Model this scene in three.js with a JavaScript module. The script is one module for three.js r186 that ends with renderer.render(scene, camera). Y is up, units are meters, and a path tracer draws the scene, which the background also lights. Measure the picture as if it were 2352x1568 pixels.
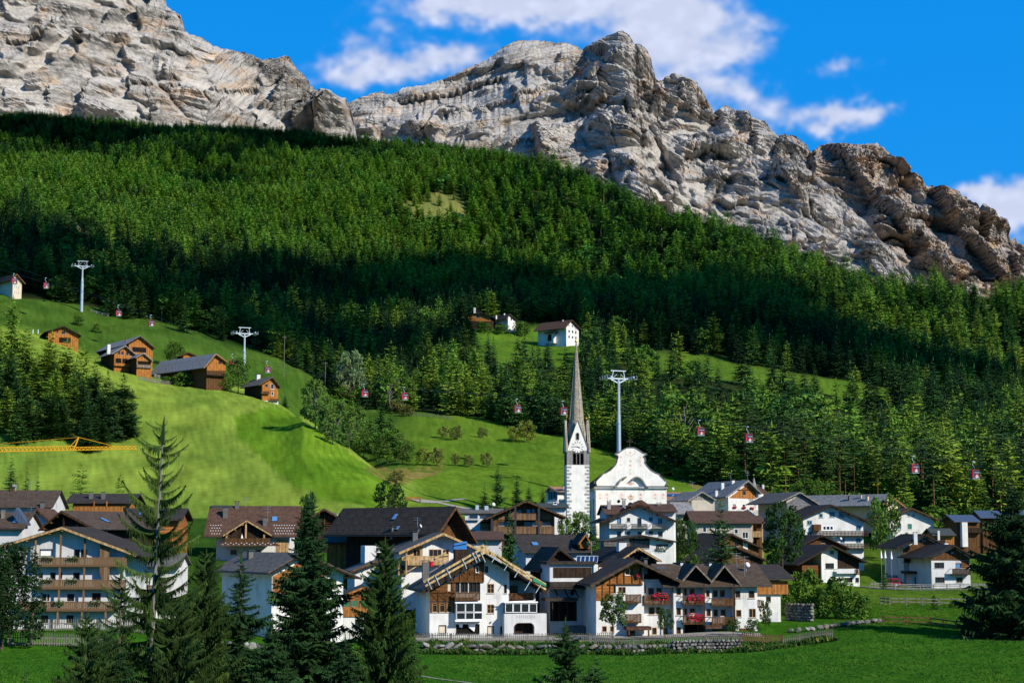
import * as THREE from 'three';
import { mergeGeometries } from 'three/addons/utils/BufferGeometryUtils.js';
import { FontLoader } from 'three/addons/loaders/FontLoader.js';
import { TextGeometry } from 'three/addons/geometries/TextGeometry.js';
import { createNoise2D, createNoise3D } from 'simplex-noise';

// ---------- camera, sky, sun, exposure ----------
const scene = new THREE.Scene();
const FOC = 3920, PITCH = 6.5 * Math.PI / 180, CP = Math.cos(PITCH), SP = Math.sin(PITCH);   // focal length in reference units of 2352 x 1568
const camera = new THREE.PerspectiveCamera(2 * Math.atan(784 / FOC) * 180 / Math.PI, 1024 / 682, 1, 14000);
camera.rotation.x = PITCH;
const renderer = new THREE.WebGLRenderer({ antialias: true });
renderer.toneMapping = THREE.LinearToneMapping;
renderer.toneMappingExposure = 1.36;
renderer.shadowMap.enabled = true;
const SUNV = new THREE.Vector3(Math.sin(0.86) * Math.cos(0.56), Math.sin(0.56), Math.cos(0.86) * Math.cos(0.56));
const sun = new THREE.DirectionalLight(new THREE.Color(1, 0.93, 0.8), 4.4);
sun.name = 'sun';
sun.position.copy(SUNV).multiplyScalar(3000).add(new THREE.Vector3(0, 0, -500));
sun.target.position.set(0, 0, -500);
sun.castShadow = true; sun.shadow.radius = 1.5;
Object.assign(sun.shadow.camera, { left: -1500, right: 1500, top: 1500, bottom: -1500, near: 100, far: 8000 });
sun.shadow.mapSize.set(4096, 4096);
scene.add(sun, sun.target);

let seed = 1;
const reseed = (s) => { seed = s >>> 0; };
const rnd = () => { seed = (seed + 0x6d2b79f5) | 0; let t = Math.imul(seed ^ (seed >>> 15), 1 | seed); t = (t + Math.imul(t ^ (t >>> 7), 61 | t)) ^ t; return ((t ^ (t >>> 14)) >>> 0) / 4294967296; };
const rr = (a, b) => a + (b - a) * rnd();
reseed(77); const n2 = createNoise2D(rnd); reseed(78); const n3 = createNoise3D(rnd);
const fbm2 = (x, y, o = 4) => { let s = 0, a = 1, t = 0; for (let i = 0; i < o; i++) { s += a * n2(x, y); t += a; x = x * 2.03 + 17.1; y = y * 2.03 - 9.7; a *= 0.5; } return s / t; };
const ridge2 = (x, y, o = 4) => { let s = 0, a = 1, t = 0; for (let i = 0; i < o; i++) { s += a * (1 - Math.abs(n2(x, y))); t += a; x = x * 2.07 + 31.7; y = y * 2.07 + 11.3; a *= 0.5; } return s / t; };
const clamp = (x, a = 0, b = 1) => Math.min(b, Math.max(a, x)), mix = (a, b, t) => a + (b - a) * t;
const sstep = (a, b, x) => { const t = clamp((x - a) / (b - a)); return t * t * (3 - 2 * t); };
const sval = (e, x) => e * x;
// direction of a reference pixel, as slopes per metre of depth: x = u * d, y = e * d, z = -d
const slope = (x, y) => { const cx = (x - 1176) / FOC, cy = (784 - y) / FOC, f = CP - cy * SP; return [cx / f, (SP + cy * CP) / f]; };
const at = (x, y, d) => { const [u, e] = slope(x, y); return new THREE.Vector3(u * d, e * d, -d); };
const toPix = (X, Y, Z) => { const f = Y * SP - Z * CP, r = Y * CP + Z * SP; return [1176 + FOC * X / f, 784 - FOC * r / f]; };

// sky: deep clear blue with the scattered fair-weather clouds of the photograph and more of the same kind all round
{
  const W = 4096, H = 2048, data = new Float32Array(W * H * 4);
  const puffs = [ // x, y, half width, half height, strength
    [1290, 10, 320, 62, 1.15], [1080, 8, 190, 40, .9], [1560, 20, 150, 60, .95], [1560, 95, 170, 55, .85], [1690, 115, 60, 35, .5], [1720, 60, 90, 40, .4], [1560, 235, 90, 40, .35], [880, 60, 50, 20, .3], [640, 165, 50, 16, .22], [1620, 190, 130, 55, .75], [1470, 140, 160, 60, .8],
    [900, 150, 150, 48, .95], [1060, 135, 110, 34, .85], [800, 178, 85, 30, .7], [800, 105, 40, 50, .42], [860, 90, 55, 26, .35], [1790, 270, 95, 42, .75], [1700, 225, 90, 40, .55],
    [1960, 262, 78, 42, .95], [1905, 275, 50, 36, .7], [2030, 258, 40, 20, .5], [1945, 152, 72, 22, .62], [1890, 165, 30, 12, .4], [2290, 465, 90, 50, 1.15], [2240, 440, 40, 22, .7], [2340, 500, 70, 56, 1.15], [2390, 430, 80, 40, 1]];
  const set = (i, r, g, b) => { data[i] = r; data[i + 1] = g; data[i + 2] = b; data[i + 3] = 1; };
  for (let j = 0; j < H; j++) {
    const el = ((j + 0.5) / H - 0.5) * Math.PI, dy = Math.sin(el), ch = Math.cos(el), step = el > -0.02 && el < 0.55 ? 1 : 2;
    for (let i = 0; i < W; i++) {
      const o = (j * W + i) * 4;
      if (dy < 0) { set(o, .03, .05, .02); continue; }
      const az = ((i + 0.5) / W - 0.5) * 2 * Math.PI, dx = Math.cos(az) * ch, dz = Math.sin(az) * ch;
      const cosS = dx * SUNV.x + dy * SUNV.y + dz * SUNV.z;
      // clear air: paler towards the horizon and the sun
      const hz = Math.pow(1 - dy, 7), up = mix(1, .62, sstep(.3, 1, dy)), gl = Math.pow(clamp(cosS), 8) * .22;
      let r = .002 + .03 * hz + gl * .5, g = (.19 + .15 * hz) * up + gl * .5, b = (.61 + .14 * hz) * up + gl * .5;
      let c = 0, tex = 0;
      const front = dz < -0.9 && dy < 0.42;
      if (front) {
        const [px, py] = toPix(dx, dy, dz);
        if (px > -300 && px < 2700 && py > -500 && py < 800) {
          const q = [px / 150, py / 110];
          const wx = px + 34 * fbm2(q[0], q[1], 3) + 9 * n2(px / 26, py / 22), wy = py + 24 * fbm2(q[0] + 40, q[1], 3) + 7 * n2(px / 26 + 9, py / 22);
          let s = 0;
          for (const [cx, cy, a, bb, k] of puffs) { const t = ((wx - cx) / a) ** 2 + ((wy - cy) / bb) ** 2; if (t < 4) s += k * Math.exp(-t * 1.25); }
          tex = fbm2(px / 95 + 3, py / 60, 6);
          c = .9 * sstep(.12, 1.2, s * (1 + .12 * tex) + .4 * tex * Math.min(1, s * 2.4));
          const fade = sstep(-120, 0, px) * (1 - sstep(2352, 2500, px)); c *= mix(.7, 1, fade);
        }
      }
      if (!front || dy > .3) {
        const k = .55 / (dy + .16), t = fbm2(dx * k * 3.1 + 5, dz * k * 3.1, 5);
        const far = front ? sstep(.3, .4, dy) : sstep(-.9, -.84, dz);
        c = Math.max(c, .9 * far * sstep(.4, .85, t) * sstep(0, .1, dy)); if (!front) tex = t;
      }
      const lit = .7 + .2 * clamp(tex) + .1 * c * c, cr = lit * .66, cg = lit * .69, cb = lit * .83;
      c *= .96;
      set(o, mix(r, cr, c), mix(g, cg, c), mix(b, cb, c));
    }
  }
  const t = new THREE.DataTexture(data, W, H, THREE.RGBAFormat, THREE.FloatType);
  t.magFilter = THREE.LinearFilter; t.minFilter = THREE.LinearFilter; t.mapping = THREE.EquirectangularReflectionMapping; t.needsUpdate = true;
  scene.background = t; scene.environment = t;
}

// ---------- naming and small geometry helpers ----------
const taken = {};
function numbered(n) { const k = taken[n] = (taken[n] ?? -1) + 1; return k ? n + '_' + String(k).padStart(3, '0') : n; }
function shade(o) { o.traverse((c) => { if (c.isMesh) { c.castShadow = true; c.receiveShadow = true; } }); return o; }
function tag(o, label, category, group, kind) {
  if (label) o.userData.label = label; if (category) o.userData.category = category; if (group) o.userData.group = group; if (kind) o.userData.kind = kind; return o;
}
function thing(name, label, category, pos, group) {
  const o = new THREE.Group(); o.name = numbered(name); if (pos) o.position.copy(pos); scene.add(o); return tag(o, label, category, group);
}
function copyOf(src, name, label, group) { const c = src.clone(); c.name = numbered(name); c.userData = { ...src.userData }; if (label) c.userData.label = label; if (group) c.userData.group = group; scene.add(c); return c; }
function metreUV(g) { // planar coordinates in metres by the main direction of each face
  const p = g.attributes.position, n = g.attributes.normal, uv = new Float32Array(p.count * 2);
  for (let i = 0; i < p.count; i += 3) {
    let ax = 0, ay = 0, az = 0;
    for (let k = i; k < i + 3; k++) { ax += n.getX(k); ay += n.getY(k); az += n.getZ(k); }
    const x = Math.abs(ax), y = Math.abs(ay), z = Math.abs(az), t = Math.hypot(ay, az) / 3 || 1, tx = Math.hypot(ax, ay) / 3 || 1;
    for (let k = i; k < i + 3; k++) {
      const X = p.getX(k), Y = p.getY(k), Z = p.getZ(k);
      if (z >= x && z >= y) { uv[k * 2] = X; uv[k * 2 + 1] = Y; } else if (x >= y) { uv[k * 2] = Z; uv[k * 2 + 1] = Y; } else if (x > z) { uv[k * 2] = Z; uv[k * 2 + 1] = X * 3 / Math.max(.3, y) ; } else { uv[k * 2] = X; uv[k * 2 + 1] = Z * 3 / Math.max(.3, y); }
    }
  }
  g.setAttribute('uv', new THREE.BufferAttribute(uv, 2)); return g;
}
function plain(g) { // non-indexed, position and normal only
  const q = g.index ? g.toNonIndexed() : g; if (!q.attributes.normal) q.computeVertexNormals();
  for (const k of Object.keys(q.attributes)) if (k !== 'position' && k !== 'normal') q.deleteAttribute(k);
  return q;
}
function joined(list) { const g = list.length === 1 ? plain(list[0]) : mergeGeometries(list.map(plain)); return metreUV(g); }
function part(name, list, mat, parent, kind) {
  list = [].concat(list); if (!list.length) return null;
  const m = new THREE.Mesh(joined(list), mat); m.name = name; if (kind) m.userData.kind = kind; parent.add(m); return m;
}
const box = (x0, x1, y0, y1, z0, z1) => new THREE.BoxGeometry(Math.abs(x1 - x0), Math.abs(y1 - y0), Math.abs(z1 - z0)).translate((x0 + x1) / 2, (y0 + y1) / 2, (z0 + z1) / 2);
const V = (x, y, z) => new THREE.Vector3(x, y, z);
function bar(a, b, w, h = w) { // a beam of rectangular section between two points
  const d = b.clone().sub(a), L = d.length(); d.normalize();
  const up = Math.abs(d.y) > .95 ? V(0, 0, 1) : V(0, 1, 0), s = new THREE.Vector3().crossVectors(d, up).normalize(), t = new THREE.Vector3().crossVectors(s, d);
  return new THREE.BoxGeometry(w, h, L).applyMatrix4(new THREE.Matrix4().makeBasis(s, t, d.clone().negate()).setPosition(a.clone().add(b).multiplyScalar(.5)));
}
function rod(a, b, r0, r1 = r0, seg = 7) {
  const d = b.clone().sub(a), L = d.length(), q = new THREE.Quaternion().setFromUnitVectors(V(0, 1, 0), d.normalize());
  return new THREE.CylinderGeometry(r1, r0, L, seg).applyQuaternion(q).translate((a.x + b.x) / 2, (a.y + b.y) / 2, (a.z + b.z) / 2);
}
function prism(pts, z0, z1, holes) { // outline in x and y, pushed from z0 to z1
  const s = new THREE.Shape(pts.map((p) => new THREE.Vector2(p[0], p[1])));
  for (const h of holes || []) s.holes.push(new THREE.Path(h.map((p) => new THREE.Vector2(p[0], p[1]))));
  return new THREE.ExtrudeGeometry(s, { depth: z1 - z0, bevelEnabled: false }).translate(0, 0, z0);
}
// ---------- procedural materials ----------
const hash2 = (x, y) => { let h = Math.imul(x | 0, 374761393) + Math.imul(y | 0, 668265263); h = Math.imul(h ^ (h >>> 13), 1274126177); return ((h ^ (h >>> 16)) >>> 0) / 4294967296; };
function pn(x, y, p, s = 0) { // tileable value noise of period p
  const xi = Math.floor(x), yi = Math.floor(y), f = x - xi, g = y - yi, w = (k) => ((k % p) + p) % p, a = f * f * (3 - 2 * f), b = g * g * (3 - 2 * g);
  const h = (i, j) => hash2(w(i) + s * 131, w(j) + s * 57);
  return mix(mix(h(xi, yi), h(xi + 1, yi), a), mix(h(xi, yi + 1), h(xi + 1, yi + 1), a), b);
}
const pf = (u, v, p, o = 4, s = 0) => { let t = 0, a = .5, w = 0; for (let i = 0; i < o; i++) { t += a * pn(u * p, v * p, p, s + i); w += a; p *= 2; a *= .55; } return t / w; };
function texture(n, fn, metres, srgb) {
  const d = new Uint8Array(n * n * 4);
  for (let j = 0; j < n; j++) for (let i = 0; i < n; i++) { let c = fn((i + .5) / n, (j + .5) / n); if (!Array.isArray(c)) c = [c, c, c]; const o = (j * n + i) * 4; for (let k = 0; k < 3; k++) d[o + k] = clamp(c[k]) * 255; d[o + 3] = 255; }
  const t = new THREE.DataTexture(d, n, n, THREE.RGBAFormat, THREE.UnsignedByteType);
  t.magFilter = THREE.LinearFilter; t.wrapS = t.wrapT = THREE.RepeatWrapping; t.repeat.set(1 / metres, 1 / metres); t.needsUpdate = true; return t;
}
const T = {
  plaster: texture(256, (u, v) => .72 + .28 * pf(u, v, 5, 5, 1) - .16 * sstep(.55, .8, pf(u * 1, v, 3, 4, 9)) - .08 * sstep(.5, .75, pn(u * 60, v * 3, 60, 31)), 6),
  plasterB: texture(256, (u, v) => pf(u, v, 40, 3, 4), 3),
  board: texture(256, (u, v) => { const k = Math.floor(u * 14), f = u * 14 - k; const seam = f < .1 ? .35 : 1; const t = .55 + .45 * hash2(k, 3) ; const g = .8 + .2 * pn(u * 128, v * 5, 128, k); const st = 1 - .35 * sstep(.55, .8, pf(u, v, 4, 4, 5)); const c = seam * t * g * st; return [c, c * (.93 + .1 * hash2(k, 8)), c * (.85 + .2 * hash2(k, 8))]; }, 2.6),
  boardB: texture(256, (u, v) => { const k = Math.floor(u * 14), f = u * 14 - k; return f < .1 ? 0 : .75 + .25 * hash2(k, 4); }, 2.6),
  lap: texture(256, (u, v) => { const k = Math.floor(v * 12), f = v * 12 - k; const seam = f < .14 ? .3 : 1; const c = seam * (.62 + .38 * hash2(k, 5)) * (.78 + .22 * pn(u * 6, v * 128, 128, k)) * (1 - .3 * sstep(.5, .8, pf(u, v, 4, 3, 6))); return [c, c * .95, c * .9]; }, 2.4),
  lapB: texture(256, (u, v) => { const f = v * 12 % 1; return f < .14 ? 0 : 1 - f * .3; }, 2.4),
  tile: texture(256, (u, v) => { const r = Math.floor(v * 12), f = v * 12 - r, q = u * 12 + (r % 2) * .5, k = Math.floor(q) % 12, e = q - Math.floor(q); const s = (f < .17 ? .45 : 1) * (e < .09 ? .72 : 1); return s * (.62 + .38 * hash2(k, r)) * (.75 + .25 * pf(u, v, 4, 4, 7)); }, 4),
  tileB: texture(256, (u, v) => { const r = Math.floor(v * 12), f = v * 12 - r; return f; }, 4),
  seam: texture(128, (u, v) => { const f = u * 8 % 1; return (f < .1 ? .55 : f < .16 ? 1 : .86) * (.85 + .15 * pf(u, v, 4, 4, 3)); }, 3.2),
  seamB: texture(128, (u, v) => { const f = u * 8 % 1; return f < .12 ? 1 : 0; }, 3.2),
  grass: texture(512, (u, v) => { const a = pf(u, v, 8, 4, 11), b = pf(u, v, 90, 3, 12); const c = .36 + .36 * a + .66 * b; return [c * (.88 + .3 * pf(u, v, 14, 3, 13)), c, c * .9]; }, 9),
  grassB: texture(512, (u, v) => pf(u, v, 120, 3, 14), 9),
  stone: texture(256, (u, v) => .55 + .45 * pf(u, v, 6, 5, 15), 1.6),
  stoneB: texture(256, (u, v) => pf(u, v, 9, 5, 16), 1.6),
  bark: texture(128, (u, v) => .5 + .5 * pn(u * 24, v * 6, 24, 2) * pf(u, v, 8, 3, 2), 1),
  rock: texture(512, (u, v) => .72 + .28 * pf(u, v, 10, 6, 21) - .18 * sstep(.6, .8, pf(u, v * 1, 24, 3, 22)), 170),
  rockB: texture(512, (u, v) => pf(u, v, 12, 6, 23), 170),
};
const lin = (r, g, b) => new THREE.Color().setRGB(r, g, b);
const mat = (c, map, bump, scale, rough = .9, extra = {}) => new THREE.MeshPhysicalMaterial({ color: lin(...c), map, bumpMap: bump, bumpScale: scale ?? 0, roughness: rough, metalness: 0, specularIntensity: rough > .7 ? .15 : .6, ...extra });
const M = {
  churchW: mat([.9, .87, .8], T.plaster, T.plasterB, .01), white: mat([.76, .75, .72], T.plaster, T.plasterB, .012), white2: mat([.66, .66, .65], T.plaster, T.plasterB, .012), cream: mat([.72, .62, .47], T.plaster, T.plasterB, .012), beige: mat([.5, .45, .38], T.plaster, T.plasterB, .012), palegrey: mat([.62, .63, .66], T.plaster, T.plasterB, .012),
  orangeW: mat([.5, .21, .06], T.board, T.boardB, .02, .8), orangeF: mat([.5, .2, .05], T.board, T.boardB, .02, .85), orangeL: mat([.5, .21, .06], T.lap, T.lapB, .02, .8), brownW: mat([.15, .075, .032], T.board, T.boardB, .02, .8), brownL: mat([.22, .1, .038], T.lap, T.lapB, .025, .8), darkW: mat([.055, .035, .025], T.board, T.boardB, .02, .8), greyW: mat([.3, .26, .22], T.board, T.boardB, .02, .85), balW: mat([.27, .165, .09], T.board, T.boardB, .02, .85), lightW: mat([.62, .4, .19], T.board, T.boardB, .015, .75), fresh: mat([.72, .5, .22], T.board, T.boardB, .01, .7), silverW: mat([.33, .32, .3], T.board, T.boardB, .02, .9),
  roofDark: mat([.07, .057, .046], T.tile, T.tileB, .04, .75), roofBrown: mat([.12, .085, .06], T.tile, T.tileB, .04, .75), roofRed: mat([.14, .08, .055], T.tile, T.tileB, .04, .75), roofGrey: mat([.2, .18, .155], T.tile, T.tileB, .04, .75), roofSilver: mat([.34, .335, .33], T.tile, T.tileB, .05, .8), roofOrange: mat([.45, .25, .14], T.tile, T.tileB, .04, .8), roofGreen: mat([.07, .085, .08], T.seam, T.seamB, .03, .75), roofBlue: mat([.09, .125, .19], T.seam, T.seamB, .03, .55, { metalness: .2 }), shingleW: mat([.26, .26, .27], T.tile, T.tileB, .06, .85),
  stone: mat([.36, .35, .33], T.stone, T.stoneB, .05), stoneD: mat([.16, .155, .15], T.stone, T.stoneB, .05), mortar: mat([.14, .13, .12], T.stone, T.stoneB, .04), spire: mat([.47, .41, .32], T.tile, T.tileB, .05, .85),
  glass: new THREE.MeshPhysicalMaterial({ color: lin(.018, .022, .028), roughness: .08, metalness: 0, clearcoat: .6, clearcoatRoughness: .05 }), glassG: new THREE.MeshPhysicalMaterial({ color: lin(.05, .16, .1), roughness: .1, clearcoat: .5 }), glassB: new THREE.MeshPhysicalMaterial({ color: lin(.1, .22, .42), roughness: .12, clearcoat: .5 }),
  void: mat([.012, .011, .01], null, null, 0, 1), frameW: mat([.8, .8, .8], null, null, 0, .5), frameD: mat([.05, .03, .02], null, null, 0, .6), frameO: mat([.36, .19, .07], null, null, 0, .6), teal: mat([.1, .2, .26], null, null, 0, .6),
  metal: mat([.42, .47, .5], null, null, 0, .35, { metalness: .6 }), galv: mat([.42, .5, .56], null, null, 0, .5, { metalness: .25 }), darkMetal: mat([.05, .055, .06], null, null, 0, .45, { metalness: .5 }), gutter: mat([.05, .045, .04], null, null, 0, .5, { metalness: .4 }),
  red: mat([.5, .012, .04], null, null, 0, .35), redF: mat([.55, .02, .04], null, null, 0, .7), pinkF: mat([.55, .1, .3], null, null, 0, .7), leafF: mat([.04, .1, .015], null, null, 0, .8), yellow: mat([.7, .36, .012], null, null, 0, .5), gold: mat([.8, .5, .12], null, null, 0, .3, { metalness: .8 }), cloth: mat([.82, .82, .8], null, null, 0, .9), blueP: mat([.03, .16, .42], null, null, 0, .6), greenN: mat([.03, .22, .1], null, null, 0, .7), solar: new THREE.MeshPhysicalMaterial({ color: lin(.012, .03, .09), roughness: .1, clearcoat: 1 }), ochre: mat([.66, .45, .34], null, null, 0, .9), pink: mat([.78, .64, .58], null, null, 0, .9),
  bark: mat([.16, .12, .09], T.bark, T.bark, .02), barkO: mat([.32, .16, .08], T.bark, T.bark, .02), barkG: mat([.3, .28, .26], T.bark, T.bark, .02), gravel: mat([.36, .33, .28], T.stone, T.stoneB, .02), asphalt: mat([.2, .2, .2], T.stone, T.stoneB, .01), tyre: mat([.02, .02, .02], null, null, 0, .9),
  leaf: new THREE.MeshPhysicalMaterial({ color: 0xffffff, vertexColors: true, roughness: .9, specularIntensity: .15 }),
  fence: mat([.27, .25, .22], T.board, T.boardB, .01, .9), fenceB: mat([.2, .12, .06], T.board, T.boardB, .01, .9),
};
// ---------- terrain: one sheet from the near field over village, meadows and forest hill to the foot of the cliffs ----------
const lineDefs = [ // each feature line of the ground: [x, depth, y] in reference units, from near to far
  { h: -4, d: 8 }, { h: -12.2, d: 60 }, { h: -13.6, d: 130 },
  [[-700, 172, 1490], [0, 172, 1490], [300, 176, 1491], [600, 190, 1494], [900, 202, 1501], [1250, 204, 1502], [1500, 204, 1500], [1690, 203, 1499], [1800, 204, 1487], [1900, 211, 1463], [2010, 218, 1441], [2200, 209, 1456], [2352, 201, 1469], [3000, 200, 1470]],
  [[-700, 181, 1458], [0, 181, 1457], [300, 184, 1460], [600, 197, 1474], [900, 206, 1478], [1250, 208, 1475], [1500, 208, 1472], [1690, 208, 1470], [1800, 210, 1471], [1900, 218, 1445], [2010, 225, 1427], [2200, 222, 1436], [2352, 211, 1452], [3000, 210, 1452]],
  [[-700, 222, 1410], [0, 222, 1405], [300, 224, 1405], [600, 226, 1430], [900, 228, 1450], [1250, 230, 1446], [1500, 230, 1440], [1690, 230, 1430], [1800, 235, 1422], [1900, 248, 1405], [2010, 262, 1392], [2200, 262, 1393], [2352, 260, 1394], [3000, 260, 1394]],
  [[-700, 260, 1290], [100, 260, 1284], [400, 265, 1288], [600, 270, 1290], [800, 270, 1316], [950, 270, 1335], [1210, 295, 1270], [1470, 300, 1292], [1680, 320, 1292], [1800, 325, 1316], [1900, 330, 1338], [2150, 335, 1348], [2352, 335, 1348], [3000, 335, 1348]],
  [[-700, 330, 1192], [0, 330, 1192], [300, 330, 1187], [600, 330, 1186], [800, 338, 1187], [1000, 352, 1190], [1200, 378, 1192], [1400, 385, 1225], [1550, 398, 1184], [1650, 398, 1194], [1800, 395, 1232], [1950, 398, 1238], [2100, 400, 1243], [2352, 400, 1262], [3000, 400, 1262]],
  [[-700, 520, 740], [0, 520, 762], [140, 522, 800], [230, 520, 842], [300, 520, 856], [400, 520, 876], [480, 517, 886], [520, 514, 896], [640, 498, 936], [700, 474, 966], [760, 449, 1010], [830, 425, 1055], [880, 412, 1088], [960, 418, 1108], [1100, 440, 1092], [1250, 450, 1087], [1400, 455, 1092], [1550, 440, 1122], [1650, 428, 1150], [1800, 425, 1182], [2000, 430, 1194], [2352, 435, 1228], [3000, 435, 1228]],
  [[-700, 545, 728], [0, 545, 748], [140, 547, 786], [230, 545, 824], [300, 545, 840], [400, 545, 862], [520, 540, 884], [640, 532, 930], [700, 508, 988], [760, 476, 1038], [830, 450, 1077], [900, 440, 1087], [1000, 450, 1082], [1100, 470, 1062], [1250, 480, 1057], [1400, 485, 1062], [1550, 455, 1112], [1650, 440, 1142], [1800, 435, 1174], [2000, 440, 1187], [2352, 445, 1218], [3000, 445, 1218]],
  [[-700, 655, 660], [0, 650, 682], [250, 645, 720], [400, 640, 747], [500, 635, 774], [620, 624, 817], [700, 610, 862], [760, 600, 907], [850, 590, 940], [1000, 580, 955], [1100, 570, 963], [1200, 556, 985], [1290, 544, 1003], [1400, 525, 1042], [1550, 475, 1092], [1650, 450, 1132], [1800, 445, 1163], [2000, 450, 1178], [2352, 455, 1207], [3000, 455, 1207]],
  [[-700, 760, 530], [0, 760, 590], [300, 760, 640], [600, 750, 740], [800, 730, 828], [1000, 720, 834], [1120, 720, 828], [1300, 700, 842], [1450, 680, 862], [1600, 640, 893], [1750, 620, 932], [1900, 620, 962], [2050, 620, 987], [2352, 620, 1012], [3000, 620, 1012]],
  [[-700, 900, 470], [0, 900, 512], [300, 900, 560], [600, 880, 650], [800, 850, 740], [1000, 820, 767], [1100, 800, 759], [1200, 800, 766], [1350, 770, 795], [1500, 740, 813], [1650, 720, 843], [1800, 700, 869], [2000, 690, 903], [2100, 690, 922], [2352, 690, 952], [3000, 690, 952]],
  [[-700, 1300, 380], [0, 1300, 400], [300, 1300, 420], [600, 1250, 470], [900, 1200, 520], [1100, 1100, 560], [1300, 1050, 600], [1500, 980, 655], [1700, 900, 705], [2000, 850, 785], [2352, 800, 840], [3000, 800, 850]],
  [[-700, 2100, 334], [0, 2100, 336], [250, 2050, 342], [500, 1950, 352], [700, 1850, 356], [830, 1750, 368], [1000, 1650, 385], [1180, 1500, 408], [1350, 1380, 455], [1550, 1220, 544], [1700, 1150, 573], [1850, 1080, 639], [2000, 1000, 693], [2150, 980, 709], [2352, 960, 703], [3000, 950, 740]],
  { dd: 380, dh: -150 }, { h: 120, d: 3000 }];
function hermite(xs, ys, ms, x, hint = 0) {
  let i = hint; const n = xs.length; if (x <= xs[0]) return ys[0]; if (x >= xs[n - 1]) return ys[n - 1];
  while (xs[i + 1] < x) i++;
  const h = xs[i + 1] - xs[i], t = (x - xs[i]) / h, a = t * t * (3 - 2 * t), b = t * (1 - t) * (1 - t), c = t * t * (1 - t);
  return ys[i] * (1 - a) + ys[i + 1] * a + h * (ms[i] * b - ms[i + 1] * c);
}
function pchip(xs, ys) {
  const n = xs.length, m = new Array(n).fill(0), dl = []; for (let i = 0; i < n - 1; i++) dl.push((ys[i + 1] - ys[i]) / (xs[i + 1] - xs[i]));
  for (let i = 1; i < n - 1; i++) m[i] = dl[i - 1] * dl[i] <= 0 ? 0 : 2 / (1 / dl[i - 1] + 1 / dl[i]);
  m[0] = dl[0]; m[n - 1] = dl[n - 2]; return m;
}
const NU = 321, UMAX = .56, tabD = [], tabH = [], tabM = [];
{
  const L = lineDefs.map((l) => {
    if (!Array.isArray(l)) return l;
    const us = [], ds = [], hs = []; for (const [x, d, y] of l) { const [u, e] = slope(x, y); us.push(u); ds.push(d); hs.push(e * d); }
    return { us, ds, hs, md: pchip(us, ds), mh: pchip(us, hs) };
  });
  for (let i = 0; i < NU; i++) {
    const u = (i / (NU - 1) * 2 - 1) * UMAX, D = [], Hh = [];
    for (const l of L) {
      if (l.us) { D.push(hermite(l.us, l.ds, l.md, u)); Hh.push(hermite(l.us, l.hs, l.mh, u)); }
      else if (l.dd) { D.push(D[D.length - 1] + l.dd); Hh.push(Hh[Hh.length - 1] + l.dh); } else { D.push(l.d); Hh.push(l.h); }
    }
    tabD.push(D); tabH.push(Hh); tabM.push(pchip(D, Hh));
  }
}
{ // soften folds between neighbouring columns
  for (const T_ of [tabD, tabH]) for (let pass = 0; pass < 3; pass++) { const c = T_.map((a) => a.slice()); for (let i = 1; i < NU - 1; i++) for (let k = 0; k < c[i].length; k++) T_[i][k] = (c[i - 1][k] + 2 * c[i][k] + c[i + 1][k]) / 4; }
  for (let i = 0; i < NU; i++) tabM[i] = pchip(tabD[i], tabH[i]);
}
const colAt = (u) => { const f = clamp((u / UMAX + 1) / 2, 0, 1) * (NU - 1), i = Math.min(NU - 2, Math.floor(f)); return [i, f - i]; };
function lineD(u, k) { const [i, f] = colAt(u); return mix(tabD[i][k], tabD[i + 1][k], f); }
function spur(x, d) { if (d < 700 || d > 2200) return 0; const u = x / d, a = lineD(u, 12), b = lineD(u, 14); return sstep(a, mix(a, b, .4), d) * (1 - sstep(mix(a, b, .55), mix(a, b, .92), d)) * (22 * n2(x / 300 + 4.2, d / 420 + 1.3) - 6); }
function relief(x, z) { const d = -z, a = sstep(120, 500, d); return .12 * n2(x / 17, z / 17) + a * (.9 * n2(x / 60, z / 60) + .3 * n2(x / 19 + 7, z / 19)) + sstep(600, 900, d) * (4 * fbm2(x / 130, z / 130, 3)) + spur(x, d); }
function ground(x, z) { const d = -z, u = x / Math.max(1, d), [i, f] = colAt(u); return mix(hermite(tabD[i], tabH[i], tabM[i], d), hermite(tabD[i + 1], tabH[i + 1], tabM[i + 1], d), f) + relief(x, z); }
function hit(px, py, from = 100, to = 2300) { // where the view line of a pixel first meets the ground beyond a given depth
  const [u, e] = slope(px, py); let d = from, prev = from;
  for (; d < to; d *= 1.006) { if (ground(u * d, -d) >= e * d) break; prev = d; }
  let lo = prev, hi = d; for (let i = 0; i < 18; i++) { const m = (lo + hi) / 2; if (ground(u * m, -m) >= e * m) hi = m; else lo = m; }
  return V(u * hi, ground(u * hi, -hi), -hi);
}
const put = (x, d) => { const u = (x - 1176) / FOC / (CP); const X = u * d; return V(X, ground(X, -d), -d); };   // on the ground at a picture column and a depth
const inside = (poly, x, y) => { let c = false; for (let i = 0, j = poly.length - 1; i < poly.length; j = i++) { const [a, b] = poly[i], [p, q] = poly[j]; if ((b > y) !== (q > y) && x < (p - a) * (y - b) / (q - b) + a) c = !c; } return c; };
const mix3 = (a, b, t) => a.map((v, i) => mix(v, b[i], t));
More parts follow.
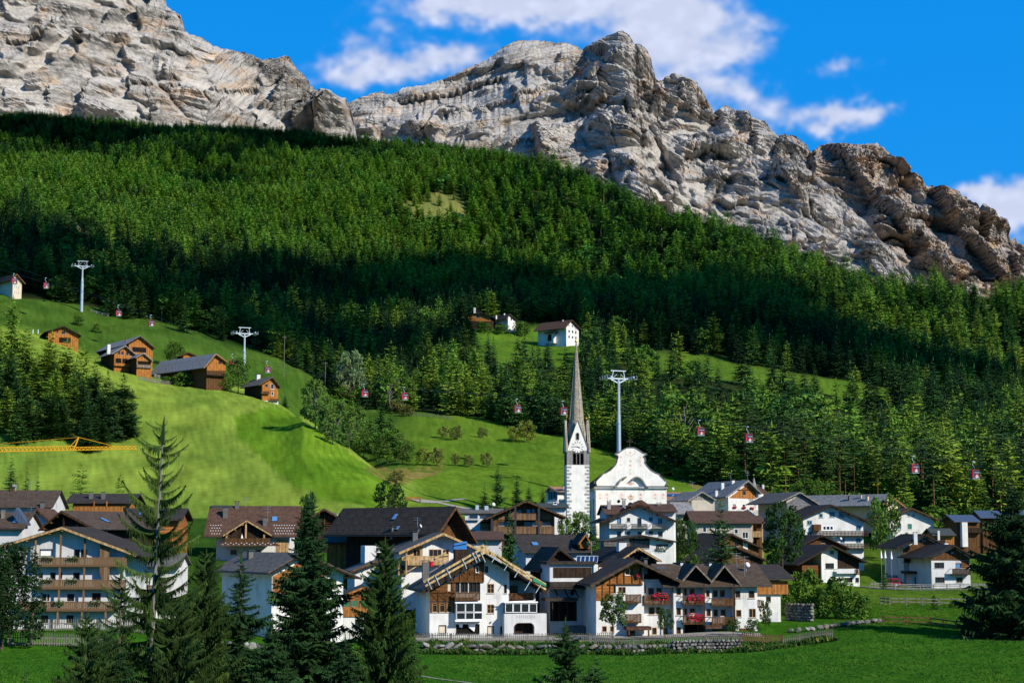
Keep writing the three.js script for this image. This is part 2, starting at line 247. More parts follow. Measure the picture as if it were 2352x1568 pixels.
const P_ = {
  lush: [[528, 960], [640, 930], [705, 970], [765, 1015], [835, 1060], [880, 1090], [905, 1120], [860, 1165], [760, 1150], [690, 1128], [655, 1100], [600, 1050], [555, 1012]],
  dry: [[842, 1068], [900, 1074], [960, 1074], [1020, 1074], [1000, 1090], [950, 1104], [905, 1116], [875, 1098], [838, 1078]],
  verge: [[1540, 1085], [1580, 1095], [1660, 1130], [1650, 1145], [1560, 1105]],
  clearA: [[1085, 742], [1300, 742], [1345, 790], [1345, 845], [1100, 835]], clearB: [[1395, 790], [1560, 806], [1700, 836], [1900, 868], [2070, 902], [2070, 930], [1900, 905], [1700, 878], [1560, 868], [1480, 862]],
  clearC: [[900, 470], [1010, 440], [1060, 455], [1080, 500], [1060, 520], [950, 510]], slideA: [[120, 500], [170, 490], [210, 540], [300, 570], [440, 585], [560, 592], [540, 610], [400, 600], [260, 585], [180, 560]], slideB: [[240, 380], [268, 390], [275, 430], [255, 430]], slideC: [[2180, 680], [2240, 672], [2330, 690], [2260, 715], [2200, 705]],
};
{
  const cols = [], rows = [];
  for (let i = 0; i <= 900; i++) { const t = i / 900 * 2 - 1; cols.push(Math.sign(t) * (Math.abs(t) < .8 ? Math.abs(t) * .4 : .32 + (Math.abs(t) - .8) / .2 * .24)); }
  const seg = [4, 8, 24, 14, 12, 14, 18, 26, 110, 12, 50, 40, 14, 26, 40, 8, 4];
  const nr = seg.reduce((a, b) => a + b, 0) - seg[seg.length - 1] + 1, nc = cols.length, pos = new Float32Array(nr * nc * 3), col = new Float32Array(nr * nc * 3), uv = new Float32Array(nr * nc * 2);
  let r = 0;
  const paint = (x, y, z, px, py, k) => {
    const a = fbm2(x / 40, z / 40, 4), b = fbm2(x / 9, z / 9, 3), d = -z, jx = px + 5 * n2(x / 24, z / 24) + 2 * n2(x / 5, z / 5), jy = py + 2.5 * n2(x / 24 + 9, z / 24) + 1.2 * n2(x / 5, z / 5 + 9);
    let c;
    if (k < 5.02) c = [.042, .13, .011];                                    // field below the village
    else if (k < 7) { c = d > 225 && x > 20 ? [.085, .155, .018] : [.035, .09, .014]; }
    else if (k < 10.05) {                                                  // left meadow, mown; the valley meadow further right
      const right = sstep(890, 1010, jx + 50 * a), up = sstep(8.95, 9.05, k); let l = mix3([.2, .29, .042], [.06, .125, .018], up);
      if (k < 9 && inside(P_.lush, jx, jy)) l = [.12, .235, .018];
      const swath = Math.sin((x * .35 + z * .94 + 6 * n2(x / 90, z / 90)) * 1.1); l = l.map((v) => v * (1 + .11 * swath * (1 - up) + .16 * a));
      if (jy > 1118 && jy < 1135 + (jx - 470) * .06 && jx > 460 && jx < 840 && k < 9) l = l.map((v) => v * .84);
      c = mix3(l, [.11, .2, .02], right);
    }
    else c = [.035, .05, .016];
    if (k > 7 && k < 10.3) { if (inside(P_.dry, jx, jy)) c = b + .5 * a > -.05 ? [.2, .17, .05] : [.12, .17, .025]; if (inside(P_.verge, jx, jy)) c = [.24, .2, .06]; }
    if (inside(P_.clearA, jx, jy) && k > 10) c = [.09, .18, .02]; if (inside(P_.clearB, jx, jy) && k > 10) c = [.09, .17, .02]; if (inside(P_.clearC, jx, jy) && k > 11) c = [.2, .21, .06];
    for (const s of ['slideA', 'slideB', 'slideC']) if (k > 10 && inside(P_[s], jx, jy)) c = b > -.1 ? [.3, .27, .15] : [.1, .15, .03];
    const w = 1 + .2 * a + .26 * b + .2 * n2(x / 1.9, z / 3.2); return c.map((v, i) => v * (i === 0 ? w + .15 * a : w));
  };
  for (let s = 0; s < seg.length - 1; s++) for (let q = 0; q < seg[s] + (s === seg.length - 2 ? 1 : 0); q++, r++) for (let c = 0; c < nc; c++) {
    const u = cols[c], [i, f] = colAt(u), t = q / seg[s], d = mix(mix(tabD[i][s], tabD[i + 1][s], f), mix(tabD[i][s + 1], tabD[i + 1][s + 1], f), t), x = u * d, y = ground(x, -d), o = r * nc + c;
    pos.set([x, y, -d], o * 3); uv.set([x, d], o * 2); const [px, py] = toPix(x, y, -d); col.set(paint(x, y, -d, px, py, s + t), o * 3);
  }
  const idx = []; for (let j = 0; j < nr - 1; j++) for (let c = 0; c < nc - 1; c++) { const a = j * nc + c, b = a + 1, e = a + nc, f = e + 1; idx.push(a, b, e, b, f, e); }
  const g = new THREE.BufferGeometry(); g.setAttribute('position', new THREE.BufferAttribute(pos, 3)); g.setAttribute('color', new THREE.BufferAttribute(col, 3)); g.setAttribute('uv', new THREE.BufferAttribute(uv, 2)); g.setIndex(idx); g.computeVertexNormals();
  const m = new THREE.Mesh(g, new THREE.MeshPhysicalMaterial({ vertexColors: true, map: T.grass, bumpMap: T.grassB, bumpScale: .1, roughness: 1, specularIntensity: 0 }));
  m.name = 'ground'; tag(m, null, null, null, 'structure'); scene.add(m);
}
// the wide valley floor behind the viewpoint, so that the land goes on in every direction
{
  const g = new THREE.PlaneGeometry(9000, 5000, 60, 30).rotateX(-Math.PI / 2).translate(0, 0, 2492), p = g.attributes.position;
  for (let i = 0; i < p.count; i++) { const x = p.getX(i), z = p.getZ(i); p.setY(i, -4 - .04 * Math.abs(x) * sstep(0, 300, Math.abs(x)) * 0 - 9 * sstep(10, 120, Math.abs(x)) + 6 * fbm2(x / 300, z / 300, 3) * sstep(0, 300, z)); }
  g.computeVertexNormals(); const u = g.attributes.uv; for (let i = 0; i < u.count; i++) u.setXY(i, p.getX(i), p.getZ(i));
  const m = new THREE.Mesh(g, mat([.05, .12, .018], T.grass, T.grassB, .1)); m.name = 'valley_floor'; tag(m, null, null, null, 'structure'); scene.add(m);
}
// ---------- limestone cliffs behind the forest ----------
function facet(x, y, sd) { // broken plates: each cell has its own tilt and offset
  const ix = Math.floor(x), iy = Math.floor(y); let b = 9, b2 = 9, v = 0;
  for (let j = -1; j < 2; j++) for (let i = -1; i < 2; i++) { const cx = ix + i, cy = iy + j, dx = x - cx - hash2(cx + sd * 71, cy), dy = y - cy - hash2(cx, cy + sd * 37 + 500), d = dx * dx + dy * dy; if (d < b) { b2 = b; b = d; v = hash2(cx + sd, cy + 900) - .5 + dx * (hash2(cx + 300, cy + sd) - .5) * 1.5 + dy * (hash2(cx + sd, cy + 77) - .35) * 1.3; } else if (d < b2) b2 = d; }
  const e = Math.sqrt(b2) - Math.sqrt(b); return [v * sstep(0, .12, e) - .16 * (1 - sstep(0, .14, e)), e];
}
function massif(name, o) {
  const sky = o.sky, lerpY = (tab, x) => { let i = 0; if (x <= tab[0][0]) return tab[0][1]; while (i < tab.length - 2 && tab[i + 1][0] < x) i++; const [a, b] = tab[i], [c, d] = tab[i + 1]; return b + (d - b) * clamp((x - a) / (c - a)); };
  const x0 = o.x0, x1 = o.x1, nc = Math.round((x1 - x0) / o.step), nr = o.rows, back = 3, R = nr + 1 + back;
  const pos = new Float32Array((nc + 1) * R * 3), col = new Float32Array((nc + 1) * R * 3), uv = new Float32Array((nc + 1) * R * 2);
  const terr = (s, p, k, q = .68) => { const f = s / p - Math.floor(s / p); return p * k * (f - sstep(q, 1, f)); };
  for (let c = 0; c <= nc; c++) {
    const px = x0 + (x1 - x0) * c / nc, D0 = lerpY(o.depth, px), ys0 = lerpY(sky, px - 14) * .2 + lerpY(sky, px - 6) * .2 + lerpY(sky, px) * .2 + lerpY(sky, px + 6) * .2 + lerpY(sky, px + 14) * .2, ys = lerpY(sky, px) - 4.5 * o.jag * fbm2(px / 13, o.seed, 3) - .9 * o.jag * Math.abs(n2(px / 6, o.seed + 5));
    const yb = lerpY(o.base, px), [u, eT] = slope(px, ys), X = u * D0, YT = eT * D0, YT0 = slope(px, ys0)[1] * D0, YB = slope(px, yb)[1] * (D0 - 600);
    for (let r = 0; r < R; r++) {
      const i = r * (nc + 1) + c;
      if (r > nr) { const k = r - nr; pos.set([X, YT - [0, 12, 120, 700][k], -D0 - [0, 30, 160, 700][k]], i * 3); col.set([.36, .34, .32], i * 3); uv.set([X, YT + k * 60], i * 2); continue; }
      const t = r / nr, Y = mix(YB, YT, t), fall = Math.max(0, YT0 - Y), top = sstep(0, 30, fall), calm = lerpY(o.calm, px) * mix(1, .8 + .5 * n2(X / 240 + 3, Y / 170), .7);
      const tilt = lerpY(o.tilt, px), wx = X + 22 * fbm2(X / 140, Y / 140, 3), wy = Y + 22 * fbm2(X / 170 + 50, Y / 170, 3);
      const sft = Y + 14 * n2(X / 260 + 50, Y / 260) - tilt * X, amp = .35 + 1.3 * clamp(.5 + .9 * n2(X / 210, Y / 160)), amp2 = .35 + 1.4 * clamp(.5 + n2(X / 330 + 9, Y / 55)), crk = (1 - sstep(0, .075, Math.abs(n2(wx / 36 + 5, Y / 240)))) * sstep(-.05, .45, n2(X / 160 + 7, Y / 130));
      let rel = terr(sft + 5 * n2(X / 120, Y / 90), 86, .4 * amp, .82) + terr(sft + 2 * n2(X / 80, Y / 40), 31, .55 * amp2, .82) + terr(sft + 1 * n2(X / 50, Y / 20), 10.5, .6 * amp2, .78);
      const b1 = 1 - Math.abs(n2(wx / 150, wy / 520 + o.seed)), b2 = 1 - Math.abs(n2(wx / 52 + 3, wy / 190)), b3 = 1 - Math.abs(n2(wx / 19 + 3, wy / 60 + 7));
      const qx = X + 9 * n2(X / 40, Y / 40), qy = sft + 7 * n2(X / 45 + 9, Y / 45), [f0, e0] = facet((X + 14 * n2(X / 70, Y / 70)) / 210, (Y + 14 * n2(X / 70 + 9, Y / 70) - tilt * X * .5) / 150, o.seed + 7), [f1, e1] = facet(qx / 74, qy / 58, o.seed), [f2, e2] = facet(qx / 27 + 3, qy / 20, o.seed + 1), [f3] = facet(qx / 11 + 7, qy / 7.5, o.seed + 2);
      rel += o.gully * (20 * (b1 - .6) + 4 * amp * (b2 - .6) + 2 * amp2 * (b3 - .6)) + (105 * f0 + 26 * f1 + 5.5 * amp * f2 + 2.4 * amp2 * f3) - 8 * crk * o.crag + 1.2 * fbm2(X / 14, Y / 8, 2) + 18 * fbm2(X / 250 + 8, Y / 250, 2);
      rel *= mix(.5, 1, top) * calm;
      // smooth scree chutes between the bands
      const scr = sstep(.2, .55, fbm2(wx / 120 + 77, wy / 90, 3) + .25 * (1 - b1)) * sstep(30, 110, fall) * o.scree; 
      rel *= 1 - .72 * scr;
      const yy = toPix(X, Y, -(D0 - fall * o.cot))[1];
      for (const s of o.steps) {
        const p = s.p; if (yy < p[0][1] - 6 || yy > p[p.length - 1][1] + 10) continue;
        let xl = p[0][0]; for (let k = 0; k < p.length - 1; k++) if (yy >= p[k][1]) xl = mix(p[k][0], p[k + 1][0], clamp((yy - p[k][1]) / (p[k + 1][1] - p[k][1])));
        const dx = px - xl + 5 * n2(yy / 14, xl) + 3 * n2(yy / 5, px / 9), fade = sstep(p[0][1] - 6, p[0][1] + 14, yy) * (1 - sstep(p[p.length - 1][1] - 22, p[p.length - 1][1] + 10, yy));
        rel += s.a * fade * sstep(-(s.e ?? 5), s.e ?? 5, dx) * Math.exp(-Math.max(0, dx) / s.w);
      }
      for (const s of o.bands) {
        const p = s.p; if (px < p[0][0] || px > p[p.length - 1][0]) continue;
        let yl = p[0][1]; for (let k = 0; k < p.length - 1; k++) if (px >= p[k][0]) yl = mix(p[k][1], p[k + 1][1], (px - p[k][0]) / (p[k + 1][0] - p[k][0]));
        const dy = yy - yl + 5 * n2(px / 16, 3) + 2 * n2(px / 5, 9), fade = sstep(p[0][0], p[0][0] + 18, px) * (1 - sstep(p[p.length - 1][0] - 18, p[p.length - 1][0], px));
        rel -= s.a * fade * sstep(-3, 4, dy) * Math.exp(-Math.max(0, dy) / s.w);
      }
      const z = -(D0 - fall * o.cot - rel);
      pos.set([X, Y, z], i * 3); uv.set([X, Y + z * .5], i * 2);
      const f33 = (sft + 4 * n2(X / 30, Y / 20)) / 33, cliff = 1 - sstep(.55, .8, f33 - Math.floor(f33)), warm = sstep(.12, .5, fbm2(X / 110 + 21, Y / 70, 4) + o.warm) * (.4 + .6 * cliff) * (1 - .6 * scr), dark = sstep(.15, .6, fbm2(X / 9, Y / 75, 3) + .5 * fbm2(X / 150 + 5, Y / 100, 2)) * cliff * .55;
      const lay = (1 + .17 * n2(sft / 6.5, X / 320) + .14 * n2(sft / 3.1, X / 160 + 4) + .1 * n2(sft / 19, X / 500 + 8)) * (1 - .3 * sstep(.5, .8, n2(sft / 7 + 30, X / 150)) * amp2 * (1 - scr)) * (1 - .3 * (1 - sstep(.0, .1, e2)) * (1 - scr)) * (1 - .4 * (1 - sstep(.0, .05, e1)) * (1 - scr)) * (1 - .3 * (1 - sstep(0, .03, e0))), fine = (1 + .16 * fbm2(X / 7, Y / 6, 2)) * lay * (1 - .45 * crk * (1 - scr)) * (1 + .16 * fbm2(X / 190 + 60, sft / 60, 3));
      let k = o.rock ?? [.42, .392, .36]; k = k.map((v, q) => mix(v, [.48, .325, .195][q], warm * (o.warmth ?? .6))); k = k.map((v, q) => mix(v, [.26, .26, .27][q], dark)); k = k.map((v, q) => mix(v, [.46, .425, .38][q], scr * .8));
      col.set(k.map((v) => v * fine), i * 3);
    }
  }
  const idx = [], w = nc + 1; for (let r = 0; r < R - 1; r++) for (let c = 0; c < nc; c++) { const a = r * w + c; idx.push(a, a + 1, a + w, a + 1, a + w + 1, a + w); }
  const g = new THREE.BufferGeometry(); g.setAttribute('position', new THREE.BufferAttribute(pos, 3)); g.setAttribute('color', new THREE.BufferAttribute(col, 3)); g.setAttribute('uv', new THREE.BufferAttribute(uv, 2)); g.setIndex(idx); g.computeVertexNormals();
  const m = new THREE.Mesh(g, new THREE.MeshPhysicalMaterial({ vertexColors: true, map: T.rock, bumpMap: T.rockB, bumpScale: 4, roughness: 1, flatShading: true, specularIntensity: .2 })); m.name = numbered(name); tag(m, null, null, null, 'structure'); scene.add(m);
}
massif('mountain', { // left wall
  x0: -420, x1: 850, step: 2.1, rows: 260, seed: 3, jag: 1, cot: .62, calm: [[-420, .62], [560, .62], [640, .95], [850, .95]], gully: .5, crag: .36, scree: 1, warm: .1, depth: [[-420, 3700], [400, 3800], [850, 3950]], tilt: [[-420, -.02], [500, -.1], [640, -.45], [850, -1]],
  base: [[-420, 330], [700, 360], [850, 400]],
  sky: [[-420, -260], [-100, -250], [60, -220], [200, -160], [300, -80], [378, 0], [382, 16], [396, 25], [416, 40], [419, 54], [428, 77], [446, 85], [461, 88], [482, 104], [504, 112], [533, 117], [562, 121], [580, 131], [605, 142], [626, 137], [659, 136], [670, 144], [684, 162], [702, 180], [716, 202], [727, 212], [745, 212], [752, 207], [767, 223], [781, 238], [799, 240], [810, 262], [814, 280], [822, 330], [850, 420]],
  steps: [{ p: [[45, 135], [46, 185]], a: 45, w: 50 }, { p: [[270, 180], [268, 232], [258, 240]], a: 40, w: 60 }, { p: [[272, 232], [276, 272]], a: 60, w: 45 }, { p: [[215, 15], [190, 45]], a: 50, w: 60 }, { p: [[292, 18], [270, 45]], a: 45, w: 50 }, { p: [[335, 15], [325, 48]], a: 40, w: 40 }, { p: [[240, 130], [243, 150]], a: 30, w: 30 }, { p: [[290, 75], [272, 98]], a: 50, w: 90 }, { p: [[403, 148], [408, 178]], a: 35, w: 40 }, { p: [[660, 180], [640, 235]], a: 55, w: 50 }, { p: [[720, 218], [690, 260], [680, 285]], a: 60, w: 60 }, { p: [[770, 240], [740, 290], [720, 315]], a: 50, w: 50 }, { p: [[24, 245], [26, 270]], a: 40, w: 40 }, { p: [[200, 200], [202, 236]], a: 22, w: 40 }],
  bands: [{ p: [[80, 95], [160, 100], [190, 92]], a: 26, w: 18 }, { p: [[330, 200], [460, 204]], a: 24, w: 14 }, { p: [[500, 212], [620, 206]], a: 20, w: 12 }, { p: [[120, 66], [150, 60]], a: 25, w: 12 }, { p: [[370, 178], [440, 180]], a: 22, w: 12 }] });
massif('mountain', { // central summit
  x0: 770, x1: 2140, step: 2, rows: 270, seed: 11, jag: .8, cot: .7, calm: [[770, .55], [1290, .45], [1350, .9], [1560, .95], [1720, .75], [2140, .65]], gully: .8, crag: .85, scree: .95, warm: .03, depth: [[770, 4150], [1340, 4200], [1420, 4150], [1600, 4200], [1900, 4050], [2140, 3900]], tilt: [[770, .2], [1000, .38], [1330, .36], [1390, .1], [1550, -.12], [1900, -.2], [2140, -.25]],
  base: [[770, 380], [1000, 400], [1200, 440], [1400, 500], [1600, 600], [1900, 700], [2140, 760]],
  sky: [[770, 262], [796, 239], [853, 216], [879, 212], [886, 219], [907, 216], [922, 204], [954, 198], [983, 193], [1026, 178], [1077, 158], [1123, 137], [1159, 112], [1185, 99], [1220, 98], [1257, 94], [1293, 99], [1314, 103], [1338, 112], [1347, 104], [1365, 94], [1386, 83], [1408, 74], [1429, 69], [1447, 79], [1455, 94], [1458, 108], [1476, 124], [1491, 144], [1500, 169], [1504, 186], [1512, 190], [1527, 184], [1541, 176], [1566, 180], [1595, 198], [1613, 217], [1630, 242], [1642, 257], [1655, 247], [1671, 240], [1689, 253], [1699, 253], [1716, 264], [1721, 276], [1753, 281], [1764, 292], [1781, 312], [1796, 322], [1822, 350], [1838, 360], [1852, 384], [1880, 408], [1900, 420], [1934, 458], [1975, 500], [1990, 508], [2012, 538], [2060, 592], [2095, 640], [2140, 700]],
  steps: [{ p: [[1352, 104], [1392, 128], [1372, 150], [1340, 165]], a: 105, w: 150, e: 7 }, { p: [[1340, 160], [1335, 190], [1290, 215]], a: 55, w: 110, e: 6 }, { p: [[1452, 90], [1458, 140], [1468, 190], [1490, 262]], a: 18, w: 40 }, { p: [[1508, 190], [1500, 225], [1478, 270]], a: 36, w: 70, e: 6 }, { p: [[1560, 186], [1556, 225], [1580, 275]], a: 48, w: 40 }, { p: [[1222, 283], [1230, 330], [1236, 372]], a: 95, w: 75, e: 6 }, { p: [[1186, 312], [1160, 330], [1150, 345]], a: 40, w: 50 }, { p: [[1355, 250], [1362, 290], [1380, 330]], a: 45, w: 60 }, { p: [[1420, 232], [1430, 262], [1450, 285]], a: 40, w: 40 }, { p: [[1340, 372], [1332, 400], [1345, 420]], a: 60, w: 55 }, { p: [[1460, 300], [1462, 345]], a: 34, w: 40 }, { p: [[1652, 250], [1650, 300]], a: 55, w: 50 }, { p: [[1697, 255], [1704, 300]], a: 40, w: 36 }, { p: [[1728, 300], [1724, 350]], a: 40, w: 60 }, { p: [[1790, 320], [1760, 385], [1740, 430]], a: 46, w: 60 }, { p: [[1758, 400], [1790, 440], [1810, 460]], a: 44, w: 60 }, { p: [[1850, 450], [1846, 490], [1870, 520]], a: 40, w: 60 }, { p: [[1760, 500], [1764, 540]], a: 30, w: 50 }, { p: [[1960, 560], [1975, 610], [2000, 650]], a: 34, w: 60 }, { p: [[1885, 600], [1900, 640]], a: 26, w: 40 }, { p: [[1105, 190], [1104, 212]], a: 35, w: 30 }, { p: [[1012, 218], [1010, 236]], a: 28, w: 30 }, { p: [[944, 284], [956, 300], [972, 318]], a: 55, w: 60 }, { p: [[830, 250], [812, 264]], a: 55, w: 60 }, { p: [[1390, 345], [1375, 372]], a: 40, w: 50 }, { p: [[1205, 145], [1196, 172]], a: 34, w: 60 }, { p: [[1288, 118], [1278, 150]], a: 26, w: 50 }, { p: [[1180, 195], [1182, 235]], a: 34, w: 40 }, { p: [[1318, 205], [1300, 228]], a: 40, w: 50 }],
  bands: [{ p: [[910, 232], [1010, 218], [1110, 188], [1170, 172]], a: 30, w: 26 }, { p: [[1530, 345], [1600, 322], [1672, 330]], a: -38, w: 40 }, { p: [[1540, 372], [1620, 352], [1672, 372]], a: 52, w: 14 }, { p: [[1400, 140], [1470, 150]], a: 12, w: 30 }, { p: [[1140, 340], [1210, 322], [1260, 310]], a: 20, w: 10 }, { p: [[1350, 388], [1400, 372], [1440, 392]], a: 30, w: 30 }, { p: [[1000, 268], [1150, 238], [1300, 190]], a: 14, w: 14 }] });
massif('mountain', { // right-hand crags
  x0: 1700, x1: 2720, step: 2, rows: 200, seed: 23, jag: 1.3, cot: .6, calm: [[1700, 1], [2720, 1]], gully: .95, crag: 1.1, scree: .4, warm: .16, warmth: .7, rock: [.33, .285, .25], depth: [[1700, 4500], [1850, 4480], [2100, 4550], [2720, 4800]], tilt: [[1740, -.1], [2720, -.16]],
  base: [[1700, 690], [2000, 720], [2720, 800]],
  sky: [[1700, 600], [1722, 500], [1748, 420], [1766, 372], [1776, 336], [1786, 316], [1793, 312], [1822, 309], [1843, 325], [1861, 352], [1872, 343], [1897, 330], [1923, 337], [1962, 343], [2005, 339], [2034, 357], [2041, 372], [2067, 382], [2095, 397], [2103, 411], [2117, 436], [2124, 438], [2130, 433], [2146, 445], [2164, 449], [2182, 447], [2193, 462], [2211, 465], [2221, 480], [2225, 498], [2239, 501], [2243, 482], [2254, 472], [2265, 487], [2269, 500], [2274, 496], [2279, 508], [2288, 506], [2297, 503], [2306, 508], [2311, 544], [2320, 552], [2329, 548], [2340, 562], [2352, 566], [2450, 610], [2600, 680], [2720, 740]],
  steps: [{ p: [[1868, 345], [1850, 380], [1848, 420]], a: 60, w: 60, e: 6 }, { p: [[1895, 335], [1925, 380], [1960, 440], [1985, 480], [2010, 520]], a: 80, w: 55, e: 6 }, { p: [[1990, 470], [2010, 520], [2050, 580], [2085, 640]], a: 75, w: 90, e: 7 }, { p: [[1985, 440], [1980, 470]], a: 50, w: 90 }, { p: [[1962, 500], [1968, 560]], a: 40, w: 70 }, { p: [[2126, 440], [2132, 480], [2160, 540], [2205, 590], [2260, 665]], a: 115, w: 75, e: 7 }, { p: [[2215, 470], [2240, 540]], a: 55, w: 40 }, { p: [[2242, 485], [2236, 520], [2240, 560]], a: 45, w: 40 }, { p: [[2280, 510], [2275, 545]], a: 40, w: 30 }, { p: [[2060, 540], [2075, 600], [2110, 650]], a: 50, w: 60 }, { p: [[2290, 580], [2300, 640]], a: 50, w: 60 }, { p: [[2335, 560], [2330, 600]], a: 30, w: 40 }, { p: [[1800, 318], [1815, 360]], a: 35, w: 40 }, { p: [[2040, 380], [2030, 410]], a: 30, w: 50 }],
  bands: [{ p: [[1985, 462], [2040, 440], [2070, 446]], a: 30, w: 26 }, { p: [[1990, 520], [2080, 505], [2150, 520]], a: 36, w: 34 }, { p: [[1900, 420], [1960, 415]], a: 24, w: 14 }, { p: [[2150, 480], [2220, 475]], a: 22, w: 20 }, { p: [[2220, 560], [2300, 556]], a: 20, w: 12 }, { p: [[2010, 410], [2100, 432]], a: 16, w: 16 }] });
// ---------- trees ----------
class Leaves { // triangles with a colour each
  constructor() { this.p = []; this.c = []; }
  tri(a, b, c, k) { this.p.push(a[0], a[1], a[2], b[0], b[1], b[2], c[0], c[1], c[2]); for (let i = 0; i < 3; i++) this.c.push(k[0], k[1], k[2]); }
  geo() { const g = new THREE.BufferGeometry(); g.setAttribute('position', new THREE.BufferAttribute(new Float32Array(this.p), 3)); g.setAttribute('color', new THREE.BufferAttribute(new Float32Array(this.c), 3)); g.computeVertexNormals(); return g; }
}
const add3 = (a, b, k = 1) => [a[0] + b[0] * k, a[1] + b[1] * k, a[2] + b[2] * k];
const tone = (c, s) => { const k = 1 + s * (rnd() * 2 - 1), w = s * .35 * (rnd() * 2 - 1); return [c[0] * k * (1 + w), c[1] * k, c[2] * k * (1 - w)]; };
// A needle tree of height h: whorls of branches, each a spine with twigs to both sides and hanging sprays.
function needleTree(o) {
  reseed(o.seed); const L = new Leaves(), h = o.h, R = o.rad * h, spine = [];
  const lean = [rr(-1, 1) * (o.lean ?? .01) * h, rr(-1, 1) * (o.lean ?? .01) * h], axis = (t) => [lean[0] * t * t, t * h, lean[1] * t * t];
  for (let l = 0; l < o.levels; l++) {
    const t = o.start + (1 - o.start) * Math.pow((l + rr(-.3, .3) + .3) / o.levels, .92), prof = o.profile ? o.profile(t) : Math.pow(1 - t, .8);
    const n = Math.max(3, Math.round(o.per * (.55 + .45 * (1 - t)))), a0 = rnd() * 6.28;
    for (let k = 0; k < n; k++) {
      if (rnd() < (o.gap ?? .05)) continue;
      const az = a0 + (k + rr(-.3, .3)) / n * 6.28, len = R * Math.max(.035, prof) * rr(o.shortest ?? .72, 1.18), c = Math.cos(az), s = Math.sin(az), dr = o.droop * rr(.6, 1.4) - (o.rise ?? 0) * t * t, base = axis(clamp(t + rr(-.5, .5) / o.levels, 0, .995));
      const kc = tone(o.color, o.vary ?? .25), at_ = (q) => [base[0] + c * len * q, base[1] + len * (-dr * q + (o.tip ?? .35) * q * q), base[2] + s * len * q];
      const tw = Math.max(2, Math.round(o.twigs * (.35 + .65 * len / R))); let prev = base;
      for (let j = 1; j <= tw; j++) {
        const q = (o.bare ?? .12) + (1 - (o.bare ?? .12)) * j / tw, p = at_(q), w = len * o.twig * (1.1 - q * .75) * rr(.6, 1.3), d = [p[0] - prev[0], p[1] - prev[1], p[2] - prev[2]], hang = o.hang * w;
        const kk = tone(kc, .16), tip = 1 + .25 * q, ck = [kk[0] * tip, kk[1] * tip, kk[2]];
        for (const sd of [-1, 1]) {
          const e = [p[0] - s * w * sd + c * w * rr(.2, .7), p[1] - hang * rr(.4, 1.4), p[2] + c * w * sd + s * w * rr(.2, .7)];
          L.tri(prev, e, p, ck);
          if (o.fine) { const m = add3(p, d, .5); L.tri(p, add3(e, d, rr(.3, .8)), [m[0], m[1] - hang * rr(.3, 1), m[2]], tone(ck, .12)); L.tri(add3(prev, d, .5), [(e[0] + p[0]) / 2, Math.min(e[1], p[1]) - hang * rr(.5, 1.5), (e[2] + p[2]) / 2], p, tone(ck, .12)); }
        }
        if (o.hang > .3) L.tri(prev, [p[0] + s * w * .2, p[1] - w * rr(.4, .9), p[2] - c * w * .2], p, kk);
        prev = p;
      }
      const e = at_(1.08); L.tri([prev[0] - s * len * .05, prev[1], prev[2] + c * len * .05], e, [prev[0] + s * len * .05, prev[1] - .02 * len, prev[2] - c * len * .05], kc);
    }
  }
  const T_ = axis(.93), top = axis(1.02), w = .012 * h; for (let k = 0; k < 3; k++) L.tri([T_[0] + Math.cos(k * 2.1) * w, T_[1], T_[2] + Math.sin(k * 2.1) * w], [T_[0] + Math.cos(k * 2.1 + 2.1) * w, T_[1], T_[2] + Math.sin(k * 2.1 + 2.1) * w], top, o.color);
  const tr = new THREE.CylinderGeometry(.0025 * h, (o.thick ?? .012) * h, h * .98, 7, 6), tp = tr.attributes.position;
  for (let i = 0; i < tp.count; i++) { const t = tp.getY(i) / h + .49; tp.setX(i, tp.getX(i) + lean[0] * t * t); tp.setZ(i, tp.getZ(i) + lean[1] * t * t); tp.setY(i, tp.getY(i) + h * .49 - .4); }
  return { crown: L.geo(), trunk: tr };
}
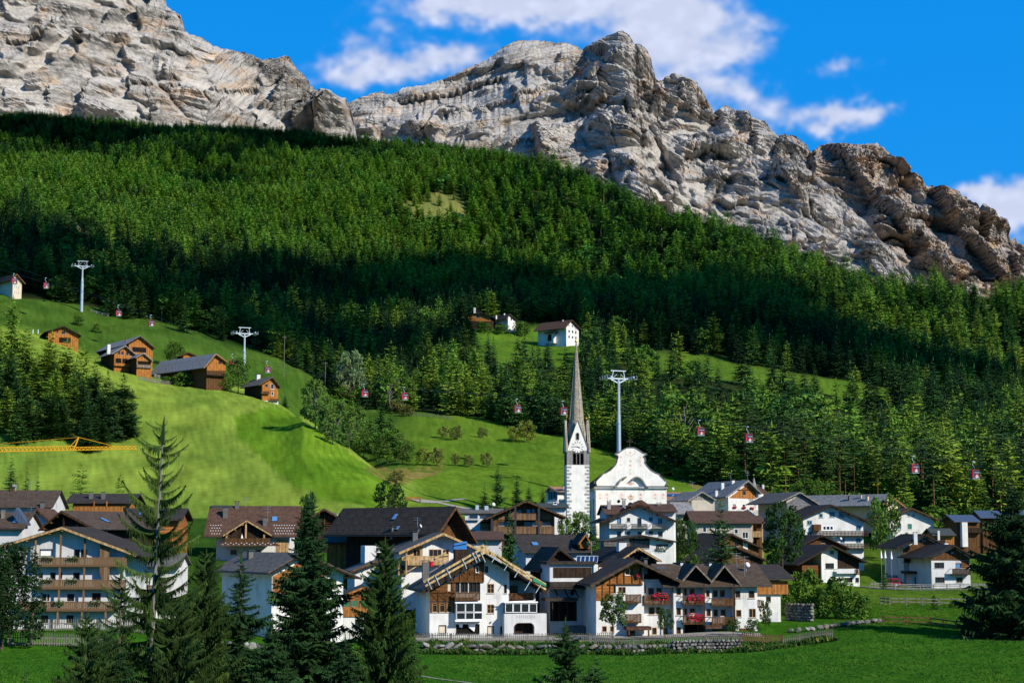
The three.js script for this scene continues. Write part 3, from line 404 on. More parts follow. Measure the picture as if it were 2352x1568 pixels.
// A broad-leaved tree or shrub: limbs that carry clumps of leaves, with gaps between the clumps.
function leafTree(o) {
  reseed(o.seed); const L = new Leaves(), h = o.h, rods = [], cl = [], w = o.w;
  const bole = o.bole ?? .25, nC = o.clumps ?? 16;
  for (let i = 0; i < nC; i++) {
    const y = bole + (1 - bole) * (.12 + .8 * (i + rnd()) / nC), f = o.shape ? o.shape((y - bole) / (1 - bole)) : Math.sqrt(Math.max(.05, 1 - Math.pow((y - bole) / (1 - bole) * 1.75 - .75, 2))), a = i * 2.4 + rr(-.5, .5), r = w * f * Math.sqrt(rr(.12, .8)), R = (o.clump ?? .3) * w * rr(.75, 1.25) * (.55 + .45 * f);
    cl.push([Math.cos(a) * r, y * h, Math.sin(a) * r, R, tone(o.color, o.vary ?? .3)]);
  }
  if (bole > 0) {
    const fork = V(rr(-.03, .03) * h, Math.max(.12, bole * .8) * h, rr(-.03, .03) * h); rods.push(rod(V(0, -.4, 0), fork, .022 * h, .016 * h));
    const top = V(rr(-.05, .05) * h, .8 * h, rr(-.05, .05) * h); rods.push(rod(fork, top, .015 * h, .004 * h, 6));
    for (const c of cl) { const b = fork.clone().lerp(top, clamp((c[1] / h - bole) * .7, 0, .9)); rods.push(rod(b, V(c[0], c[1], c[2]), .007 * h, .002 * h, 5)); }
  }
  const per = Math.round(o.leaves / nC);
  for (const c of cl) for (let k = 0; k < per; k++) {
    let x, y, z, q; do { x = rr(-1, 1); y = rr(-1, 1); z = rr(-1, 1); q = x * x + y * y + z * z; } while (q > 1 || q < .02); q = Math.pow(Math.sqrt(q), -.55);
    const p = [c[0] + x * q * c[3], c[1] + y * q * c[3] * (o.flat ?? .8), c[2] + z * q * c[3]], s = o.leaf * rr(.6, 1.3), kk = tone(c[4], .22);
    const a = [rr(-1, 1), rr(-1, 1), rr(-1, 1)], b = [rr(-1, 1), rr(-.6, .6), rr(-1, 1)];
    L.tri(add3(p, a, s), add3(p, b, s), add3(p, a, -s * .8), kk); L.tri(add3(p, b, s), add3(p, [a[1], a[2], a[0]], s), add3(p, a, -s * .8), kk);
  }
  return { crown: L.geo(), trunk: rods.length ? mergeGeometries(rods.map(plain)) : null };
}
const C = { spruce: [.045, .105, .024], dark: [.022, .055, .02], larch: [.145, .235, .03], larchY: [.17, .24, .03], pine: [.055, .095, .03], blue: [.06, .11, .085], broad: [.075, .15, .02], broadY: [.17, .2, .03], birch: [.1, .185, .035], dry: [.2, .17, .05], pale: [.14, .21, .09], deep: [.03, .075, .016] };
const protos = {
  spruce: [1, 2, 3].map((s) => needleTree({ seed: s * 17, h: 1, rad: .18 + .02 * s, levels: 25, per: 9, start: .03, droop: .5, tip: .35, twigs: 4, twig: .46, hang: .5, color: C.spruce, gap: .12 })),
  dark: [4, 5].map((s) => needleTree({ seed: s * 19, h: 1, rad: .2, levels: 25, per: 9, start: .03, droop: .55, tip: .4, twigs: 4, twig: .46, hang: .55, color: C.dark, gap: .1 })),
  larch: [6, 7, 8].map((s) => needleTree({ seed: s * 23, h: 1, rad: .23, levels: 24, per: 8, start: .08, droop: .22, tip: .1, rise: .5, twigs: 4, twig: .5, hang: .6, color: C.larch, gap: .16, vary: .3, profile: (t) => Math.pow(1 - t, .55) * (.9 + .2 * Math.sin(t * 17 + s)) })),
  larchY: [9].map((s) => needleTree({ seed: s * 29, h: 1, rad: .23, levels: 24, per: 8, start: .08, droop: .18, tip: .1, rise: .5, twigs: 4, twig: .5, hang: .6, color: C.larchY, gap: .2, vary: .3, profile: (t) => Math.pow(1 - t, .6) })),
  pine: [10, 11].map((s) => needleTree({ seed: s * 31, h: 1, rad: .17, levels: 13, per: 6, start: .42, droop: -.15, tip: -.1, twigs: 4, twig: .42, hang: .3, color: C.pine, gap: .28, vary: .35, thick: .011, profile: (t) => Math.pow(Math.sin(Math.PI * clamp((t - .3) / .74, .02, 1)), .7) })),
};
for (const s of [10, 11]) protos.pine.push(needleTree({ seed: s * 37, h: 1, rad: .16, levels: 13, per: 6, start: .5, droop: -.1, tip: 0, twigs: 4, twig: .42, hang: .3, color: C.pine, gap: .3, vary: .35, thick: .01, profile: (t) => Math.pow(Math.sin(Math.PI * clamp((t - .36) / .68, .02, 1)), .6) }));
protos.fir = [1, 2, 3].map((s) => needleTree({ seed: s * 53, h: 1, rad: .235, levels: 34, per: 10, start: .02, droop: .42, tip: .4, rise: .2, twigs: 6, twig: .4, hang: .5, color: [.032, .078, .022], gap: .1, shortest: .55, profile: (t) => Math.pow(1 - t, .56) * (.88 + .16 * Math.sin(t * 26 + s)) }));
protos.round = [12, 13, 14].map((s) => leafTree({ seed: s * 41, h: 1, w: .36, leaves: 1100, leaf: .045, clumps: 18, clump: .3, bole: .08, color: [.085, .17, .025], shape: (t) => .4 + .65 * Math.sin(Math.PI * clamp(t * .85 + .12)) }));
protos.bare = [15].map((s) => { const t = needleTree({ seed: s * 43, h: 1, rad: .1, levels: 16, per: 4, start: .3, droop: .1, tip: 0, twigs: 3, twig: .12, hang: .1, color: [.2, .18, .16], gap: .3, thick: .012 }); return t; });
// conifers along the lower edge of the forest are single things; the woods above are one mass
const woods = new THREE.Group(); woods.name = 'forest'; tag(woods, 'dense conifer forest covering the whole hillside below the cliffs', 'forest', null, 'stuff'); scene.add(woods);
const houseSpots = []; // [x, z, radius] kept free of trees
for (const [x, d, r] of [[1098, 800, 14], [1165, 800, 14], [1290, 770, 20], [1362, 770, 10], [800, 600, 9], [192, 652, 5], [20, 655, 14]]) { const p = put(x, d); houseSpots.push([p.x, p.z, r]); }
{
  reseed(4242); const spots = {}, front = [];
  for (const k in protos) spots[k] = protos[k].map(() => []);
  const cell = 6.4;
  for (let d = 440; d < 2160; d += cell) {
    const sp = cell * (d > 1200 ? 1.15 : 1), n = Math.ceil(.42 * d * 2 / sp);
    for (let i = 0; i < n; i++) {
      const x = -.42 * d + (i + rnd()) * sp, dd = d + rr(0, cell), z = -dd, u = x / dd; if (Math.abs(u) > .4) continue;
      const e10 = lineD(u, 10), e14 = lineD(u, 14); if (dd < e10 + 1.5 || dd > e14 + 45) continue;
      const y = ground(x, z), [px, py] = toPix(x, y, z), jx = px + 9 * n2(x / 9, z / 9), jy = py + 5 * n2(x / 9 + 5, z / 9);
      if (inside(P_.clearA, jx, jy) && dd > 640 || inside(P_.clearB, jx, jy) && dd > 600) continue;
      const bald = inside(P_.clearC, jx, jy) || ['slideA', 'slideB', 'slideC'].some((k) => inside(P_[k], jx, jy)); if (bald && rnd() < .82) continue;
      if (px < 1090 && px > 700 && py > 925 && rnd() < .2) continue;
      if (houseSpots.some(([a, b, r]) => Math.hypot(a - x, b - z) < r || (z > b && z - b < 34 && Math.abs(x - a) < r))) continue;
      const patch = fbm2(x / 75, z / 75, 3), sun_ = sstep(900, 1500, dd), q = rnd() + .6 * patch + (py > 385 && py < 610 && px < 1150 && dd > 880 ? .42 : 0) - (py < 385 && px < 900 ? .3 : 0) + .25 * n2(x / 38, z / 60);
      let kind;
      if (px > 1560 && dd < e10 + 70) kind = q < .38 ? 'pine' : q < .6 ? 'spruce' : q < 1 ? 'larch' : 'larchY';
      else if (dd < e10 + 60) kind = q < .5 ? 'spruce' : q < .62 ? 'dark' : q < 1.0 ? 'larch' : 'larchY';
      else if (dd < lineD(u, 12) + 120) kind = q < .5 ? 'dark' : q < .85 ? 'spruce' : 'larch';  // more dark crowns in this band, cloud shade partly put into their colour
      else kind = q < .32 ? 'spruce' : q < .5 ? 'dark' : q < .95 ? 'larch' : 'larchY';
      if (kind !== 'pine' && rnd() < (dd < e10 + 40 ? .12 : .05)) kind = 'round'; if (dd > 950 && rnd() < .012) kind = 'bare';
      let hgt = rr(12, 19.5) * (kind === 'round' ? .72 : 1) * (px > 1560 && dd < 560 ? rr(.95, 1.3) : 1) * (dd > 1100 ? mix(1, .82, sstep(1100, 1900, dd)) : 1) * (rnd() < .16 ? .6 : 1) * (rnd() < .1 ? 1.2 : 1); if (bald) hgt *= .55;
      if (!bald && dd > e10 + 18 && dd > 540) { let over = false; for (const q of [.35, .55, .75, .95]) { const ty = toPix(x, y + hgt * q, z)[1]; if (inside(P_.clearB, px, ty) || (dd > 600 && q < .8 && inside(P_.clearA, px, ty))) over = true; } if (over && rnd() < .8) continue; }
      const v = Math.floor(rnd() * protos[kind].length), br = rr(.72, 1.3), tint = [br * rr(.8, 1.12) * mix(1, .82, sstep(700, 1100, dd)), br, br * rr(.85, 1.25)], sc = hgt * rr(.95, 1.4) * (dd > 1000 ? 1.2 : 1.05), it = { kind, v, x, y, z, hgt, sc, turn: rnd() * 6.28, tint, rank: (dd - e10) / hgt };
      if (dd < e10 + 46 && px > 600 && px < 2352) front.push(it); else spots[kind][v].push(it);
    }
  }
  front.sort((a, b) => a.rank - b.rank || a.x - b.x); for (const it of front.splice(285)) spots[it.kind][it.v].push(it);
  const mtx = new THREE.Matrix4(), qt = new THREE.Quaternion(), Y = V(0, 1, 0), cc = new THREE.Color();
  for (const k in spots) spots[k].forEach((list, v) => {
    if (!list.length) return;
    for (const [nm, g, mt] of [['crown', protos[k][v].crown, M.leaf], ['trunk', protos[k][v].trunk, k === 'pine' ? M.barkO : M.barkG]]) {
      if (nm === 'trunk' && !['pine', 'larch', 'bare'].includes(k)) continue;
      const im = new THREE.InstancedMesh(g, mt, list.length); im.name = nm; im.userData.kind = 'stuff';
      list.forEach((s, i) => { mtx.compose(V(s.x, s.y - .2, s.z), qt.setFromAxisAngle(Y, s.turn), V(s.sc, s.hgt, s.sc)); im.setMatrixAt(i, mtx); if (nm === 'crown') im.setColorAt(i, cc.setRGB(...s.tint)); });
      woods.add(im);
    }
  });
  const nm = { spruce: ['spruce_tree', 'green spruce in the front rows of the forest edge', 'spruces in the front rows of the forest'], dark: ['dark_spruce_tree', 'dark spruce in the front rows of the forest edge', 'dark spruces in the front rows of the forest'], larch: ['larch_tree', 'light green larch in the front rows of the forest edge', 'larches in the front rows of the forest'], larchY: ['yellow_larch_tree', 'yellowish larch in the front rows of the forest edge', 'yellowish larches in the front rows of the forest'], round: ['broadleaf_tree', 'rounded leafy tree among the conifers of the forest edge', 'leafy trees in the front rows of the forest'], bare: ['dead_tree', 'bare grey dead conifer in the forest edge', 'dead conifers in the forest edge'], pine: ['pine_tree', 'tall pine with orange trunk in the forest edge behind the village', 'pines in the forest edge behind the village'] };
  const made = {};
  for (const s of front) {
    const key = s.kind + s.v; let o;
    if (made[key]) o = copyOf(made[key], nm[s.kind][0]);
    else { o = made[key] = thing(nm[s.kind][0], nm[s.kind][1], 'tree', null, nm[s.kind][2]); const t = new THREE.Mesh(protos[s.kind][s.v].trunk, s.kind === 'pine' ? M.barkO : M.barkG); t.name = 'trunk'; const c = new THREE.Mesh(protos[s.kind][s.v].crown, M.leaf); c.name = 'crown'; o.add(t, c); }
    o.position.set(s.x, s.y - .2, s.z); o.rotation.y = s.turn; o.scale.set(s.sc, s.hgt, s.sc);
  }
  console.log('forest', Object.values(spots).flat().reduce((a, b) => a + b.length, 0), front.length);
}
// ---------- buildings: sizes measured in zoomed frames of the photograph, laid out in metres on each facade's own plane ----------
const FR = { 3: [0, 1110.1, .2922], 4: [423.4, 1110.1, .2922], 5: [893.8, 1110.1, .2922], 6: [1223, 1081.9, .3102], 7: [1552.3, 1081.9, .27], 8: [1928.6, 1081.9, .3101], C: [1223, 752.6, .27], F: [0, 564.5, .3], G: [564.5, 658.6, .33], H: [1034.9, 677.4, .16], R: [1599.4, 846.7, .32], V: [0, 0, 1] };
const toV = (fr, x, y) => [FR[fr][0] + x * FR[fr][2], FR[fr][1] + y * FR[fr][2]];
const isIn = (poly, r) => inside(poly, (r[0][0] + r[2][0]) / 2, (r[0][1] + r[2][1]) / 2);
class House {
  constructor(name, label, category, fr, x, y, d, yaw = 0, group) {
    this.fr = fr; this.d = d; this.yaw = yaw * Math.PI / 180; this.O = at(...toV(fr, x, y), d); this.c = Math.cos(this.yaw); this.s = Math.sin(this.yaw);
    this.g = thing(name, label, category, this.O, group); this.g.rotation.y = this.yaw; this.holes = []; this.roofs = [];
  }
  ray(px, py) { const [u, e] = slope(...toV(this.fr, px, py)); return V(u, e, -1); }
  loc(P) { const v = P.clone().sub(this.O); return V(v.x * this.c - v.z * this.s, v.y, v.x * this.s + v.z * this.c); }
  p(px, py, z = 0) { const r = this.ray(px, py), t = (this.O.x * this.s + this.O.z * this.c + z) / (r.x * this.s + r.z * this.c), l = this.loc(r.multiplyScalar(t)); return [l.x, l.y]; }
  q(px, py, X) { const r = this.ray(px, py), t = (this.O.x * this.c - this.O.z * this.s + X) / (r.x * this.c - r.z * this.s), l = this.loc(r.multiplyScalar(t)); return [l.z, l.y]; }
  rect(x0, y0, x1, y1, z = 0) { const [a, b] = this.p(x0, y1, z), [c, d] = this.p(x1, y0, z); return [[a, b], [c, b], [c, d], [a, d]]; }
  part(n, list, m, kind) { return part(n, list, m, this.g, kind); }
  // windows are declared before the walls that they pierce
  win(x0, y0, x1, y1, o = {}) {
    const z = o.z ?? 0, r = this.rect(x0, y0, x1, y1, z), [a, b] = r[0], [c, d] = r[2], f = o.f ?? M.frameW, t = o.t ?? .075, zi = o.proud ? z + .02 : z - .14, zo = o.proud ? z + .08 : z + .02;
    if (!o.proud) this.holes.push(r);
    const L = [box(a, c, b, b + t, zi, zo), box(a, c, d - t, d, zi, zo), box(a, a + t, b + t, d - t, zi, zo), box(c - t, c, b + t, d - t, zi, zo)], n = o.n ?? ((c - a) > .85 ? 2 : 1);
    for (let i = 1; i < n; i++) { const x = mix(a, c, i / n); L.push(box(x - t * .45, x + t * .45, b + t, d - t, zi + .01, zo - .01)); }
    if (o.tr) { const y = mix(b, d, o.tr); L.push(box(a + t, c - t, y - .025, y + .025, zi + .015, zo - .015)); }
    const w = this.part(o.name ?? 'window', L, f); part(o.pane ?? 'pane', box(a + t, c - t, b + t, d - t, zi - .06, zi + .02), o.g ?? M.glass, w);
    if (o.sill !== false && !o.proud) part('sill', box(a - .08, c + .08, b - .06, b - .005, z - .02, z + .12), o.sm ?? M.white2, w);
    return w;
  }
  sideWin(x0, y0, x1, y1, X, o = {}) { // on the left (X < 0 side) or right wall
    const [z0, yb] = this.q(x0, y1, X), [z1, yt] = this.q(x1, y0, X), sg = o.right ? 1 : -1, xa = X + sg * .01, xb = X + sg * .07, t = .07, lo = Math.min(z0, z1), hi = Math.max(z0, z1);
    const w = this.part('window', [box(xa, xb, yb, yb + t, lo, hi), box(xa, xb, yt - t, yt, lo, hi), box(xa, xb, yb + t, yt - t, lo, lo + t), box(xa, xb, yb + t, yt - t, hi - t, hi)], o.f ?? M.frameW); part('pane', box(xa, xb - sg * .03, yb + t, yt - t, lo + t, hi - t), o.g ?? M.glass, w); return w;
  }
  fit(poly) { return this.holes.filter((h) => isIn(poly, h)); }
  wall(poly, z1, depth, m, name = 'wall') { // a front skin with openings, and the body behind it
    const h = this.fit(poly); return this.part(name, h.length ? [prism(poly, z1 - .3, z1, h), prism(poly, z1 - depth, z1 - .302)] : [prism(poly, z1 - depth, z1)], m);
  }
  clad(pts, m, o = {}) { const z = o.z ?? 0, poly = pts.map(([x, y]) => this.p(x, y, z)); return this.part(o.name ?? 'cladding', prism(poly, z + .004, z + (o.t ?? .06), this.fit(poly)), m); }
  gable(o) {
    const ov = o.over ?? .9, z0 = o.z ?? 0, zf = z0 + ov, ap = this.p(...o.apex, zf), el = this.p(...o.el, zf), er = this.p(...o.er, zf), xl = this.p(o.l, o.apex[1], z0)[0], xr = this.p(o.r, o.apex[1], z0)[0], foot = (o.base !== undefined ? this.p(o.l, o.base, z0)[1] : 0) - (o.foot ?? 4);
    const ry = (x) => x < ap[0] ? mix(el[1], ap[1], (x - el[0]) / (ap[0] - el[0])) : mix(ap[1], er[1], (x - ap[0]) / (er[0] - ap[0])), dp = o.depth ?? 12, th = o.th ?? .2;
    if (!o.noWall) this.wall([[xl, foot], [xr, foot], [xr, ry(xr) - .02], [ap[0], ap[1] - .02], [xl, ry(xl) - .02]], z0, dp, o.m ?? M.white);
    if (o.front) { const fp = [[xl, foot], [xr, foot], [xr, ry(xr) - .03], [ap[0], ap[1] - .03], [xl, ry(xl) - .03]]; this.part('timber_front', prism(fp, z0 + .004, z0 + .06, this.fit(fp)), o.front); }
    const sl = (ap[1] - el[1]) / (ap[0] - el[0]), sr = (ap[1] - er[1]) / (er[0] - ap[0]), tl = th * Math.hypot(1, sl), tr = th * Math.hypot(1, sr), zb = z0 - dp - ov * .7, top = Math.max(tl, tr), hip = o.hip ?? 0;
    const roof = this.part('roof', [prism([el, ap, [ap[0], ap[1] + top], [el[0], el[1] + tl]], zb, zf), prism([ap, er, [er[0], er[1] + tr], [ap[0], ap[1] + top]], zb, zf)], o.rm ?? M.roofDark);
    const bb = o.barge ?? M.brownW, e = .07, hB = o.bh ?? .24;
    if (bb) { const s = (A, B) => prism([[A[0], A[1] - hB * .4], [B[0], B[1] - hB * .4], [B[0], B[1] + hB * .6], [A[0], A[1] + hB * .6]], zf + .003, zf + e); part('barge_board', [s(el, ap), s(ap, er)], bb, roof); }
    if (o.rafters !== false && ov > .5) { const L = []; for (const q of [.18, .5, .82]) for (const E of [el, er]) { const X = mix(E[0], ap[0], q), Yy = mix(E[1], ap[1], q); L.push(box(X - .08, X + .08, Yy - .26, Yy - .03, z0 + .01, zf - .08)); } L.push(box(ap[0] - .1, ap[0] + .1, ap[1] - .34, ap[1] - .08, z0 + .01, zf - .05)); for (const b of L) part('purlin', b, o.pm ?? (bb || M.brownW), roof); }
    if (o.gutter !== false) { const L = []; for (const [E, k] of [[el, tl], [er, tr]]) { const s = E === el ? -1 : 1; L.push(rod(V(E[0] + s * .07, E[1] + k * .3, zb), V(E[0] + s * .07, E[1] + k * .3, zf), .075, .075, 6)); } part('gutter', L, M.gutter, roof); }
    this.roofs.push({ a: el, b: ap, th: tl, zf, zb, mesh: roof, n: [-sl, 1] }, { a: ap, b: er, th: tr, zf, zb, mesh: roof, n: [sr, 1] });
    return Object.assign(this, { xl, xr, ap, el, er, ry, foot });
  }
  ridge(o) { // the eave faces the viewer and the ridge runs along the facade
    const ov = o.over ?? .8, z0 = o.z ?? 0, zf = z0 + ov, dp = o.depth ?? 10, el = this.p(...o.el, zf), er = this.p(...o.er, zf), xl = this.p(o.l, o.el[1], z0)[0], xr = this.p(o.r, o.er[1], z0)[0], ye = (el[1] + er[1]) / 2, zr = z0 - dp / 2, yr = this.p(o.l, o.ridgeY, zr)[1], th = o.th ?? .2, zb = z0 - dp - ov, foot = (o.base !== undefined ? this.p(o.l, o.base, z0)[1] : 0) - (o.foot ?? 4);
    const k = (yr - ye) / (zf - zr), tv = th * Math.hypot(1, k), yz = (z) => z > zr ? mix(yr, ye, (z - zr) / (zf - zr)) : mix(yr, ye, (zr - z) / (zr - zb)), turn = (pts, a, b) => prism(pts, -b, -a).rotateY(-Math.PI / 2);
    if (!o.noWall) {
      const fp = [[xl, foot], [xr, foot], [xr, yz(z0) - .02], [xl, yz(z0) - .02]], h = this.fit(fp), zi = z0 - .302;
      this.part('wall', [prism(fp, z0 - .3, z0, h), turn([[zi, foot], [z0 - dp, foot], [z0 - dp, yz(z0 - dp) - .02], [zr, yr - .02], [zi, yz(zi) - .02]], xl, xr)], o.m ?? M.white);
    }
    const x0 = el[0], x1 = er[0], roof = this.part('roof', [turn([[zf, ye], [zr, yr], [zr, yr + tv], [zf, ye + tv]], x0, x1), turn([[zr, yr], [zb, ye], [zb, ye + tv], [zr, yr + tv]], x0, x1)], o.rm ?? M.roofDark);
    part('gutter', rod(V(x0, ye + .03, zf + .08), V(x1, ye + .03, zf + .08), .08, .08, 6), M.gutter, roof);
    this.roofs.push({ ridge: true, x0, x1, zr, yr, zf, ye, zb, th: tv, mesh: roof, k });
    return Object.assign(this, { xl, xr, foot, zr, yr, zf, ye });
  }
  onRoof(px, py) { // the point of the roof's upper side that a pixel shows
    const r = this.ray(px, py), D = V(r.x * this.c - r.z * this.s, r.y, r.x * this.s + r.z * this.c), o = this.loc(V(0, 0, 0)); let best = null;
    for (const f of this.roofs) {
      let N, Q; if (f.ridge) { N = V(0, 1, f.k); Q = V(0, f.yr + f.th, f.zr); } else { N = V(f.n[0], f.n[1], 0); Q = V(f.b[0], f.b[1] + f.th, 0); }
      const den = N.dot(D); if (Math.abs(den) < 1e-6) continue; const t = N.dot(Q.clone().sub(o)) / den; if (t < 0) continue; const P = o.clone().addScaledVector(D, t);
      const ok = f.ridge ? P.x > f.x0 - .5 && P.x < f.x1 + .5 && P.z < f.zf + .3 && P.z > f.zr - .6 : P.z < f.zf + .3 && P.z > f.zb - .3 && P.x > Math.min(f.a[0], f.b[0]) - .3 && P.x < Math.max(f.a[0], f.b[0]) + .3;
      if (ok && (!best || t < best.t)) best = { t, P, f, N: N.normalize() };
    }
    if (!best) { const f = this.roofs[this.roofs.length - 1]; best = f.ridge ? { P: V(this.p(px, py, f.zr)[0], f.yr + f.th, f.zr), f, N: V(0, 1, f.k).normalize() } : { P: V(this.p(px, py, -2)[0], this.p(px, py, -2)[1], -2), f, N: V(0, 1, 0) }; }
    return best;
  }
  px() { return this.d / FOC * FR[this.fr][2]; }
  chimney(x, y, w, h, m = M.white2) { const { P, f } = this.onRoof(x, y), k = this.px(), a = w * k / 2, H = h * k; const c = part('chimney', [box(P.x - a, P.x + a, P.y - 1.2, P.y + H, P.z - a, P.z + a)], m, f.mesh); void c; part('chimney_cap', [box(P.x - a - .12, P.x + a + .12, P.y + H + .16, P.y + H + .24, P.z - a - .12, P.z + a + .12), box(P.x - a + .04, P.x - a + .12, P.y + H, P.y + H + .16, P.z - .06, P.z + .06), box(P.x + a - .12, P.x + a - .04, P.y + H, P.y + H + .16, P.z - .06, P.z + .06)], M.darkMetal, f.mesh); return this; }
  skylight(x, y, w = .8, h = 1.2, g = M.glassB) { const { P, f, N } = this.onRoof(x, y), q = new THREE.Quaternion().setFromUnitVectors(V(0, 1, 0), N), tr = (G) => G.applyQuaternion(q).translate(P.x, P.y, P.z), sw = f.ridge ? [w, h] : [h, w]; part('skylight', [tr(new THREE.BoxGeometry(sw[0], .16, sw[1]).translate(0, .03, 0))], M.darkMetal, f.mesh); part('skylight_pane', [tr(new THREE.BoxGeometry(sw[0] - .16, .05, sw[1] - .16).translate(0, .12, 0))], g, f.mesh); return this; }
  antenna(x, y, top, o = {}) { const { P, f } = this.onRoof(x, y), H = (y - top) * this.px(), L = [rod(V(P.x, P.y - .3, P.z), V(P.x, P.y + H, P.z), .03, .02, 5)]; for (const q of o.q ?? [.62, .8, .95]) { L.push(rod(V(P.x - .75 * q, P.y + H * q, P.z), V(P.x + .55, P.y + H * q, P.z), .016, .016, 4)); for (let i = 0; i < 4; i++) L.push(rod(V(P.x - .5 + i * .3, P.y + H * q, P.z - .3), V(P.x - .5 + i * .3, P.y + H * q, P.z + .3), .01, .01, 4)); } part('antenna', L, M.metal, f.mesh); return this; }
  dish(x, y, r = .4) { const { P, f } = this.onRoof(x, y), g = new THREE.SphereGeometry(r, 12, 5, 0, 6.3, 0, .8).rotateX(1.1).rotateY(.5).translate(P.x, P.y + .9 - r * .4, P.z + .1); part('satellite_dish', [g, rod(V(P.x, P.y - .2, P.z), V(P.x, P.y + .8, P.z), .03, .03, 5)], M.white2, f.mesh); return this; }
  balcony(x0, x1, yt, yb, o = {}) { // rail top and floor level as seen on the balcony's outer face
    const z0 = o.z ?? 0, out = o.out ?? 1.3, z = z0 + out, [a, T] = this.p(x0, yt, z), [b, B] = this.p(x1, yb, z), m = o.m ?? M.brownW, bw = o.bw ?? .15, step = o.step ?? .17;
    const bal = this.part('balcony', [box(a, b, B - .02, B + .12, z0 + .01, z), box(a, b, T - .08, T, z - .09, z + .03), box(a, a + .07, T - .08, T, z0 + .01, z - .1), box(b - .07, b, T - .08, T, z0 + .01, z - .1), box(a, a + .1, B + .12, T - .08, z - .1, z), box(b - .1, b, B + .12, T - .08, z - .1, z)], m);
    const n = Math.max(2, Math.floor((b - a - .2) / step)), H = T - B - .24; 
    if (o.single) { const g = joined([box(-bw / 2, bw / 2, -.1, H + .06, 0, .03)]); for (let i = 0; i <= n; i++) { const s = new THREE.Mesh(g, o.ms ? o.ms[i * 7 % o.ms.length] : m); s.name = 'board'; s.position.set(mix(a + .1, b - .1, i / n), B + .1, z + .005 + (i % 3) * .004); bal.add(s); } }
    else { const L = []; for (let i = 0; i <= n; i++) { const X = mix(a + .1, b - .1, i / n); L.push(box(X - bw / 2, X + bw / 2, B + (o.low ?? -.02), T - .06, z - .02, z + .005 + (i % 2) * .01)); } if (o.mid) L.push(box(a, b, mix(B, T, .5) - .05, mix(B, T, .5) + .05, z - .05, z + .03)); part('railing', L, o.rm ?? m, bal, 'stuff'); }
    if (o.posts) for (const px of o.posts) { const X = this.p(px[0], yt, z)[0], y0 = this.p(px[0], px[2], z)[1], y1 = this.p(px[0], px[1], z)[1]; this.part('post', box(X - .09, X + .09, y0, y1, z - .2, z - .02), o.pm ?? m); }
    return this;
  }
  post(x, y0, y1, z = 1.2, w = .18, m = M.brownW, n = 'post') { const [X, T] = this.p(x, y0, z), B = this.p(x, y1, z)[1]; this.part(n, box(X - w / 2, X + w / 2, B, T, z - w, z), m); return this; }
  block(n, x0, y0, x1, y1, z0, z1, m) { const [a, B] = this.p(x0, y1, z1), [b, T] = this.p(x1, y0, z1); return this.part(n, box(a, b, B, T, z0, z1), m); }
  beam(n, x0, y0, x1, y1, z, w, h, m) { const A = this.p(x0, y0, z), B = this.p(x1, y1, z); return this.part(n, bar(V(A[0], A[1], z), V(B[0], B[1], z), w, h), m); }
  flowers(x0, x1, y, o = {}) { // a flower box hung on a rail or sill: a thing of its own
    const z = o.z ?? 1.35, [a, Y] = this.p(x0, y, z), b = this.p(x1, y, z)[0], t = thing('flower_box', o.label, 'flower box', this.O, o.group); t.rotation.y = this.yaw;
    part('planter', box(a, b, Y - .22, Y, z, z + .22), M.darkW, t); reseed(Math.round(x0 * 7 + y)); const L = new Leaves(), G = new Leaves(), n = Math.round((b - a) * (o.dense ?? 150));
    for (let i = 0; i < n; i++) { const f = rnd() < .75, p = [rr(a, b), Y + rr(-.34, .3) * (o.tall ?? 1), z + rr(0, .36)], s = rr(.06, .15), A = [rr(-1, 1), rr(-1, 1), rr(-1, 1)], B = [rr(-1, 1), rr(-1, 1), rr(-1, 1)], k = f ? tone(o.c ?? [.75, .02, .07], .35) : tone([.045, .12, .02], .3), T_ = f ? L : G; T_.tri(add3(p, A, s), add3(p, B, s), add3(p, A, -s), k); }
    for (const [nm, l] of [['flowers', L], ['leaves', G]]) { const me = new THREE.Mesh(l.geo(), M.leaf); me.name = nm; me.userData.kind = 'stuff'; t.add(me); } return this;
  }
}
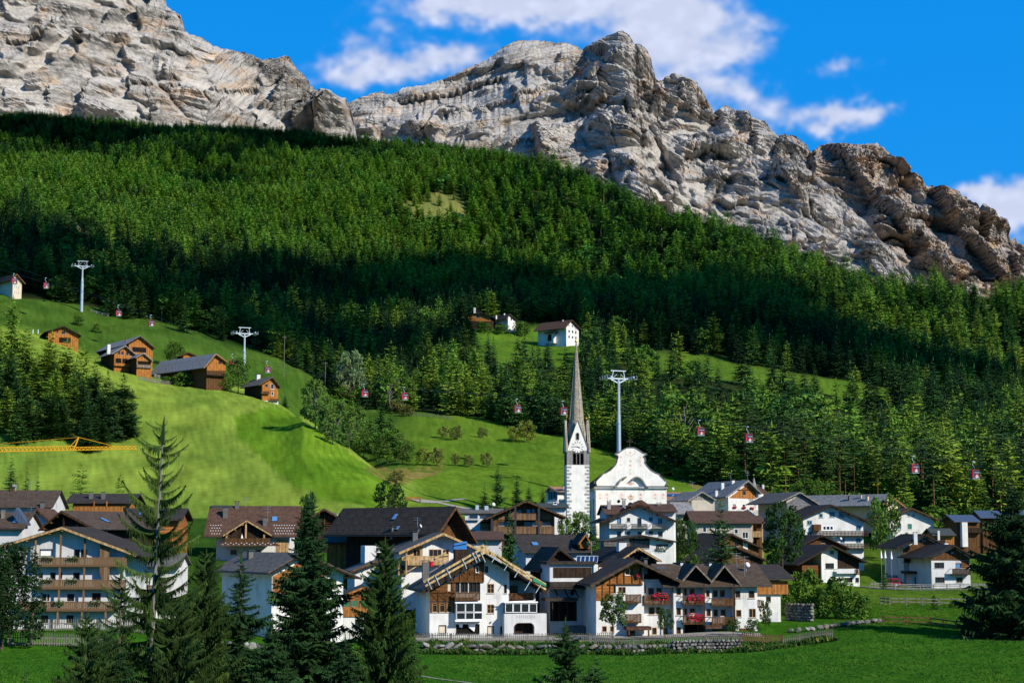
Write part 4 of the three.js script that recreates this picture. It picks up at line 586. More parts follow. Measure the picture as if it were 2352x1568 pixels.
// ---------- church with its pointed tower ----------
{
  const H = new House('church', 'white baroque church with a curved gable and painted front above the village roofs', 'church', 'C', 840, 1560, 372, 4);
  const k = H.px(), foot = -7, P = (x, y, z = 0) => H.p(x, y, z), zc = 0;
  const xl = P(540, 1380)[0], xr = P(1143, 1380)[0], ye = P(540, 1362)[1];
  // nave with a steep roof behind the curved gable
  H.part('wall', [box(xl, xr, foot, ye, -24, 0)], M.churchW);
  const xm = (xl + xr) / 2, rise = 6;
  H.part('roof', [prism([[xl - .7, ye - .1], [xm, ye + rise], [xm, ye + rise + .3], [xl - .7, ye + .25]], -24.6, -.8), prism([[xm, ye + rise], [xr + .7, ye - .1], [xr + .7, ye + .25], [xm, ye + rise + .3]], -24.6, -.8)], M.roofDark);
  // curved gable
  const half = [[835, 1020], [868, 1021], [905, 1040], [945, 1068], [972, 1072], [975, 1080], [950, 1090], [945, 1105], [955, 1140], [975, 1175], [1010, 1212], [1050, 1235], [1080, 1245], [1090, 1262], [1115, 1285], [1133, 1305], [1137, 1330], [1132, 1345], [1132, 1356]];
  const pr = half.map(([x, y]) => P(x, y)), cx = P(838, 1020)[0], poly = [...pr, ...pr.slice(1).reverse().map(([x, y]) => [2 * cx - x, y])];
  const gb = H.part('gable', prism(poly, -.75, .0), M.churchW);
  { const L = [], pts = [...pr.slice(0, -1).reverse().map(([x, y]) => [2 * cx - x, y]), ...pr.slice(1, -1)]; for (let i = 0; i < pts.length - 1; i++) L.push(bar(V(pts[i][0], pts[i][1] + .06, -.36), V(pts[i + 1][0], pts[i + 1][1] + .06, -.36), .95, .2)); part('coping', L, M.stoneD, gb); }
  // cornice, broken by the arched pediment
  H.part('cornice', [box(xl - .3, xr + .3, ye - .05, ye + .16, -.1, .5), box(xl - .3, xr + .3, ye + .165, ye + .3, -.1, .62)], M.white2);
  H.part('cornice_cover', [box(xl - .35, P(700, 1350)[0], ye + .305, ye + .42, -.1, .7), box(P(965, 1350)[0], xr + .35, ye + .305, ye + .42, -.1, .7)], M.roofDark);
  const scroll = (pts, s) => { const L = []; for (let i = 0; i < pts.length - 1; i++) { const a = P(...pts[i]), b = P(...pts[i + 1]); L.push(bar(V(a[0], a[1], .42), V(b[0], b[1], .42), .9, .26)); } return L; };
  H.part('pediment', scroll([[698, 1352], [722, 1342], [740, 1310], [757, 1285], [778, 1272], [800, 1268]]).concat(scroll([[845, 1292], [862, 1275], [885, 1268], [910, 1276], [935, 1298], [950, 1325], [965, 1348], [990, 1352]])), M.stone);
  // painted ornaments of the front: flat paint
  const paint = (n, cx, cy, w, h, m) => { const L = []; const q = (dx, dy, a, b) => { const [x0, y1] = P(cx + (dx - a) * w, cy + (dy + b) * h), [x1, y0] = P(cx + (dx + a) * w, cy + (dy - b) * h); L.push(box(x0, x1, y1, y0, .004, .014)); }; q(0, 0, .16, .5); q(0, -.12, .5, .1); q(-.32, .1, .12, .12); q(.32, .1, .12, .12); q(0, .34, .34, .08); return H.part(n, L, m); };
  for (const x of [575, 635, 760, 920, 1045, 1112]) paint('painted_ornament', x, 1428, 56, 62, M.pink);
  paint('painted_ornament', 838, 1440, 56, 50, M.ochre); paint('painted_ornament', 835, 1322, 70, 34, M.ochre);
  { const L = []; for (const [x, y, r] of [[835, 1132, 11], [833, 1170, 11], [834, 1206, 6], [835, 1242, 8], [752, 1100, 9], [750, 1132, 6], [752, 1165, 7], [920, 1102, 9], [920, 1135, 6], [921, 1170, 7], [832, 1062, 9]]) { const [a, b] = P(x, y); L.push(new THREE.CylinderGeometry(r * k, r * k, .012, 10).rotateX(Math.PI / 2).translate(a, b, .008)); } for (let i = 0; i < 16; i++) { const t = i / 15 * 4.4 - 2.2 - 1.57, [a, b] = P(832 + 42 * Math.cos(t * .9 - .16), 1058 + 30 * Math.sin(t * .9 - .16) * -1); L.push(box(a - .09, a + .09, b - .07, b + .07, .004, .014)); } H.part('painted_garland', L, M.ochre); }
  H.part('painted_border', [box(xl + .02, xl + .16, foot, ye - .1, .004, .014), box(xr - .16, xr - .02, foot, ye - .1, .004, .014)], M.pink);
  // oculus, niche and cross
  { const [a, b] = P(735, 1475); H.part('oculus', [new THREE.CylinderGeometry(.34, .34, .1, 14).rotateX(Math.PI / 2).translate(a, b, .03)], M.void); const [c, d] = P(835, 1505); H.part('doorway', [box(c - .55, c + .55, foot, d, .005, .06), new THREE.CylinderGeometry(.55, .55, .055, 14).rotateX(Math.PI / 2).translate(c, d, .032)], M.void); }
  { const [a, b] = P(830, 1018), [c, t] = P(828, 940, -.3); H.part('cross', [box(a - .06, a + .06, b, t, -.36, -.26), box(a - .62, a + .62, mix(b, t, .6), mix(b, t, .6) + .14, -.36, -.26), box(a - .36, a + .36, mix(b, t, .8), mix(b, t, .8) + .11, -.36, -.26), new THREE.SphereGeometry(.16, 8, 6).translate(a - .6, mix(b, t, .64), -.31), new THREE.SphereGeometry(.16, 8, 6).translate(a + .6, mix(b, t, .64), -.31), new THREE.SphereGeometry(.16, 8, 6).translate(a, t, -.31)], M.frameD); }
  // tall windows of the side wall
  for (const z of [-4, -10, -16]) { const w = H.part('side_window', [box(xl - .05, xl - .004, ye - 6.6, ye - 2.8, z - .75, z + .75), new THREE.CylinderGeometry(.75, .75, .046, 14).rotateZ(Math.PI / 2).translate(xl - .027, ye - 2.8, z)], M.palegrey); part('pane', [box(xl - .09, xl - .055, ye - 6.4, ye - 2.8, z - .55, z + .55), new THREE.CylinderGeometry(.55, .55, .035, 14).rotateZ(Math.PI / 2).translate(xl - .0725, ye - 2.8, z)], M.glass, w); }
  H.part('eave_moulding', [box(xl - .34, xl - .005, ye - .55, ye - .12, -24, -.05)], M.white2);
}
{
  const H = new House('church_tower', 'slender white church tower with a clock and a very tall pointed shingled spire', 'church tower', 'C', 385, 1565, 366, 4.5), P = (x, y) => H.p(x, y), foot = -6;
  const xl = P(292, 1200)[0], xr = P(484, 1200)[0], w = xr - xl, zc = -w / 2, xc = (xl + xr) / 2, yb = P(292, 1166)[1], yg = P(292, 1044)[1], ya = P(381, 785)[1], yt = P(366, 118)[1];
  const sq = (y0, y1, e = 0) => box(xl - e, xr + e, y0, y1, -w - e, e);
  H.part('shaft', sq(foot, yb), M.churchW);
  // belfry stage of dark masonry with a triple opening on each face
  const ox = [[344, 372], [378, 400], [408, 434]].map(([a, b]) => [P(a, 1100)[0], P(b, 1100)[0]]), oy0 = P(344, 1162)[1], oy1 = P(344, 1080)[1], arch = ([a, b]) => { const r = (b - a) / 2, m = (a + b) / 2, L = [[a, oy0], [b, oy0], [b, oy1]]; for (let i = 1; i < 8; i++) L.push([m + r * Math.cos(i / 8 * Math.PI), oy1 + r * Math.sin(i / 8 * Math.PI)]); L.push([a, oy1]); return L; };
  const face = prism([[xl, yb + .004], [xr, yb + .004], [xr, yg], [xl, yg]], -.5, 0, ox.map(arch)), turnAt = (g, q) => { const c = g.clone(); c.translate(-xc, 0, -zc); c.rotateY(q * Math.PI / 2); c.translate(xc, 0, zc); return c; };
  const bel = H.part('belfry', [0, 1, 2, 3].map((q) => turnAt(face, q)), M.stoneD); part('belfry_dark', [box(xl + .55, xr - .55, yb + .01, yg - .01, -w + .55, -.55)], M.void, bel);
  { const L = [], n = 7, hh = (yg - yb) / n; reseed(5); for (let j = 0; j < n; j++) for (const [a, b] of [[xl, ox[0][0] - .1], [ox[2][1] + .1, xr]]) { const m = 2, wd = (b - a) / m; for (let i = 0; i < m; i++) { const s = (j % 2) * .25 * wd; L.push([a + i * wd + (i ? s : 0), a + (i + 1) * wd + (i ? 0 : s), yb + j * hh]); } } for (const [a, b, y] of L) { const me = part('stone', box(a + .03, b - .03, y + .04, y + hh - .03, 0.004, .05 + rnd() * .03), M.stone, bel); void me; } }
  for (const [a, b] of ox) part('column', [rod(V(a - .05, oy0, -.12), V(a - .05, oy1, -.12), .08, .08, 8)], M.stone, bel);
  // corner stones of the shaft
  { reseed(9); const n = 22, hh = (yb - foot) / n; const qn = []; for (let j = 0; j < n; j++) for (const s of [0, 1]) { const l = (j % 2 ? .95 : .5) + rnd() * .12, y = foot + j * hh; qn.push(s ? [xr - l, xr + .03, y] : [xl - .03, xl + l, y]); } for (const [a, b, y] of qn) if (y > -1) H.part('quoin', box(a, b, y + .06, y + hh * .62, -.4, .035), M.stone); H.part('side_quoins', [box(xl - .035, xl - .004, foot, yb, -.5, -.41), box(xl - .035, xl - .004, foot, yb, -w, -w + .5)], M.stoneD); }
  // four gables with pinnacles, clock and window
  const gf = prism([[xl, yg + .004], [xr, yg + .004], [xc, ya]], -.22, 0); H.part('gable', [0, 1, 2, 3].map((q) => turnAt(gf, q)), M.churchW);
  { const L = []; for (const q of [0, 1, 2, 3]) { for (const s of [-1, 1]) L.push(turnAt(bar(V(s < 0 ? xl : xr, yg - .1, .02), V(xc, ya + .15, .02), .3, .1), q)); } H.part('gable_coping', L, M.spire); }
  for (const [a, b] of [[0, 0], [1, 0], [0, 1], [1, 1]]) { const x = a ? xr : xl, z = b ? -w : 0, top = P(280, 780)[1], pin = H.part('pinnacle', [new THREE.ConeGeometry(.42, top - yg + .4, 4).rotateY(Math.PI / 4).translate(x, (top + yg) / 2 - .2, z)], M.spire); part('finial', [rod(V(x, top - .4, z), V(x, top + .7, z), .05, .03, 5), new THREE.SphereGeometry(.17, 10, 8).translate(x, top + .55, z), new THREE.SphereGeometry(.11, 8, 6).translate(x, top + .95, z)], M.gold, pin); }
  // spire: octagonal, breaking outwards at the gables
  { const prof = [[w * .515, yg + .05], [w * .44, mix(yg, ya, .5)], [w * .335, ya + .2], [w * .24, mix(ya, yt, .3)], [w * .125, mix(ya, yt, .66)], [.1, yt]], L = []; for (let i = 0; i < prof.length - 1; i++) { const [r0, y0] = prof[i], [r1, y1] = prof[i + 1]; L.push(new THREE.CylinderGeometry(r1, r0, y1 - y0, 8, 1, true).rotateY(Math.PI / 8).translate(xc, (y0 + y1) / 2, zc)); } const s = H.part('spire', L, M.spire); part('spire_ball', [new THREE.SphereGeometry(.3, 12, 9).translate(xc, yt + .35, zc), rod(V(xc, yt - .2, zc), V(xc, yt + 1.6, zc), .05, .03, 6), box(xc - .35, xc + .35, yt + 1.15, yt + 1.25, zc - .03, zc + .03)], M.gold, s); const rb = []; for (let i = 0; i < 8; i++) for (let j = 2; j < prof.length - 1; j++) { const a = i * Math.PI / 4 + Math.PI / 8, [r0, y0] = prof[j], [r1, y1] = prof[j + 1]; rb.push(bar(V(xc + Math.sin(a) * r0, y0, zc + Math.cos(a) * r0), V(xc + Math.sin(a) * r1, y1, zc + Math.cos(a) * r1), .1, .1)); } part('ridge_cover', rb, M.spire, s); }
  { const [a, b] = P(385, 1012), R = P(385, 966)[1] - b, L = []; const ck = H.part('clock_face', [new THREE.CylinderGeometry(R * 1.08, R * 1.08, .05, 28).rotateX(Math.PI / 2).translate(a, b, .03)], M.churchW); for (let i = 0; i < 12; i++) { const t = i * Math.PI / 6; L.push(new THREE.BoxGeometry(.11, .42, .03).translate(0, R * .92, .07).rotateZ(-t).translate(a, b, 0)); } part('numerals', L, M.frameD, ck); const hand = (deg, l, ww) => new THREE.BoxGeometry(ww, l, .03).translate(0, l * .42, .1).rotateZ(-deg * Math.PI / 180).translate(a, b, 0); part('hands', [hand(272, R * .8, .13), hand(118, R * .5, .18)], M.frameD, ck); }
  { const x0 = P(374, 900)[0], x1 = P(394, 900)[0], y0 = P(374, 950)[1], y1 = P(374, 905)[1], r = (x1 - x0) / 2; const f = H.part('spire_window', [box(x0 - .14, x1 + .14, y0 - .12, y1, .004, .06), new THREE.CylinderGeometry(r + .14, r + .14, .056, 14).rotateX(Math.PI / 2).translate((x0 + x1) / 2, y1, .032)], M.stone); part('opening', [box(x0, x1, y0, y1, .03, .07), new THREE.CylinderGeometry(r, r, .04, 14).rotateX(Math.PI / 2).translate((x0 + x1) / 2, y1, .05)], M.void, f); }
}
// ---------- village houses ----------
const O_ = { f: M.frameO }, D_ = { f: M.frameD }, W_ = { f: M.frameW };
const wins = (H, o, list) => { for (const [a, b, c, d, e] of list) H.win(a, b, c, d, { ...o, ...(e || {}) }); };
{ // large balconied house at the left edge
  const H = new House('apartment_house', 'white house at the left edge with three long brown board balconies', 'house', 3, 480, 1108, 190, 2), g = { g: M.cloth };
  wins(H, D_, [[308, 515, 412, 575, { ...g, n: 1 }], [578, 518, 625, 580], [632, 518, 680, 580], [300, 700, 335, 745], [392, 700, 435, 748], [467, 700, 487, 748], [573, 700, 625, 748], [330, 868, 362, 922], [368, 870, 385, 922], [525, 868, 582, 925], [720, 860, 790, 920, { f: M.brownW }], [320, 1037, 375, 1097], [518, 1035, 575, 1097], [130, 1040, 175, 1075]]);
  H.gable({ apex: [483, 352], el: [-70, 522], er: [1125, 590], l: 60, r: 985, depth: 14, over: 1.35, m: M.white2, rm: M.roofDark, barge: M.lightW, bh: .26 });
  H.clad([[785, 475], [858, 500], [858, 740], [850, 830], [800, 770], [783, 700]], M.balW, { z: .9 });
  const bs = [M.balW, M.greyW, M.balW, M.brownW, M.balW, M.orangeF, M.greyW];
  H.balcony(258, 992, 580, 655, { out: .95, m: M.balW, single: true, ms: bs, bw: .18, step: .2, posts: [[272, 432, 655], [470, 372, 655], [660, 428, 655]] });
  H.balcony(308, 985, 755, 832, { out: .95, m: M.balW, single: true, ms: bs, bw: .18, step: .2, posts: [[463, 660, 832], [655, 660, 832]] });
  H.balcony(140, 905, 928, 1005, { out: .95, m: M.balW, single: true, ms: bs, bw: .18, step: .2, posts: [[457, 835, 1005], [650, 835, 1005]] });
  for (const x of [252, 450, 642, 828]) H.post(x, 1006, 1115, .92, .2, M.balW);
  for (const [x, y, n] of [[370, 588, 'top balcony, under the blind'], [568, 588, 'top balcony, by the glass door'], [365, 762, 'middle balcony, left one'], [560, 762, 'middle balcony, right one'], [457, 938, 'lowest balcony, left one'], [745, 938, 'lowest balcony, right one']]) H.flowers(x - 42, x + 42, y, { z: .98, label: 'green leafy flower box on the apartment house, ' + n, c: [.06, .12, .03], dense: 90, group: 'flower boxes on the apartment house' });
}
{ const H = new House('house', 'low white house with grey roof half hidden behind the tall larch', 'house', 3, 1200, 1110, 214, 4); wins(H, D_, [[1040, 905, 1085, 950], [1130, 890, 1190, 940], [1300, 905, 1370, 950]]); H.ridge({ el: [930, 655], er: [1420, 660], l: 960, r: 1400, ridgeY: 560, depth: 10, m: M.white, rm: M.roofGrey }); H.balcony(1000, 1300, 800, 850, { m: M.brownW }); }
{ const H = new House('house', 'brown roofed house at the far left behind the apartment house', 'house', 3, 150, 420, 268, 3); H.ridge({ el: [-260, 192], er: [412, 192], l: -230, r: 395, ridgeY: 62, depth: 11, m: M.white2, rm: M.roofBrown }); H.chimney(105, 190, 26, 45, M.stone); H.chimney(330, 180, 30, 25, M.stoneD); H.chimney(95, 60, 30, 22, M.roofBrown); H.antenna(235, 215, 145); }
{ const H = new House('house', 'house with brown slate roof and bluish dormer side at the left edge', 'house', 3, 60, 470, 240, 0); H.ridge({ el: [-220, 362], er: [186, 362], l: -190, r: 172, ridgeY: 235, depth: 9, m: M.white2, rm: M.roofBrown }); H.chimney(20, 270, 26, 62, M.greyW); H.clad([[125, 250], [150, 190], [238, 318], [238, 332], [178, 332]], M.roofBlue, { z: -2.2, t: 1.6, name: 'dormer_side' }); H.skylight(120, 300); }
{ const H = new House('house', 'reddish roofed small house with white gable behind the bluish dormer', 'house', 3, 300, 420, 252, 0); H.gable({ apex: [285, 208], el: [185, 300], er: [385, 300], l: 205, r: 372, depth: 8, m: M.white, rm: M.roofRed }); H.antenna(240, 300, 180); }
{ const H = new House('chalet', 'wooden chalet with dark roof and orange balcony below the bright meadow on the left', 'house', 3, 780, 300, 302, 2); H.ridge({ el: [505, 158], er: [1052, 158], l: 570, r: 985, ridgeY: 88, depth: 10, m: M.orangeW, rm: M.roofDark }); H.balcony(575, 978, 180, 226, { m: M.orangeW, posts: [[735, 140, 226], [835, 140, 226]] }); H.chimney(712, 118, 28, 42, M.stoneD); H.chimney(808, 120, 26, 44, M.stoneD); for (const x of [600, 640, 780, 880, 930]) H.win(x, 178, x + 26, 212, { ...D_, proud: true, n: 1 }); }
{ const H = new House('house', 'house with brown roof and dark timber gable directly above the apartment house', 'house', 3, 560, 545, 232, -20); wins(H, D_, [[500, 330, 530, 380], [560, 330, 600, 380]]); H.gable({ apex: [475, 226], el: [300, 372], er: [748, 366], l: 340, r: 720, depth: 15, m: M.darkW, rm: M.roofBrown, over: 1.4 }); H.balcony(380, 700, 395, 440, { m: M.darkW, posts: [[490, 260, 440], [600, 275, 440]] }); H.skylight(820, 292, .9, 1.4); H.antenna(640, 350, 290); H.antenna(840, 390, 350); }
{ const H = new House('chalet', 'chalet with dark bluish roof and orange timber wall behind the larch trunk', 'house', 3, 1200, 560, 256, 3); wins(H, O_, [[1090, 400, 1135, 450], [1200, 400, 1240, 450]]); H.ridge({ el: [930, 290], er: [1430, 295], l: 975, r: 1395, ridgeY: 204, depth: 11, m: M.orangeL, rm: M.roofDark }); H.skylight(1110, 240); H.balcony(1000, 1380, 410, 455, { m: M.orangeW }); }
{ // dotted brown roof
  const H = new House('house', 'house with large brown roof dotted with white snow guards and a covered loggia', 'house', 4, 600, 600, 270, 3); wins(H, O_, [[360, 520, 410, 560], [560, 520, 600, 560]]);
  H.ridge({ el: [150, 428], er: [893, 420], l: 250, r: 820, ridgeY: 188, depth: 12, m: M.white, rm: M.roofRed });
  { const L = []; for (let j = 0; j < 4; j++) for (let i = 0; i < 34; i++) { const x = 205 + i * 20 + (j % 2) * 10, y = 330 + j * 22; if (x > 290 && x < 700 && y > 300 && y < 480) continue; const { P } = H.onRoof(x, y); L.push(box(P.x - .07, P.x + .07, P.y, P.y + .1, P.z, P.z + .05)); } part('snow_guard', L, M.frameW, H.roofs[0].mesh, 'stuff'); }
  H.clad([[720, 440], [818, 440], [818, 540], [720, 540]], M.lightW, { z: .01 });
  H.gable({ apex: [490, 296], el: [303, 412], er: [688, 412], l: 325, r: 665, depth: 5, z: 2.2, base: 462, foot: .3, m: M.darkW, rm: M.roofRed, barge: M.lightW });
  for (const x of [330, 483, 625]) H.post(x, x === 483 ? 312 : 400, 460, 2.9, .26, M.lightW);
  H.balcony(318, 672, 430, 462, { z: 2.2, out: .7, m: M.brownW });
  H.clad([[285, 462], [705, 462], [762, 492], [285, 492]], M.roofRed, { z: 2.2, t: .9, name: 'lower_roof' }); { const L = []; for (let i = 0; i < 20; i++) { const [a, b] = H.p(300 + i * 21, i % 2 ? 470 : 482, 3.14); L.push(box(a - .07, a + .07, b, b + .1, 3.1, 3.16)); } part('snow_guard', L, M.frameW, H.g, 'stuff'); }
  H.chimney(320, 262, 34, 68, M.stoneD); H.chimney(632, 325, 30, 52, M.stoneD); H.skylight(708, 282, 1, 1.4); H.antenna(652, 300, 178); H.chimney(412, 190, 30, 40, M.stoneD); H.antenna(480, 190, 110);
  H.block('roof_box', 210, 172, 368, 200, -6.4, -5.4, M.roofGreen);
  const u = thing('parasol', 'closed white parasol in the loggia of the dotted brown roof', 'parasol', H.O); u.rotation.y = H.yaw; const [a, b] = H.p(450, 458, 2.6), t = H.p(450, 396, 2.6)[1]; part('pole', rod(V(a, b, 2.6), V(a, t + .1, 2.6), .03), M.metal, u); part('canopy', new THREE.ConeGeometry(.26, t - b - .3, 9).translate(a, (t + b) / 2 + .15, 2.6), M.cloth, u);
}
{ // grey-roofed white house behind the big front spruce
  const H = new House('house', 'white house with grey roof behind the big dark spruce in front', 'house', 4, 960, 1150, 203, 32); wins(H, D_, [[1142, 760, 1195, 825, { g: M.ochre, n: 1 }], [830, 760, 870, 830], [730, 870, 752, 935, { f: M.orangeW }]]);
  H.gable({ apex: [930, 560], el: [660, 716], er: [1385, 752], l: 690, r: 1250, depth: 15, over: 1.3, m: M.white, rm: M.roofGrey, barge: M.darkW });
  H.clad([[692, 728], [800, 680], [930, 600], [1060, 650], [1150, 690], [1150, 720], [800, 760], [800, 855], [692, 855]], M.orangeL); H.balcony(700, 1000, 850, 900, { m: M.brownW });
  H.chimney(515, 588, 40, 52, M.stoneD);
}
{ const H = new House('shed', 'dark open-fronted timber shed roof beside the tall spruce tip', 'shed', 4, 1200, 420, 288, 4); H.gable({ apex: [1096, 205], el: [890, 335], er: [1378, 366], l: 930, r: 1330, depth: 8, m: M.darkW, rm: M.roofGreen, over: 1.2 }); for (let i = 0; i < 6; i++) H.beam('slat', 1095, 255 + i * 18, 1150 + i * 22, 258 + i * 18, .2, .06, .1, M.brownW); for (const x of [1100, 1212]) H.post(x, 245, 360, .3, .16, M.brownW); }
{ const H = new House('house', 'plain white flat-topped building behind the timber shed', 'house', 4, 1310, 420, 322, 8); const [a, T] = H.p(1180, 254), [b] = H.p(1412, 254), B = H.p(1180, 420)[1] - 4; H.wall([[a, B], [b, B], [b, T], [a, T]], 0, 8, M.white); H.part('roof', box(a - .2, b + .2, T, T + .15, -8.2, .2), M.frameW); H.chimney = null; H.block('chimney', 1175, 228, 1195, 256, -2, -1.3, M.stoneD); }
{ const H = new House('barn', 'timber barn with one small window and dark sheet roof right of the tall spruce', 'barn', 4, 1230, 690, 262, 6); wins(H, { ...D_, f: M.greyW }, [[1262, 566, 1300, 616, { n: 1, g: M.glassG }]]); H.ridge({ el: [1090, 472], er: [1422, 472], l: 1120, r: 1338, ridgeY: 405, depth: 7, m: M.orangeW, rm: M.roofGreen }); H.block('roof_box', 1165, 362, 1330, 415, -4, -2.5, M.roofDark); }
{ // large dark roof
  const H = new House('house', 'house with huge dark grey tiled roof and timber gable turned to the right', 'house', 5, 520, 720, 247, 46); H.gable({ apex: [525, 196], el: [378, 418], er: [694, 476], l: 420, r: 650, depth: 21, over: 2.2, m: M.darkW, rm: M.roofDark, barge: M.brownW, bh: .35 });
  H.clad([[425, 380], [525, 260], [600, 330], [640, 440], [425, 440]], M.brownW); H.win(505, 300, 515, 350, { ...D_, proud: true, z: .08 }); H.skylight(45, 265, .8, 1.2); H.skylight(68, 352, .6, .8); H.chimney(22, 372, 18, 24, M.stoneD); H.antenna(222, 385, 268); H.dish(232, 382); H.chimney(202, 440, 40, 52, M.white2);
}
{ const H = new House('house', 'white house wall and low grey roof between the timber barn and the light timber house', 'house', 4, 1450, 800, 240, 12); wins(H, W_, [[1500, 500, 1560, 540]]); H.gable({ apex: [1560, 600], el: [1310, 700], er: [1760, 690], l: 1340, r: 1700, depth: 9, m: M.white, rm: M.roofGrey }); H.chimney(1630, 600, 44, 90, M.stoneD); H.block('wall', 1418, 490, 1508, 640, -9, -4, M.white); }
{ // light timber house
  const H = new House('chalet', 'light timber and white house with balcony and pale new roof edge', 'house', 5, 300, 760, 237, 14); wins(H, O_, [[312, 517, 412, 575, { n: 3 }], [188, 520, 245, 572], [80, 625, 118, 705], [420, 520, 470, 575]]);
  H.gable({ apex: [425, 398], el: [78, 552], er: [790, 560], l: 100, r: 700, depth: 13, over: 1.6, m: M.white, rm: M.roofGrey, barge: M.lightW, bh: .34, pm: M.lightW });
  H.clad([[130, 530], [262, 470], [262, 575], [130, 640]], M.lightW); H.clad([[70, 590], [145, 560], [145, 720], [70, 720]], M.lightW, { z: .3 }); H.balcony(145, 470, 570, 640, { m: M.lightW, posts: [[135, 530, 720]] }); H.chimney(202, 448, 40, 62, M.stoneD); H.beam('brace', 150, 690, 215, 650, 1, .14, .14, M.fresh); H.win(85, 640, 120, 705, { ...D_, proud: true, z: .4 });
  for (const [x, y, s] of [[425, 540, 1], [400, 560, -1]]) H.beam('lumber', x - 40, y + 30, x + 45, y + 18 * s, 1.5, .12, .2, M.fresh);
}
{ // the house under renovation, centre front
  const H = new House('white_house', 'white and timber house with scaffold boards along both roof edges, centre front', 'house', 5, 745, 1200, 218, 11), Bd = { f: M.frameD };
  wins(H, Bd, [[678, 650, 706, 700, { n: 1, f: M.frameW }], [752, 650, 778, 700, { n: 1 }], [455, 778, 495, 852, { g: M.cream, n: 1 }], [518, 778, 555, 855], [560, 778, 620, 855], [626, 778, 716, 855, { n: 3 }], [770, 788, 826, 862, { f: M.frameO, tr: .5 }], [903, 795, 925, 862, { n: 1 }], [338, 940, 378, 1012, { f: M.frameO, n: 1, tr: .78 }], [395, 940, 437, 1012, { f: M.frameO, n: 1, tr: .78 }], [452, 940, 496, 1012, { f: M.frameO, n: 1, tr: .78 }], [770, 950, 826, 1020, { f: M.frameO, tr: .5 }], [388, 1112, 450, 1182, { g: M.cream, n: 1 }], [772, 1118, 824, 1186, { g: M.cream, n: 1 }], [520, 1100, 715, 1194, { f: M.white2, g: M.void, n: 1, sill: false }]]);
  H.gable({ apex: [747, 566], el: [262, 862], er: [1240, 862], l: 320, r: 945, depth: 13, over: 1.5, m: M.white, rm: M.roofGreen, barge: M.darkW, bh: .5, th: .28, pm: M.darkW });
  H.block('wall', 940, 760, 1150, 1210, -9, -2.4, M.white2); H.win(948, 802, 1010, 860, { ...D_, z: -2.4, proud: true });
  H.clad([[321, 835], [510, 745], [560, 712], [690, 628], [745, 605], [745, 772], [516, 772], [516, 925], [321, 925]], M.brownL, { name: 'timber_cladding' });
  for (const y of [772, 852]) H.beam('timber_beam', 320, y + (y > 800 ? 0 : 0), y > 800 ? 510 : 745, y, .12, .14, .16, M.brownW); for (const x of [385, 445, 512, 560, 620, 675, 742]) H.beam('timber_stud', x, x < 500 ? 860 : 640 + Math.max(0, 620 - x) * .55, x, x < 500 ? 925 : 770, .1, .14, .1, M.brownW);
  for (const [a, b] of [[325, 385], [385, 445], [445, 510]]) { H.beam('timber_brace', a, 925, b, 865, .09, .06, .1, M.brownW); H.beam('timber_brace', a, 865, b, 925, .09, .06, .1, M.brownW); }
  H.clad([[321, 928], [516, 928], [516, 1018], [321, 1018]], M.brownW, { z: 0 });
  H.balcony(516, 716, 856, 918, { out: .9, m: M.brownW, rm: M.brownW }); H.balcony(945, 1132, 862, 918, { out: -.2, z: .2, m: M.darkW }); H.balcony(946, 1134, 862, 918, { z: -1.4, out: 1.5, m: M.brownW });
  // white conservatory bay
  { const z = 1.1; H.block('bay', 520, 1068, 734, 1086, 0, z, M.frameW); H.block('bay_roof', 520, 930, 734, 942, 0, z + .08, M.frameW); const [x0] = H.p(527, 1000, z), [x1] = H.p(730, 1000, z); for (const [a, b, c, d] of [[528, 942, 598, 1010], [600, 942, 664, 1010], [666, 942, 732, 1010], [528, 1014, 598, 1068], [600, 1014, 664, 1068], [666, 1014, 732, 1068]]) H.win(a, b, c, d, { z: z - .1, proud: true, f: M.frameW, n: 1, t: .05, name: 'bay_window' }); H.part('bay_side', [box(x0, x0 + .06, H.p(527, 1068, z)[1], H.p(527, 942, z)[1], .01, z - .11)], M.frameW); void x1; }
  // side annex with arched opening and glazed room
  { const z = 1.6, arch = (x0, y0, x1, y1, r) => { const [a, B] = H.p(x0, y1, z), [b, T] = H.p(x1, y0, z), L = [[a, B], [b, B]]; for (let i = 0; i <= 6; i++) { const t = i / 6 * Math.PI / 2; L.push([b - r + r * Math.cos(t), T - r + r * Math.sin(t)]); } for (let i = 0; i <= 6; i++) { const t = Math.PI / 2 + i / 6 * Math.PI / 2; L.push([a + r + r * Math.cos(t), T - r + r * Math.sin(t)]); } return L; }; const [a, B] = H.p(906, 1240, z), [b, T] = H.p(1238, 1022, z), hole = arch(985, 1096, 1138, 1182, .55); 
    H.part('annex_wall', [prism([[a, B], [b, B], [b, T], [a, T]], z - .5, z, [hole]), box(a, b, B, T - .05, -4, z - 1.5), box(a, a + .3, B, T - .05, z - 1.5, z - .5), box(b - .3, b, B, T - .05, z - 1.5, z - .5), box(a, b, T - .3, T, z - 1.5, z - .5)], M.white2); H.part('arched_recess', box(a + .3, b - .3, hole[0][1] - .3, hole[0][1] + 2.6, z - 1.49, z - 1.2), M.darkW); 
    const fr = hole.map(([x, y]) => V(x, y, z + .03)), L = []; for (let i = 0; i < fr.length; i++) L.push(bar(fr[i], fr[(i + 1) % fr.length], .1, .06)); H.part('arch_frame', L, M.frameD);
    for (let i = 0; i < 9; i++) H.block('vent', 1004 + i * 17, 1036, 1008 + i * 17, 1060, z + .002, z + .02, M.stone);
